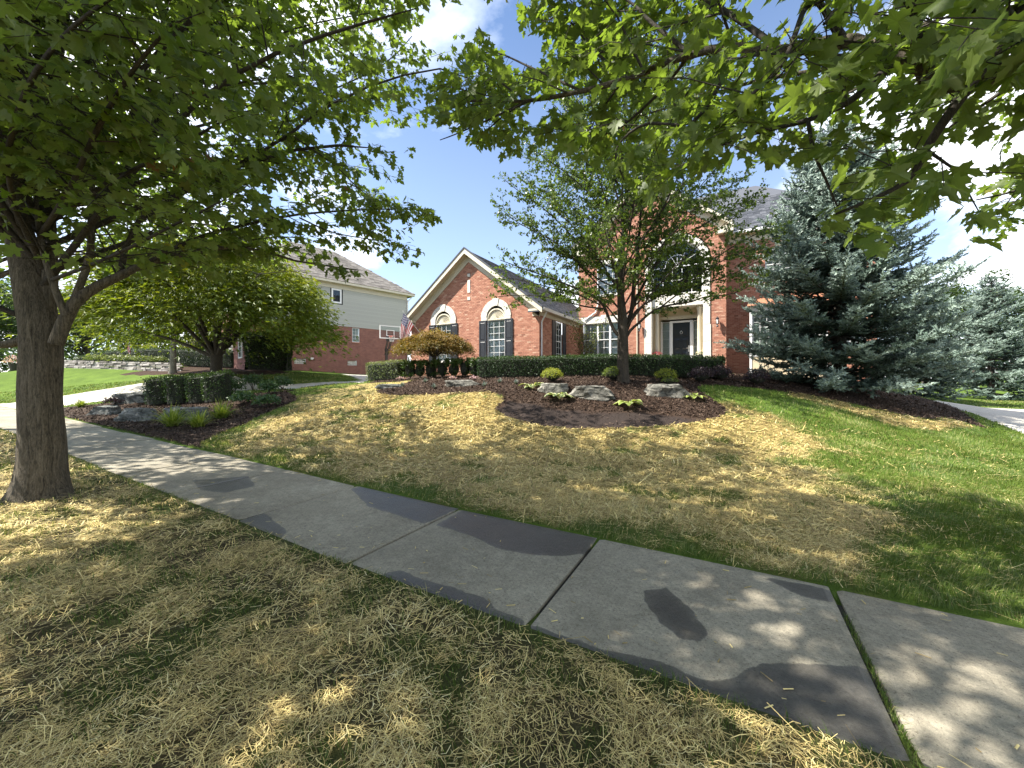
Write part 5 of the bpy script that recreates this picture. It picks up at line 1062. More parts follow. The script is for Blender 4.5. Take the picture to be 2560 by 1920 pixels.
CAMR = YAW                                                  # beds face the camera's side of the street
def gp(px, py): p = pix(px, py); return p[0], p[1]
for (px, py, sx, sy, sz, mat, sd_, lab, dz) in [
    (1385,976,.56,.36,.25,'rock',3,'low grey boulder under the left golden shrub',0),
    (1477,986,.78,.44,.30,'rock',11,'broad pointed grey boulder with pale streaks in front of the pear tree',0),
    (1662,984,.68,.42,.33,'rock',5,'pale flat topped boulder below the right golden shrub',0),
    (1150,963,.62,.36,.20,'rock',8,'long low slab boulder below the red dwarf maple',0),
    (975,968,.50,.30,.13,'rock_dark',14,'dark low boulder at the left tip of the long mulch bed',0),
    (470,1047,.85,.45,.42,'rock_dark',21,'long dark boulder behind the three bright grass clumps',0),
    (322,1006,.80,.45,.42,'rock_dark',24,'dark boulder highest at the left bed behind the purple plant',0),
    (262,1036,.50,.42,.36,'rock_dark',27,'flat topped boulder at the left end of the near stone row',0),
    (348,1049,.62,.42,.42,'rock_dark',30,'squarish boulder with a pale face next to the sidewalk bed',0)]:
    x, y = gp(px, py); boulder(x, y, sx, sy, sz, CAMR + rng.uniform(-.15, .15), lab, mat, sd_)
# hedges
def hp_(*pts): return [gp(*p) for p in pts]
def world_pt(px, z): r = ray(px, 945); return (r[0] * z, r[1] * z)
hedge('hedge', [world_pt(922, 17.6), world_pt(975, 17.4), world_pt(1012, 17.2)], .9, .82, 'pale variegated clipped hedge at the left end of the bed', 'hedge', M['euonymus'], 800, .05, rough=.06, tonebias=.12, gaps=.5)
bx = [(1026,16.9),(1050,16.8),(1076,16.6),(1106,16.4),(1135,16.2),(1163,16.0),(1188,15.8)]
bl = ['beside the pale hedge','second from the pale hedge','just left of the red maple trunk','just right of the red maple trunk','below the left arched window','right of the left arched window','next to the long dark hedge']
for (px, z), l in zip(bx, bl): x, y = world_pt(px, z); shrub('boxwood', x, y, .30, .32, .80, 'small clipped boxwood ' + l, 'boxwood', M['box'], 1500, .055, 'clipped boxwoods under the gable window', .25, boxy=.38)
hedge('hedge', [world_pt(1196, 15.7), world_pt(1300, 15.2), world_pt(1450, 14.8), world_pt(1600, 14.5), world_pt(1720, 14.4), world_pt(1806, 14.4)], .85, .78, 'long dark clipped yew hedge running before the front door', 'hedge', M['yew'], 1300, .048, rough=.055, taper=.08)
sq = [(402,14.9),(452,14.7),(505,14.5),(545,14.3)]
for i, (px, z) in enumerate(sq):
    x, y = world_pt(px, z); zz = hz(x, y); c = .30
    hedge('boxwood', [(x - .42 * CS, y - .42 * SN), (x + .42 * CS, y + .42 * SN)], .8, 1.05, ['dark squared boxwood at the left end of the boulder bed row', 'second dark squared boxwood of the boulder bed row', 'third dark squared boxwood with light gap to its left', 'dark squared boxwood at the right end beside the leafy shrubs'][i], 'boxwood', M['box'], 900, .05, 'squared boxwoods above the dark boulders', rough=.11, taper=.06)
# golden shrubs, purple shrubs, perennials
x, y = gp(1380, 955); shrub('golden_shrub', x, y, .34, .34, .46, 'bright yellow ball shrub behind the left low boulder', 'shrub', M['gold'], 1600, .036, 'round golden shrubs', .3, tonez=.45)
x, y = gp(1532, 951); shrub('golden_shrub', x, y, .32, .32, .46, 'green ball shrub tucked against the pear trunk', 'shrub', M['gold_green'], 1500, .036, 'round golden shrubs', .3)
x, y = gp(1665, 956); shrub('golden_shrub', x, y, .36, .34, .46, 'yellow green ball shrub behind the flat topped boulder', 'shrub', M['gold'], 1600, .036, 'round golden shrubs', .3, tonez=.15)
x, y = gp(1675, 958); shrub('golden_shrub', x + .02, y - .28, .26, .2, .24, 'low green mound spilling over the flat topped boulder', 'shrub', M['gold_green'], 600, .03, 'round golden shrubs', .3)
for (px, py, s, l) in [(1752,955,.40,'dark purple shrub at the end of the yew hedge'),(1800,950,.38,'purple leaved shrub at the brick corner'),(1892,962,.40,'lone purple shrub in front of the bay window')]:
    x, y = gp(px, py); shrub('purple_shrub', x, y, s, s, .52, l, 'shrub', M['purple'], 1300, .05, 'purple leaved shrubs by the porch', .4)
for (px, py, s, n, l, mt) in [(1330,972,.42,16,'largest variegated hosta beside the left boulder','hosta'),(1398,998,.42,14,'variegated hosta on the mulch in front of the golden shrub','hosta'),(1570,1015,.40,13,'hosta nearest the bare soil below the pear tree','hosta_gold'),(1733,998,.36,12,'hosta under the right end of the pale boulder','hosta_gold')]:
    x, y = gp(px, py); hosta(x, y, s, l, n, mt)
for (px, py, l) in [(1249,957,'largest blue fescue tuft before the yew hedge'),(1290,960,'faint blue fescue tuft right of the largest one'),(1006,967,'blue fescue tuft right of the dark low boulder'),(1085,970,'blue fescue tuft below the red maple'),(1210,966,'blue fescue tuft at the right end of the slab boulder'),(1063,956,'blue fescue tuft in the shade left of the red maple trunk')]:
    x, y = gp(px, py); tuft('fescue_tuft', x, y, .22, l, 'grass tuft', 'fescue', 110, .005, .8, 1.0, 'blue fescue tufts in the mulch')
for (px, py, L, l) in [(430,1066,.85,'bright green arching grass clump in front of the long dark boulder'),(497,1068,.68,'small bright grass clump nearest the sidewalk'),(555,1046,.80,'upright bright grass clump at the right end of the dark boulder'),(202,1018,.45,'yellow grass clump at the tip of the boulder bed')]:
    x, y = gp(px, py); tuft('grass_clump', x, y, L, l, 'ornamental grass', 'hakone', 210, .013, 1.0, .95, 'bright arching grass clumps in the left bed')
x, y = gp(285, 1012); shrub('coral_bells', x, y, .34, .3, .3, 'dark purple coral bells in front of the topmost boulder', 'plant', M['purple'], 500, .06, None, .5)
for (px, py, s, h_, l, mt) in [(585,985,.40,.65,'leafy shrub with pale flowers beside the squared boxwoods','hydrangea'),(632,975,.42,.75,'tallest broad leaved shrub in the left bed','hydrangea'),(672,985,.36,.5,'broad leaved shrub between two taller ones','hydrangea'),(705,975,.38,.6,'broad leaved shrub next to the pale path','hydrangea'),(606,1012,.40,.45,'low broad leaved shrub above the bright grass','hydrangea'),(668,1018,.40,.4,'lowest broad leaved shrub nearest the straw','hydrangea')]:
    x, y = gp(px, py); shrub('hydrangea', x, y, s, s, h_, l, 'shrub', M[mt], 520, .085, 'broad leaved shrubs in the left bed', .55, tpl=LEAF2)
for (px, py, l) in [(1004,951,'pink bedding flowers at the foot of the pale hedge'),(1131,950,'pink bedding flowers right of the red maple trunk'),(1186,950,'pink bedding flowers before the last boxwood')]:
    x, y = gp(px, py); shrub('pink_flowers', x, y, .22, .16, .16, l, 'flowers', M['flower_pink'], 120, .03, 'pink bedding flowers under the boxwoods', .5)
# potted flowers at the door
for (px, lab, mt) in [(1642, 'dark planter of red flowers left of the front door', 'flower_red'), (1754, 'dark planter of pale flowers right of the front door', 'flower_pale')]:
    p = on_y(px, 890, 22.98 if px < 1700 else 23.0); r = empty('planter', (p[0], p[1], 2.3), label=lab, cat='planter', group='planters by the front door')
    c = MB(); c.lathe([(.15, 0), (.2, .42), (.23, .45), (.23, .5), (.19, .5), (.18, .44)], (0, 0, 0), 16); c.build('pot', M['black'], r)
    n = 160; d = unit(n); d[:, 2] = abs(d[:, 2]); leaf_cloud('foliage', r, M['hydrangea'], d * np.array([.25, .25, .14]) + np.array([0, 0, .48]), d, np.full(n, .05))
    d = unit(n); d[:, 2] = abs(d[:, 2]) + .3; leaf_cloud('blossom', r, M[mt], d * np.array([.27, .27, .15]) + np.array([0, 0, .52]), d, np.full(n, .055))
# loose light-leaved shrub before the triple window
x, y = -7.0, 21.0; z = hz(x, y); r = empty('young_tree', (x, y, z), label='slender pale leaved young tree before the triple window', cat='tree'); P, Nn_, st = [], [], []
for i in range(11):
    a = rng.uniform(0, 6.3); e = np.array([math.cos(a) * rng.uniform(.3, 1.3), math.sin(a) * .6, rng.uniform(2.0, 3.6)]); pth = smooth_path([(0, 0, 0), e * np.array([.4, .4, .55]), e], 10); st.append((pth, np.linspace(.018, .004, 10)))
    for k in range(3, 10):
        m_ = 16; P.append(pth[k] + rng.normal(0, .16, (m_, 3)))
tube_obj('stem', st, r, M['bark_dark'], 5); P = np.vstack(P); leaf_cloud('foliage', r, M['creeper'], P, unit(len(P)), np.full(len(P), .085), .9, LEAF2)

# ------------------------------------------------------------------ trees
def pc_noise(P, s): return np.array([mnoise.noise(Vector(p * s)) for p in P])
MAPLE_HI = [(0,0),(.10,-.04),(.20,-.13),(.26,-.05),(.42,-.07),(.33,.06),(.30,.14),(.45,.20),(.50,.33),(.64,.42),(.48,.46),(.44,.53),(.36,.46),(.20,.44),(.24,.60),(.33,.70),(.20,.73),(.15,.83),(.07,.86),(0,1.03)]
MAPLE_LO = [(0,0),(.40,-.08),(.27,.12),(.62,.42),(.22,.44),(.30,.70),(0,1.03)]
def maple_tpl(half):
    pts = half + [(-x, y) for x, y in half[-2:0:-1]]
    T = [(0, .32, .02)] + [(x, y, .16 * abs(x) - .22 * max(0, y - .35) ** 2 - .05 * x * x) for x, y in pts]; n = len(pts)
    return np.array(T), [(0, 1 + i, 1 + (i + 1) % n) for i in range(n)]
TPL_HI, TPL_LO = maple_tpl(MAPLE_HI), maple_tpl(MAPLE_LO)
TPL_OUT = (np.array([(0,0,0),(.42,.0,.02),(.5,.42,-.02),(0,1,-.15),(-.5,.42,-.02),(-.42,0,.02)]), [(0,1,2,3),(0,3,4,5)])
def side_growth(limbs, start, spacing, L0, L1, sub=.13, subL=(.18, .42), leafsp=.07, up=.12, droop=.18, per=2, petiole=.05, keep=None, flat=.75):
    """From limb polylines grow side branches and twigs; returns tubes for branches/twigs and leaf points/directions."""
    br, P, D = [], [], []
    for li, (pts, R) in enumerate(limbs):
        seg = np.linalg.norm(np.diff(pts, axis=0), axis=1); cs = np.concatenate([[0], np.cumsum(seg)]); L = cs[-1]; st_ = start if np.isscalar(start) else start[li]
        s = st_ * L + rng.uniform(0, spacing); sg = 1
        stations = []
        while s < L * .985: stations.append((s, 1)); s += spacing * rng.uniform(.7, 1.3)
        stations.append((L, 0))
        for s, is_side in stations:
            p = np.array([np.interp(s, cs, pts[:, k]) for k in range(3)]); i = min(np.searchsorted(cs, s), len(pts) - 1); T = pts[i] - pts[max(i - 1, 0)]; T /= np.linalg.norm(T) + 1e-9
            f = s / L; ln = (L0 * (1 - f) + L1 * f) * rng.uniform(.6, 1.25); sg = -sg
            if is_side:
                hzp = np.cross(T, [0, 0, 1.0]); nn = np.linalg.norm(hzp); hzp = hzp / nn if nn > .25 else np.array([math.cos(s * 7), math.sin(s * 7), 0])
                vert = np.cross(hzp, T); phi = rng.normal(0, 1 - flat) * 2.2; lat = hzp * math.cos(phi) * sg + vert * math.sin(phi); d = T * rng.uniform(.35, .9) + lat * rng.uniform(.7, 1.1) + np.array([0, 0, up])
            else: d = T + np.array([0, 0, up * .3]); ln *= .8
            d /= np.linalg.norm(d); m = 5; tt = np.linspace(0, 1, m); bp = p + d * ln * tt[:, None] + np.array([0, 0, -1]) * (droop * ln * tt ** 2)[:, None] + np.cumsum(rng.normal(0, .012, (m, 3)), 0)
            r0 = float(np.interp(s, cs, R)) * .55; r0 = min(r0, .004 + .010 * ln); br.append((bp, np.linspace(r0, .0022, m)))
            bs = sub * rng.uniform(.5, 1); s2 = -1
            while bs < ln:
                f2 = bs / ln; q0 = np.array([np.interp(f2, tt, bp[:, k]) for k in range(3)]); s2 = -s2; lat = np.cross(d, [0, 0, 1.0]); lat /= np.linalg.norm(lat) + 1e-9
                d2 = d * rng.uniform(.4, .9) + lat * s2 * rng.uniform(.5, 1) + rng.normal(0, .25, 3) + np.array([0, 0, .05]); d2 /= np.linalg.norm(d2); l2 = rng.uniform(*subL) * (1.1 - .5 * f2); e = q0 + d2 * l2 + np.array([0, 0, -.12 * l2])
                br.append((np.array([q0, (q0 + e) / 2 + np.array([0, 0, .03 * l2]), e]), np.array([.0032, .0025, .0015])))
                nl = max(2, int(l2 / leafsp))
                for k in range(nl):
                    g_ = (k + 1) / nl; c = q0 + (e - q0) * g_
                    for w_ in range(per):
                        a = lat * (1 if w_ % 2 else -1) * rng.uniform(.3, 1) + d2 * rng.uniform(.2, .9) + np.array([0, 0, rng.uniform(-.7, .1)]); a /= np.linalg.norm(a); P.append(c + a * petiole * rng.uniform(.4, 1.2)); D.append(a)
                bs += sub * rng.uniform(.7, 1.3)
    P, D = np.array(P), np.array(D)
    if keep is not None:
        k = keep(P); P, D = P[k], D[k]; mids = np.array([b[0][len(b[0]) // 2] for b in br]); ends = np.array([b[0][-1] for b in br]); k = keep(mids, .15) & keep(ends, .1); br = [b for b, kk in zip(br, k) if kk]
    return br, P, D
def allow(polys, noise_px=18):
    def f(P, jitter=1.0):
        px, py, d = cam_xy(P); px, py = px / (2560 / 2212), py / (2560 / 2212); n = noise_px * jitter
        qx = px + rng.normal(0, n * .5, len(px)); qy = py + rng.normal(0, n * .5, len(px)); ok = (d < .3) | (qx < -20) | (qx > 2232) | (qy < -10)
        for p in polys: ok |= pip(p, qx, qy)
        near = np.linalg.norm(P - np.array([0, 0, CAMH]), axis=1) < 1.25
        return ok & ~near
    return f
def maple_leaves(root, o0, P, D, size, mat, tone, nsingle=300):
    n = len(P); nn = np.array([0, 0, 1.0]) + rng.normal(0, .42, (n, 3)); Dd = D * np.array([1, 1, .6]) + np.array([0, 0, -.42]) + rng.normal(0, .22, (n, 3)); sz = size * rng.uniform(.62, 1.25, n)
    px, py, d = cam_xy(P + o0); vis = (d > .2) & (px > -40) & (px < 2600) & (py > -60) & (py < 1950); app = np.where(vis, sz / np.clip(d, .2, None), 0)
    order = np.argsort(-app); sel = order[:nsingle]; rest = order[nsingle:]; meshes = []
    Sd, Du, Nu = frames(Dd, nn)
    for v in range(10):
        T = TPL_HI[0].copy(); T[:, 2] += rng.normal(0, .10) * T[:, 0] + .10 * np.sin(T[:, 1] * 5 + v) * .4 - abs(rng.normal(0, .15)) * np.clip(T[:, 1], 0, 1) ** 2; me = mesh_np('leaf', T, [np.array(TPL_HI[1])], np.clip([.12,.25,.35,.45,.55,.65,.78,.88,.3,.5][v] + rng.normal(0, .07, len(TPL_HI[1])), 0, .9)); me.materials.append(mat); meshes.append(me)
    for i in sel:
        o = link('leaf', meshes[int(rng.integers(10))], root); s = sz[i]
        o.matrix_local = Matrix(((Sd[i,0]*s, Du[i,0]*s, Nu[i,0]*s, P[i,0]), (Sd[i,1]*s, Du[i,1]*s, Nu[i,1]*s, P[i,1]), (Sd[i,2]*s, Du[i,2]*s, Nu[i,2]*s, P[i,2]), (0,0,0,1)))
    out_ = rest[app[rest] == 0]; hi = rest[app[rest] * F > 26]; lo = rest[(app[rest] * F <= 26) & (app[rest] > 0)]
    for nm, ix, tp in (('foliage', lo, TPL_LO), ('near_foliage', hi, TPL_HI), ('high_foliage', out_, TPL_OUT)):
        if len(ix): link(nm, leaves_mesh(nm, tp[0], tp[1], P[ix], Dd[ix], nn[ix], sz[ix], tone[ix]), root, mat, kind='stuff')
def Lb(pts, r0, r1, n=16):
    p = smooth_path([at(*q_) for q_ in pts], n); return (p, np.linspace(r0, r1, n))
def maple(name, label, trunk_pts, trunk_r, limbs, auto, allowed, leaf=.115, single_n=300, spacing=.26, thin=1.0, flare=.5, clear=()):
    root = empty(name, tuple(trunk_pts[0]), label=label, cat='tree', group='maples planted along the sidewalk'); o0 = np.array(trunk_pts[0])
    V, f = trunk_mesh(trunk_pts, trunk_r, 64, .12, 3, flare, 110); link('trunk', mesh_np('trunk', V - o0, [f], smooth=True), root, M['bark'])
    keep = allow(allowed)
    for p, r in limbs: tube_obj('branch', [(p - o0, r)], root, M['bark'] if r[0] > .035 else M['bark_dark'], 10)
    al = []
    for p, r in auto:
        kk = keep(p, .05); i_ = len(p) if kk.all() else int(np.argmin(kk))
        if i_ < 4: continue
        p, r = p[:i_], r[:i_].copy(); r[-1] = .004; al.append((p, r)); tube_obj('branch', [(p - o0, r)], root, M['bark_dark'], 7)
    b1, P1, D1 = side_growth(limbs, .22, spacing, 1.15, .55, keep=keep)
    b2, P2, D2 = side_growth(al, .25, spacing * 1.25, 1.35, .6, keep=keep)
    P, D = np.vstack([P1, P2]), np.vstack([D1, D2])
    for cp in clear:                                        # the fork and lower limbs show, with few leaves before them
        px, py, dd = cam_xy(P); inn = pip(cp, px / (2560 / 2212), py / (2560 / 2212)) & (dd > .3); k = ~inn | (rng.random(len(P)) < np.where(dd < TZ + .25, .34, .95)); P, D = P[k], D[k]
    if thin < 1: k = rng.random(len(P)) < thin; P, D = P[k], D[k]
    tube_obj('twigs', [(b[0][::(2 if len(b[0]) > 4 else 1)] - o0, b[1][::(2 if len(b[1]) > 4 else 1)]) for b in b1 + b2], root, M['bark_dark'], 3, kind='stuff')
    tone = np.clip(rng.normal(.45, .2, len(P)) + .25 * (pc_noise(P, .9)), 0, .88); tone = np.where(rng.random(len(P)) < .012, .95, tone); tone = np.where((pc_noise(P, .8) > .46) & (rng.random(len(P)) < .22), .99, tone)
    maple_leaves(root, o0, P - o0, D, np.full(len(P), leaf), M['maple_leaf'], tone, single_n); print(name, 'leaves', len(P)); return root
def rel_fix(): pass
LP = [q_ for q_ in [(-30,-30),(905,-30),(900,50),(850,70),(868,98),(960,104),(990,80),(1040,72),(1062,100),(1090,140),(1130,165),(1150,200),(1140,260),(1108,330),(1060,312),(1000,330),(960,330),(900,322),(850,335),(842,346),(896,398),(880,420),(905,440),(950,462),(945,492),(890,480),(800,468),(850,500),(922,560),(930,588),(900,590),(800,545),(720,528),(700,545),(765,570),(800,602),(740,602),(660,572),(600,562),(520,590),(430,620),(330,640),(300,600),(200,640),(170,690),(60,700),(-30,705)]]
RP = [(1130,-30),(2250,-30),(2250,230),(2140,270),(2090,330),(2085,400),(2040,440),(1990,450),(1960,490),(1880,525),(1800,502),(1760,482),(1800,430),(1830,380),(1760,360),(1720,375),(1660,350),(1560,335),(1500,360),(1440,400),(1420,452),(1390,432),(1370,400),(1300,355),(1250,345),(1180,302),(1140,330),(1060,330),(1000,290),(950,270),(940,200),(950,160),(1000,140),(1020,100),(1060,70),(1075,100),(1110,160),(1160,150),(1200,110),(1130,60)]
RP2 = [(2250,240),(2160,255),(2150,290),(2170,330),(2160,390),(2110,400),(2040,420),(2060,440),(2100,500),(2140,545),(2180,520),(2250,510)]
# left maple ------------------------------------------------------
tb = pix(105, 1243); tz = tb @ np.array([-SN, CS, 0]) * 1.0
TZ = float(-tb[0] * SN + tb[1] * CS)
tp = [tb + np.array([0, 0, -.06]), tb + np.array([0, 0, .45]), at(103, 1000, TZ), at(104, 850, TZ), at(92, 770, TZ), at(52, 600, TZ), at(25, 430, TZ + .1), at(10, 250, TZ + .2), at(20, 0, TZ + .3), at(40, -400, TZ + .2), at(60, -900, TZ)]
tr = [.205, .185, .175, .172, .165, .12, .105, .095, .08, .05, .02]
Llimbs = [Lb([(112,830,TZ),(125,700,TZ+.05),(122,560,TZ+.15),(122,420,TZ+.2),(135,240,TZ+.3),(170,0,TZ+.4),(240,-350,TZ+.5)], .085, .03),
          Lb([(140,860,TZ-.08),(180,765,TZ-.05),(240,718,TZ+.05),(300,690,TZ+.15),(357,662,TZ+.25),(440,640,TZ+.5),(600,616,TZ+.9),(748,654,TZ+1.3),(895,675,TZ+1.6)], .075, .008),
          Lb([(175,775,TZ-.05),(222,651,TZ),(228,560,TZ+.05),(231,458,TZ+.1),(250,330,TZ+.2),(300,120,TZ+.3),(330,-150,TZ+.3)], .042, .012),
          Lb([(165,790,TZ-.1),(130,700,TZ-.15),(100,590,TZ-.15),(85,440,TZ-.1),(80,300,TZ)], .04, .012),
          Lb([(60,850,TZ+.1),(0,862,TZ+.1),(-120,850,TZ+.0),(-320,800,TZ-.2)], .06, .02), Lb([(55,790,TZ),(0,770,TZ-.1),(-150,700,TZ-.3),(-330,560,TZ-.5)], .035, .015),
          Lb([(300,690,TZ+.15),(340,560,TZ+.3),(480,470,TZ+.5),(545,438,TZ+.6),(700,352,TZ+.8),(800,278,TZ+.9),(940,210,TZ+1),(1110,172,TZ+1.1),(1220,230,TZ+1.1)], .035, .007),
          Lb([(357,662,TZ+.25),(480,600,TZ+.5),(600,565,TZ+.7),(748,536,TZ+.9),(940,523,TZ+1.2),(1055,525,TZ+1.35)], .03, .006),
          Lb([(735,342,TZ+.8),(836,413,TZ+1.1),(904,477,TZ+1.3),(1000,545,TZ+1.5)], .012, .004), Lb([(748,544,TZ+.9),(836,582,TZ+1.2),(960,605,TZ+1.5),(1060,633,TZ+1.7)], .012, .004),
          Lb([(231,458,TZ+.1),(330,330,TZ+.2),(400,170,TZ+.4),(470,0,TZ+.6),(540,-180,TZ+.7)], .04, .012), Lb([(250,500,TZ+.2),(380,330,TZ+.6),(440,150,TZ+1),(490,20,TZ+1.3),(560,-160,TZ+1.6)], .035, .012),
          Lb([(330,330,TZ+.2),(480,320,TZ+.6),(600,283,TZ+1),(800,236,TZ+1.5),(960,160,TZ+1.8),(1030,90,TZ+2)], .022, .006), Lb([(440,150,TZ+1),(600,120,TZ+1.3),(780,60,TZ+1.7),(1000,20,TZ+2.1)], .02, .006),
          Lb([(357,662,TZ+.25),(480,640,TZ+.9),(600,606,TZ+1.5),(700,592,TZ+1.9),(780,600,TZ+2.1)], .02, .005), Lb([(440,640,TZ+.5),(540,610,TZ+1.1),(640,585,TZ+1.5)], .014, .004),
          Lb([(240,718,TZ+.05),(420,640,TZ+1.2),(560,600,TZ+2.2),(640,560,TZ+2.8)], .025, .008), Lb([(122,560,TZ+.15),(250,470,TZ-.6),(420,380,TZ-1.2),(560,300,TZ-1.6)], .026, .007),
          Lb([(100,590,TZ-.15),(170,480,TZ-.9),(240,330,TZ-1.7),(330,180,TZ-2.2),(430,60,TZ-2.4)], .028, .007), Lb([(60,600,TZ-.1),(20,420,TZ-1),(60,240,TZ-1.9),(160,90,TZ-2.4),(300,-20,TZ-2.6)], .028, .007),
          Lb([(130,700,TZ-.15),(280,640,TZ-.8),(440,560,TZ-1.2),(560,500,TZ-1.3)], .022, .006)]
def auto_limbs(base, n, zs, rad, top, seed, r0=.04):
    rr = np.random.default_rng(seed); o = []
    for i in range(n):
        a = i * 2.399 + rr.uniform(-.3, .3); f = i / n; z0 = base[2] + zs[0] + (zs[1] - zs[0]) * f; R = rad * math.sqrt(max(.12, 1 - f ** 2.2)) * rr.uniform(.8, 1.1)
        p0 = np.array([base[0], base[1], z0]); e = p0 + np.array([math.cos(a) * R, math.sin(a) * R, R * (.35 + .5 * f) * rr.uniform(.7, 1.2)]); e[2] = min(e[2], base[2] + top)
        o.append((smooth_path([p0, p0 * .5 + e * .5 + np.array([0, 0, .15 * R]), e], 12), np.linspace(r0 * (1 - .5 * f), .006, 12)))
    return o
la = auto_limbs(tb, 38, (2.6, 8.6), 5.7, 10.2, 4)
_r = np.random.default_rng(21)
for i in range(34):                                         # the street side of the crown, out of the picture, shades the verge
    a = math.radians(_r.uniform(170, 345)); z0 = _r.uniform(2.8, 6.8); R = _r.uniform(3.2, 6.2); p0 = tb + np.array([0, 0, z0]); e = p0 + np.array([math.cos(a) * R, math.sin(a) * R, R * _r.uniform(.3, .75)]); la.append((smooth_path([p0, (p0 + e) / 2 + np.array([0, 0, .2 * R]), e], 12), np.linspace(.035, .006, 12)))
maple('maple_tree', 'large maple with grey trunk standing left of the sidewalk', tp, tr, Llimbs, la, [LP], .106, 300, .18, thin=.88, flare=1.1, clear=[[(-30,380),(330,380),(420,560),(400,690),(250,720),(-30,720)]])
# right maple: trunk stands just out of frame to the right
rb = np.array([3.6, 1.25, hz(3.6, 1.25)])
rt = [rb + np.array([0, 0, -.06]), rb + np.array([0, 0, .8]), rb + np.array([.02, 0, 2.0]), rb + np.array([-.05, .05, 3.2]), rb + np.array([-.1, .1, 5.0]), rb + np.array([0, 0, 7.5]), rb + np.array([.1, 0, 9.8])]
fk = rb + np.array([0, .05, 2.05]); fk2 = rb + np.array([-.02, .05, 2.6])
def Lw(start, pts, r0, r1, n=18): p = smooth_path([start] + [at(*q_) for q_ in pts], n); return (p, np.linspace(r0, r1, n))
Rlimbs = [Lw(fk2, [(2560,181,2.0),(2303,160,2.15),(2231,143,2.2),(2113,101,2.35),(1960,130,2.55),(1844,119,2.7),(1724,136,2.85),(1562,199,3.1),(1453,228,3.3),(1316,253,3.5),(1200,250,3.65),(1120,262,3.8)], .055, .008, 26),
          Lb([(2231,160,2.2),(2130,249,2.25),(2020,300,2.35),(1900,330,2.5),(1800,365,2.6)], .024, .006), Lw(fk2, [(2600,-60,1.7),(2552,34,1.72),(2463,160,1.75),(2366,295,1.78),(2316,371,1.82),(2274,447,1.85),(2189,494,1.9),(2090,535,1.95)], .035, .006),
          Lb([(2113,101,2.35),(2029,0,2.3),(1957,160,2.2),(1860,253,2.25),(1790,330,2.4)], .02, .005), Lb([(1724,134,2.85),(1623,51,3.0),(1583,11,3.1),(1500,-40,3.2)], .018, .005),
          Lb([(1844,119,2.7),(1740,300,2.8),(1609,311,2.95),(1540,376,3.1),(1560,450,3.2)], .016, .005), Lb([(1316,250,3.5),(1240,195,3.7),(1190,120,3.9)], .01, .004), Lb([(1316,255,3.5),(1280,275,3.5),(1229,315,3.6),(1190,360,3.65)], .01, .004),
          Lb([(1960,130,2.55),(1800,20,2.9),(1640,-60,3.3),(1500,20,3.6),(1400,80,3.8)], .022, .006), Lb([(1724,136,2.85),(1640,240,3.3),(1530,330,3.6),(1440,330,3.8)], .016, .005), Lb([(2300,160,2.15),(2280,20,2.0),(2180,-60,1.9),(2060,60,1.8)], .022, .006),
          Lw(fk, [(2900,330,3.4),(2700,400,3.5),(2560,470,3.7),(2440,500,3.9)], .03, .006), Lw(fk2, [(2750,100,3.6),(2600,260,3.9),(2530,330,4.1)], .03, .006),
          Lb([(2020,300,2.35),(2035,380,2.32),(2065,450,2.28),(2095,520,2.25)], .012, .004), Lb([(1453,228,3.3),(1330,170,3.7),(1230,130,4.0),(1150,150,4.2)], .012, .004), Lb([(1316,253,3.5),(1220,300,3.8),(1140,335,4.0),(1100,350,4.1)], .01, .004), Lb([(1200,250,3.65),(1130,215,4),(1070,240,4.2)], .008, .003),
          Lb([(1562,199,3.1),(1480,120,3.6),(1400,40,4.0),(1320,90,4.3)], .014, .005), Lw(fk2, [(2500,60,2.6),(2320,60,3.0),(2120,160,3.4),(1900,200,3.8),(1700,260,4.2),(1600,290,4.4)], .04, .006, 22)]
ra = auto_limbs(rb, 34, (2.7, 8.6), 5.2, 10.5, 9)
maple('maple_tree', 'maple whose leafy boughs hang in from the right over the walk', rt, [.2, .16, .15, .13, .1, .06, .02], Rlimbs, ra, [RP, RP2], .100, 300, .165, thin=.88, flare=.5)
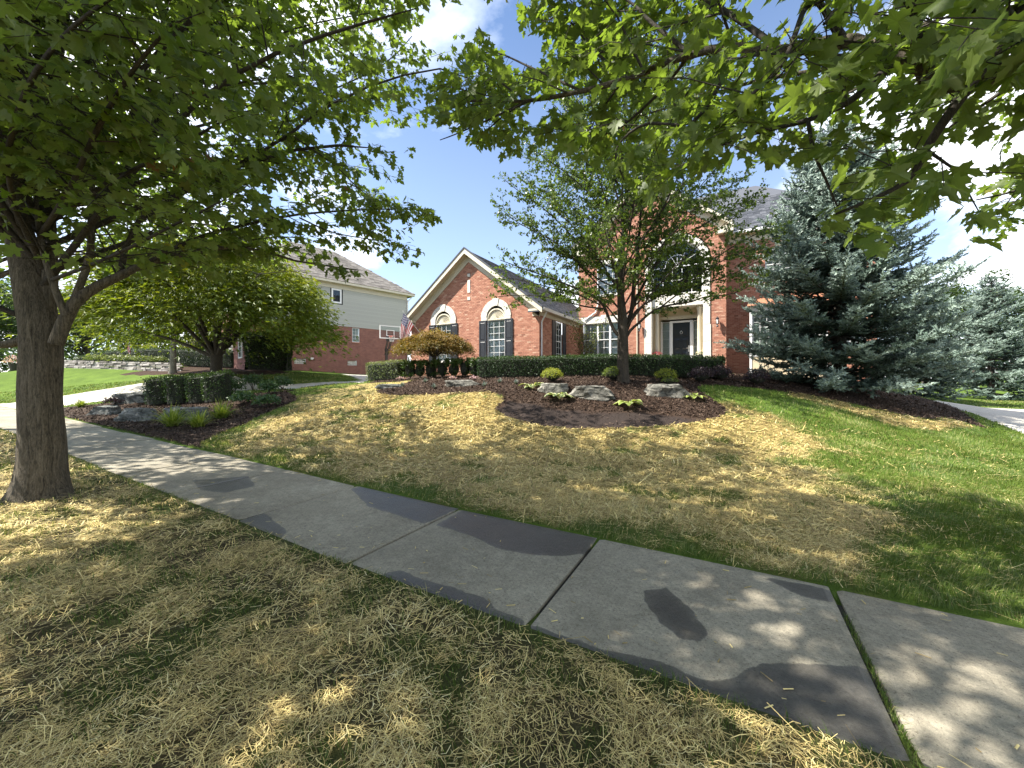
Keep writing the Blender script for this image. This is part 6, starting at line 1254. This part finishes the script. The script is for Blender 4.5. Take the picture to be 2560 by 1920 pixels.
# ornamental pear in the middle bed ------------------------------
pb = at(1557, 953, 12.5); pb[2] = hz(pb[0], pb[1]); Zp = 12.5
root = empty('pear_tree', tuple(pb), label='tall airy pear tree with upswept limbs in the middle of the mulch bed', cat='tree'); o0 = pb
tp = [pb + np.array([0,0,-.06]), pb + np.array([0,0,.35]), at(1557, 900, Zp), at(1557, 860, Zp), at(1556, 800, Zp), at(1552, 740, Zp), at(1551, 680, Zp), at(1559, 590, Zp), at(1566, 500, Zp+.1), at(1568, 380, Zp+.1), at(1560, 250, Zp), at(1548, 130, Zp)]
V, f = trunk_mesh(tp, [.19, .175, .17, .17, .15, .11, .095, .08, .065, .05, .03, .012], 22, .06, 5, .35); link('trunk', mesh_np('trunk', V - o0, [f], smooth=True), root, M['bark_pear'])
PL = [([(1553,845,Zp),(1535,825,Zp),(1522,795,Zp),(1511,768,Zp-.1),(1493,748,Zp-.2),(1463,731,Zp-.3),(1390,700,Zp-.6),(1310,672,Zp-.8),(1250,650,Zp-.9)], .062, .01),
      ([(1513,772,Zp-.1),(1457,765,Zp-.4),(1390,747,Zp-.7),(1310,738,Zp-1.0),(1245,742,Zp-1.2)], .03, .006),
      ([(1500,762,Zp-.1),(1440,735,Zp+.3),(1380,720,Zp+.6),(1300,700,Zp+.8),(1235,690,Zp+.9)], .028, .006), ([(1625,681,Zp+.1),(1700,600,Zp-.2),(1800,540,Zp-.4),(1900,500,Zp-.5)], .03, .006), ([(1656,735,Zp-.2),(1780,650,Zp+.1),(1880,590,Zp+.2),(1965,560,Zp+.3)], .03, .006), ([(1612,400,Zp+.2),(1690,330,Zp),(1760,300,Zp-.2)], .022, .006),
      ([(1640,778,Zp-.3),(1720,720,Zp+.2),(1820,690,Zp+.4),(1920,640,Zp+.5)], .03, .006),
      ([(1562,850,Zp-.05),(1577,825,Zp-.1),(1600,805,Zp-.2),(1625,783,Zp-.3),(1662,765,Zp-.4),(1722,756,Zp-.6),(1767,741,Zp-.8),(1830,735,Zp-1.0),(1900,700,Zp-1.1)], .055, .008),
      ([(1566,830,Zp),(1583,789,Zp),(1601,768,Zp-.1),(1656,735,Zp-.2),(1740,690,Zp-.4),(1830,640,Zp-.5),(1930,610,Zp-.6)], .045, .008),
      ([(1566,815,Zp+.05),(1589,750,Zp+.1),(1610,710,Zp+.1),(1625,681,Zp+.1),(1650,640,Zp+.2),(1690,560,Zp+.3),(1740,480,Zp+.4),(1790,420,Zp+.5)], .06, .01),
      ([(1564,825,Zp+.1),(1580,771,Zp+.1),(1586,687,Zp+.1),(1595,620,Zp+.1),(1601,545,Zp+.2),(1612,400,Zp+.2),(1640,270,Zp+.2),(1650,170,Zp+.2)], .075, .01),
      ([(1552,735,Zp),(1541,720,Zp),(1499,700,Zp+.1),(1450,660,Zp+.2),(1380,600,Zp+.3),(1300,560,Zp+.4),(1250,520,Zp+.4)], .032, .007),
      ([(1551,690,Zp),(1535,672,Zp-.1),(1493,650,Zp-.2),(1440,600,Zp-.4),(1370,530,Zp-.6),(1300,480,Zp-.7),(1262,450,Zp-.8)], .032, .007),
      ([(1551,700,Zp),(1532,665,Zp+.1),(1523,605,Zp+.1),(1508,545,Zp+.1),(1470,420,Zp+.1),(1420,300,Zp+.1),(1390,190,Zp+.1)], .045, .008),
      ([(1560,580,Zp),(1540,480,Zp-.2),(1500,350,Zp-.4),(1470,220,Zp-.5),(1450,120,Zp-.5)], .035, .007), ([(1586,687,Zp+.1),(1640,560,Zp-.2),(1700,430,Zp-.5),(1740,340,Zp-.6)], .035, .007)]
plimbs = [Lb(p, a, b, 18) for p, a, b in PL]
rr = np.random.default_rng(12)
for i in range(46):                                         # limbs towards and away from the street fill the crown's depth
    a = i * 2.399; f = (i / 46); z0 = pb[2] + 1.6 + 7.2 * f; R = 3.9 * math.sqrt(max(.08, 1 - (abs(f - .18) / .84) ** 2)) * rr.uniform(.8, 1.05); p0 = np.array([pb[0], pb[1], z0 + .0]); e = p0 + np.array([math.cos(a) * R, math.sin(a) * R, R * rr.uniform(.45, .95) + .2])
    plimbs.append((smooth_path([p0, p0 * .55 + e * .45 + np.array([0, 0, .1 * R]), e], 12), np.linspace(.034 * (1 - .5 * f), .005, 12)))
PP = [(1050,665),(1055,600),(1070,520),(1045,430),(1055,390),(1095,350),(1060,300),(1090,280),(1150,300),(1185,200),(1215,120),(1300,60),(1480,40),(1560,130),(1620,250),(1680,360),(1720,420),(1700,520),(1730,600),(1690,640),(1600,650),(1500,690),(1380,700),(1280,690),(1200,668),(1130,668)]
keep = allow([PP], 22)
for p, r in plimbs: tube_obj('branch', [(p - o0, r)], root, M['bark_pear'], 8)
b, P, D = side_growth(plimbs, .20, .17, .95, .5, sub=.115, subL=(.16, .40), leafsp=.034, up=.35, droop=-.05, per=2, petiole=.03, keep=keep, flat=.35)
tube_obj('twigs', [(x[0][::(2 if len(x[0]) > 4 else 1)] - o0, x[1][::(2 if len(x[1]) > 4 else 1)]) for x in b], root, M['bark_pear'], 3, kind='stuff')
k = rng.random(len(P)) < np.clip(.95 + .7 * pc_noise(P, 1.1), .25, 1); P, D = P[k], D[k]; print('pear leaves', len(P))
leaf_cloud('foliage', root, M['pear_leaf'], P - o0, D * .6, np.full(len(P), .082), .8, LEAF2, np.clip(rng.normal(.55, .25, len(P)), 0, 1), kind='stuff')

# spreading green acer beyond the left bed, dwarf red acer by the gable ------
def acer(name, label, x, y, H, R, mats, n, ls, limbs, base_r, z_lo, seed, trunk_h, bark='bark_dark', tiers=8):
    z = hz(x, y); root = empty(name, (x, y, z), label=label, cat='tree'); rr = np.random.default_rng(seed); paths = []
    V, f = trunk_mesh([(0,0,-.05),(0,0,trunk_h*.4),(.02,0,trunk_h)], [base_r*1.2, base_r, base_r*1.05], 16, .1, seed, .3); link('trunk', mesh_np('trunk', V, [f], smooth=True), root, M[bark]); tips = []
    for i in range(limbs):
        a = i * 2.399 + rr.uniform(-.3, .3); f_ = rr.uniform(.45, 1); e = np.array([math.cos(a) * R * f_, math.sin(a) * R * f_, z_lo + (H - z_lo) * math.sqrt(max(0, 1 - f_ ** 2)) * .8 + .12 * H]); m_ = e * np.array([.45, .45, 0]) + np.array([0, 0, trunk_h + (e[2] - trunk_h) * .55]); p = smooth_path([(0, 0, trunk_h * .85), m_, e], 10); r = np.linspace(base_r * .5, .01, 10)
        tube_obj('branch', [(p, r)], root, M[bark], 7)
        for k in range(4, 10):
            for _ in range(2): q_ = p[k] + np.array([rr.normal(0, .22 * R), rr.normal(0, .22 * R), rr.uniform(.0, .14 * H)]); paths.append((np.array([p[k], (p[k] + q_) / 2 + np.array([0, 0, .02]), q_]), np.array([.012, .007, .003]) * max(.5, base_r / .15)))
    tube_obj('twigs', paths, root, M[bark], 4, kind='stuff')
    # layered plates of foliage
    c = rr.normal(size=(tiers * 14, 3)); a = rr.uniform(0, 6.283, len(c)); f_ = np.sqrt(rr.random(len(c))); zt = z_lo + (H - z_lo) * np.sqrt(np.clip(1 - f_ ** 2, 0, 1)) * rr.uniform(.30, 1.12, len(c)) ** .6; C = np.stack([np.cos(a) * f_ * R * .9, np.sin(a) * f_ * R * .9, zt], 1)
    ix = rng.integers(0, len(C), n); sp = np.array([.12 * R, .12 * R, .035 * H]); off = rng.normal(size=(n, 3)); P = C[ix] + off * sp; P[:, 2] -= (np.hypot(off[:, 0], off[:, 1]) ** 2) * .02 * H
    d = P.copy(); d[:, 2] = 0; d = d / (np.linalg.norm(d, axis=1, keepdims=True) + .1) + unit(n) * .6 + np.array([0, 0, -.35]); nn = np.array([0, 0, 1.0]) + rng.normal(0, .35, (n, 3))
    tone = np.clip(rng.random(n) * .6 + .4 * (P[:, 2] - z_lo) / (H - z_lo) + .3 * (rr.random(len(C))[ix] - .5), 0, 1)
    T = (np.array([(0,0,0),(.17,.45,.04),(0,1,-.12),(-.17,.45,.04),(.5,.62,-.06),(-.5,.62,-.06),(.10,.22,.02),(-.10,.22,.02)]), [(0,1,2,3),(6,4,1),(7,3,5)])
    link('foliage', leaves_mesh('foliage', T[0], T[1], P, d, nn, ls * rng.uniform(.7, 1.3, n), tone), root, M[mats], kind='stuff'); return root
ap = world_pt(541, 20.0); acer('green_acer', 'spreading low branched tree with yellow green leaves beyond the driveway', ap[0], ap[1], 7.0, 5.7, 'acer_leaf', 34000, .26, 15, .24, 1.75, 3, 1.15, tiers=12)
ap = gp(1086, 944); acer('dwarf_red_acer', 'low umbrella shaped dwarf maple with bronze red leaves before the gable', ap[0], ap[1], 2.0, 1.62, 'redacer_leaf', 17000, .10, 12, .075, 1.12, 6, 1.0, tiers=9)

# spruces ---------------------------------------------------------
def spruce(label, x, y, H, R, seed, whorls, detail, tone0=0.0, low=.12, group='blue spruces by the right driveway', lean=0, per=8):
    z = hz(x, y); root = empty('blue_spruce', (x, y, z), label=label, cat='tree', group=group); rr = np.random.default_rng(seed)
    tube_obj('trunk', [(np.array([(0, 0, -.1), (0, 0, H * .5), (0, 0, H)]), np.array([.02 * H + .04, .012 * H + .02, .01]))], root, M['bark_dark'], 10); br = []; C, D, L, T = [], [], [], []
    for w in range(whorls):
        f = w / (whorls - 1); zz = H * (low * .45 + (1 - low * .45) * f ** .95); rad = R * (1 - f) ** .68 * (1 if f > .08 else .80) + .10
        for b in range(per if f < .85 else 5):
            a = b * 2 * math.pi / per + w * 1.1 + rr.uniform(-.3, .3); ln = rad * rr.uniform(.68, 1.16); m = 9; t = np.linspace(0, 1, m); dirx, diry = math.cos(a), math.sin(a); rise = rr.uniform(-.38, -.12) * (1 - f) + .35 * f
            pz = zz + ln * (rise * t + .26 * t ** 2.6); P = np.stack([dirx * ln * t, diry * ln * t, np.maximum(pz, .08)], 1); br.append((P, np.linspace(.012 + .01 * ln, .005, m)))
            nb = max(3, int(ln / detail)); tn = rr.uniform(-.12, .15)
            for k in range(nb):
                tt = .18 + .82 * (k + rr.random()) / nb; c = np.array([np.interp(tt, t, P[:, j]) for j in range(3)]); i = min(int(tt * (m - 1)), m - 2); tg = P[i + 1] - P[i]; tg /= np.linalg.norm(tg) + 1e-9; sd_ = np.array([-diry, dirx, 0])
                for s in ((-1, 1) if tt < .96 else (0,)):
                    bl = (.16 + .36 * (1 - tt) * min(1.0, ln / 1.5) + .06) * rr.uniform(.7, 1.3); d = tg * rr.uniform(.4, .9) + sd_ * s * rr.uniform(.4, 1.0) + np.array([0, 0, rr.uniform(-.35, .50)]); d /= np.linalg.norm(d)
                    ns = max(1, int(bl / .17)); p0 = c
                    for q_ in range(ns):
                        sl = bl / ns; dd = d + rr.normal(0, .14, 3); dd /= np.linalg.norm(dd); C.append(p0); D.append(dd); L.append(sl * 1.25); T.append(.02 + .62 * tt ** 1.5 + .18 * (q_ + 1) / ns + tn + rr.uniform(-.1, .1)); p0 = p0 + dd * sl  # inner shoots darkened as painted crown shade; the tips are silver themselves
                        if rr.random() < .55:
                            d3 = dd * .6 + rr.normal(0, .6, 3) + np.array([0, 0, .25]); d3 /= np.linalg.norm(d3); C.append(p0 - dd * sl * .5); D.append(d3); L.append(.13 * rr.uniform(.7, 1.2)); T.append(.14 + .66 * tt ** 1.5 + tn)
    tube_obj('branches', br, root, M['bark_dark'], 4)
    C, D, L, T = np.array(C), np.array(D), np.array(L), np.array(T); n = len(C)
    # bottle-brush shoot: a slim cone with needles standing off it
    nn_ = 10; V = []; F_ = []
    for i in range(nn_):
        a = i * 2.4; t = .04 + .9 * i / nn_; ca, sa = math.cos(a), math.sin(a); r = .24 * (1 - .4 * t); w = .16; ta = (-sa, ca)
        k = len(V); V += [(ta[0] * w * .5, t, ta[1] * w * .5), (-ta[0] * w * .5, t, -ta[1] * w * .5), (ca * r, t + .17, sa * r)]; F_.append((k, k + 1, k + 2))
    for i in range(3):
        a0, a1 = 2.09 * i, 2.09 * (i + 1); k = len(V); V += [(math.cos(a0) * .07, 0, math.sin(a0) * .07), (math.cos(a1) * .07, 0, math.sin(a1) * .07), (0, 1.06, 0)]; F_.append((k, k + 1, k + 2))
    Tm = np.array(V); up = np.tile([0., 0, 1.0], (n, 1)) + rng.normal(0, .3, (n, 3))
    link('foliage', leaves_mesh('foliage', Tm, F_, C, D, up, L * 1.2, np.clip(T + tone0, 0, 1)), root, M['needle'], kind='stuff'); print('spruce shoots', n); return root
sp = at(2098, 980, 13.6); spruce('largest blue spruce, standing in the mulch before the right end of the house', sp[0], sp[1], 9.3, 3.55, 2, 34, .115, low=.10, tone0=.04, per=9)
sp = at(2318, 985, 20.0); spruce('blue spruce half hidden behind the largest one', sp[0], sp[1], 5.8, 1.6, 4, 24, .20)
sp = at(2478, 985, 25.0); spruce('pointed blue spruce alone beyond the driveway', sp[0], sp[1], 7.8, 2.9, 7, 26, .22, .08)
sp = at(2640, 985, 28.0); spruce('blue spruce behind the clear backboard', sp[0], sp[1], 6.4, 3.0, 9, 24, .25, .02)
sp = at(2030, 985, 27.0)

# background broadleaf trees and woods -------------------------------
def broadleaf(label, x, y, H, R, seed, n=7500, ls=.24, mat='tree_leaf', trunk=.22, clear=.3, bark='bark_dark', group='trees beyond the houses', tone0=.0, name='broadleaf_tree'):
    z = hz(x, y); root = empty(name, (x, y, z), label=label, cat='tree', group=group); rr = np.random.default_rng(seed); br = []
    tube_obj('trunk', [(smooth_path([(0, 0, -.1), (.1, 0, H * .3), (0, .1, H * .8)], 10), np.concatenate([[trunk * 1.35], np.linspace(trunk, .04, 9)]))], root, M[bark], 10)
    K = 44; d = rr.normal(size=(K, 3)); d /= np.linalg.norm(d, axis=1, keepdims=True); C = d * (rr.random((K, 1)) ** .45) * np.array([R, R, H * (1 - clear) / 2]) * .85 + np.array([0, 0, H * (clear + (1 - clear) / 2)])
    for c in C: br.append((smooth_path([(0, 0, max(.25 * H, c[2] * .55)), c * np.array([.5, .5, .85]), c], 6), np.linspace(trunk * .3, .015, 6)))
    tube_obj('branches', br, root, M[bark], 5)
    sz = rr.uniform(.16, .30, K) * R * 1.15; ix = rng.integers(0, K, n); dd = unit(n); P = C[ix] + dd * (sz[ix] * (.55 + .45 * rng.random(n)))[:, None] * np.array([1, 1, .75])
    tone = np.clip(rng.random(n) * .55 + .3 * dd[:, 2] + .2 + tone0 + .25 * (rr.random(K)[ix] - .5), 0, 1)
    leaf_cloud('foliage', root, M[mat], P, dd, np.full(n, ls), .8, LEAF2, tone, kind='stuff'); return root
for (px, z, H, R, sd_, lab, kw) in [
    (2435, 40, 13.0, 4.2, 31, 'tall broadleaf tree rising behind the pointed spruce', {}),
    (2570, 44, 11.5, 5.0, 32, 'broadleaf tree at the right edge behind the backboard', {}),
    (2310, 46, 12.0, 5.0, 33, 'broadleaf tree glimpsed between the two nearer spruces', {}),
    (2750, 50, 12.0, 6.0, 34, 'broadleaf tree farthest right beyond the driveway', {}),
    (432, 26.5, 9.5, 4.2, 41, 'street tree with pale straight trunk behind the spreading green tree', dict(bark='bark_light', trunk=.2, clear=.34, mat='tree_leaf', n=12000)),
    (215, 40, 10.5, 5.5, 42, 'dark tree behind the far clipped hedge', dict(n=9000)), (70, 44, 13, 6.5, 43, 'dark tree left of the grey maple trunk in the distance', dict(n=9000)),
    (-60, 36, 12, 6.0, 44, 'dark tree at the far left edge of the street', dict(n=9000)), (330, 52, 13, 6.5, 45, 'distant tree behind the small flag', {}), (520, 58, 12, 6, 46, 'distant tree behind the front of the grey sided house', {}),
    (-330, 40, 13, 7, 47, 'dark tree beyond the left edge of the lawn', {})]:
    p = world_pt(px, z); broadleaf(lab, p[0], p[1], H, R, sd_, **kw)
# woods closing the view where nothing taller stands
def woods(name, pts, h, n, seed):
    rr = np.random.default_rng(seed); pts = np.array(pts); P, Nn_ = [], []
    t = rng.random(n) * (len(pts) - 1); i = t.astype(int); f = (t - i)[:, None]; c = pts[i] * (1 - f) + pts[i + 1] * f; top = h * (.55 + .45 * fbm(t * 6, t * 0, 1.0, seed)); zz = top * rng.random(n) ** .75; x = c[:, 0] + rng.normal(0, 1.6, n); y = c[:, 1] + rng.normal(0, 1.6, n)
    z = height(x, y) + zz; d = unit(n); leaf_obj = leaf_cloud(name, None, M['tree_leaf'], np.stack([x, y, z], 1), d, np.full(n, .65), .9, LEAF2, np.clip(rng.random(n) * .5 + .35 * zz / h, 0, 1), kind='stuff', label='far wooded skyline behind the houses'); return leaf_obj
woods('distant_woods', [world_pt(-900, 60), world_pt(-200, 62), world_pt(300, 66), world_pt(700, 72), world_pt(1100, 78), world_pt(1500, 80)], 8.5, 15000, 5)
woods('distant_woods', [world_pt(1950, 70), world_pt(2300, 60), world_pt(2700, 52), world_pt(3300, 44)], 7.5, 11000, 6)

# neighbour's front garden on the left ---------------------------------
hedge('hedge', [world_pt(150, 33.5), world_pt(300, 32.5), world_pt(470, 31), world_pt(600, 30.2)], 1.3, 1.35, 'long dark clipped hedge above the dry stone wall', 'hedge', M['yew'], 420, .06, rough=.03, taper=.0)
hb = world_pt(668, 24.5); hedge('hedge', [(hb[0] - 1.2 * CS, hb[1] - 1.2 * SN), (hb[0] + 1.4 * CS, hb[1] + 1.4 * SN)], 2.3, 2.35, 'big rounded dark green hedge against the brick side of the grey house', 'hedge', M['box'], 480, .085, rough=.05, taper=.22, tonebias=-.15)
for (px, z, s, h_, l) in [(205, 35, 1.0, 2.2, 'golden shrub behind the far hedge, nearest the grey trunk'), (285, 35, 1.5, 2.5, 'wide golden shrub behind the far hedge left of the small flag'), (375, 34, .9, 2.1, 'golden shrub behind the far hedge right of the small flag'), (480, 33, 1.1, 2.6, 'golden shrub behind the far hedge right of the pale trunk')]:
    p = world_pt(px, z); shrub('golden_shrub', p[0], p[1], s, s, h_, l, 'shrub', M['gold'], 1500, .10, 'golden shrubs behind the far hedge', .4)
for i, px in enumerate(range(232, 420, 24)):
    p = world_pt(px, 29.4 - i * .12); shrub('hosta_clump', p[0], p[1], .55, .4, .55, 'pale leafy clump, ' + ['first','second','third','fourth','fifth','sixth','seventh','eighth'][i] + ' from the left along the dry stone wall', 'plant', M['euonymus'], 260, .12, 'pale clumps along the dry stone wall', .5, z=hz(*p) + .42)
wa, wb = np.array(world_pt(150, 29.6)), np.array(world_pt(448, 27.8)); wd_ = wb - wa; WL = np.linalg.norm(wd_); wd_ /= WL; zw = hz(*((wa + wb) / 2))
dry = empty('dry_stone_wall', (wa[0], wa[1], hz(*wa) - .08), math.atan2(wd_[1], wd_[0]), label='low dry stack stone wall at the edge of the neighbour\'s lawn', cat='wall')
cnt = 0; stuff_ = MB(); slope_ = (hz(*wb) - hz(*wa)) / WL
for row in range(5):
    x = rng.uniform(-.2, 0)
    while x < WL:
        w = rng.uniform(.25, .6); h_ = .125; zc_ = row * .13 + slope_ * x; d = rng.uniform(-.05, .05) + row * .03; m = MB()
        a = (x + .008, x + w - .008, -.16 + d, .2, zc_ + .004, zc_ + h_ * rng.uniform(.85, 1.0)); j = lambda: rng.uniform(-.015, .015); t = rng.random()
        tgt = m if cnt < 290 else stuff_
        tgt.add([(a[0]+j(),a[2]+j(),a[4]),(a[1]+j(),a[2]+j(),a[4]),(a[1],a[3],a[4]),(a[0],a[3],a[4]),(a[0]+j(),a[2]+.02+j(),a[5]+j()),(a[1]+j(),a[2]+.02+j(),a[5]+j()),(a[1],a[3],a[5]),(a[0],a[3],a[5])],[(0,3,2,1),(4,5,6,7),(0,1,5,4),(1,2,6,5),(2,3,7,6),(3,0,4,7)], t)
        if tgt is m: m.build('stone', M['drystone'], dry); cnt += 1
        x += w
# planter of pink flowers on the far lawn
p = world_pt(42, 29); z = hz(*p); r = empty('planter', (p[0], p[1], z), label='pot of pink flowers on the far lawn left of the grey trunk', cat='planter'); MB().lathe([(.3, 0), (.42, .5), (.45, .55), (.36, .55)], (0, 0, 0), 14).build('pot', M['black'], r)
d = unit(260); d[:, 2] = abs(d[:, 2]); leaf_cloud('blossom', r, M['flower_pink'], d * np.array([.6, .6, .5]) + np.array([0, 0, .6]), d, np.full(260, .12)); d = unit(200); d[:, 2] = abs(d[:, 2]); leaf_cloud('foliage', r, M['hydrangea'], d * np.array([.5, .5, 1.0]) + np.array([0, 0, .7]), d, np.full(200, .16))

# the next street maple along, just beyond the left edge of the picture
mb_ = np.array([-17.3, 1.3, hz(-17.3, 1.3)])
broadleaf('street maple at the left edge beyond the grey trunk', mb_[0], mb_[1], 11.0, 5.6, 61, n=20000, ls=.16, mat='maple_leaf', trunk=.19, clear=.24, bark='bark', group='maples planted along the sidewalk', tone0=-.1, name='maple_tree')
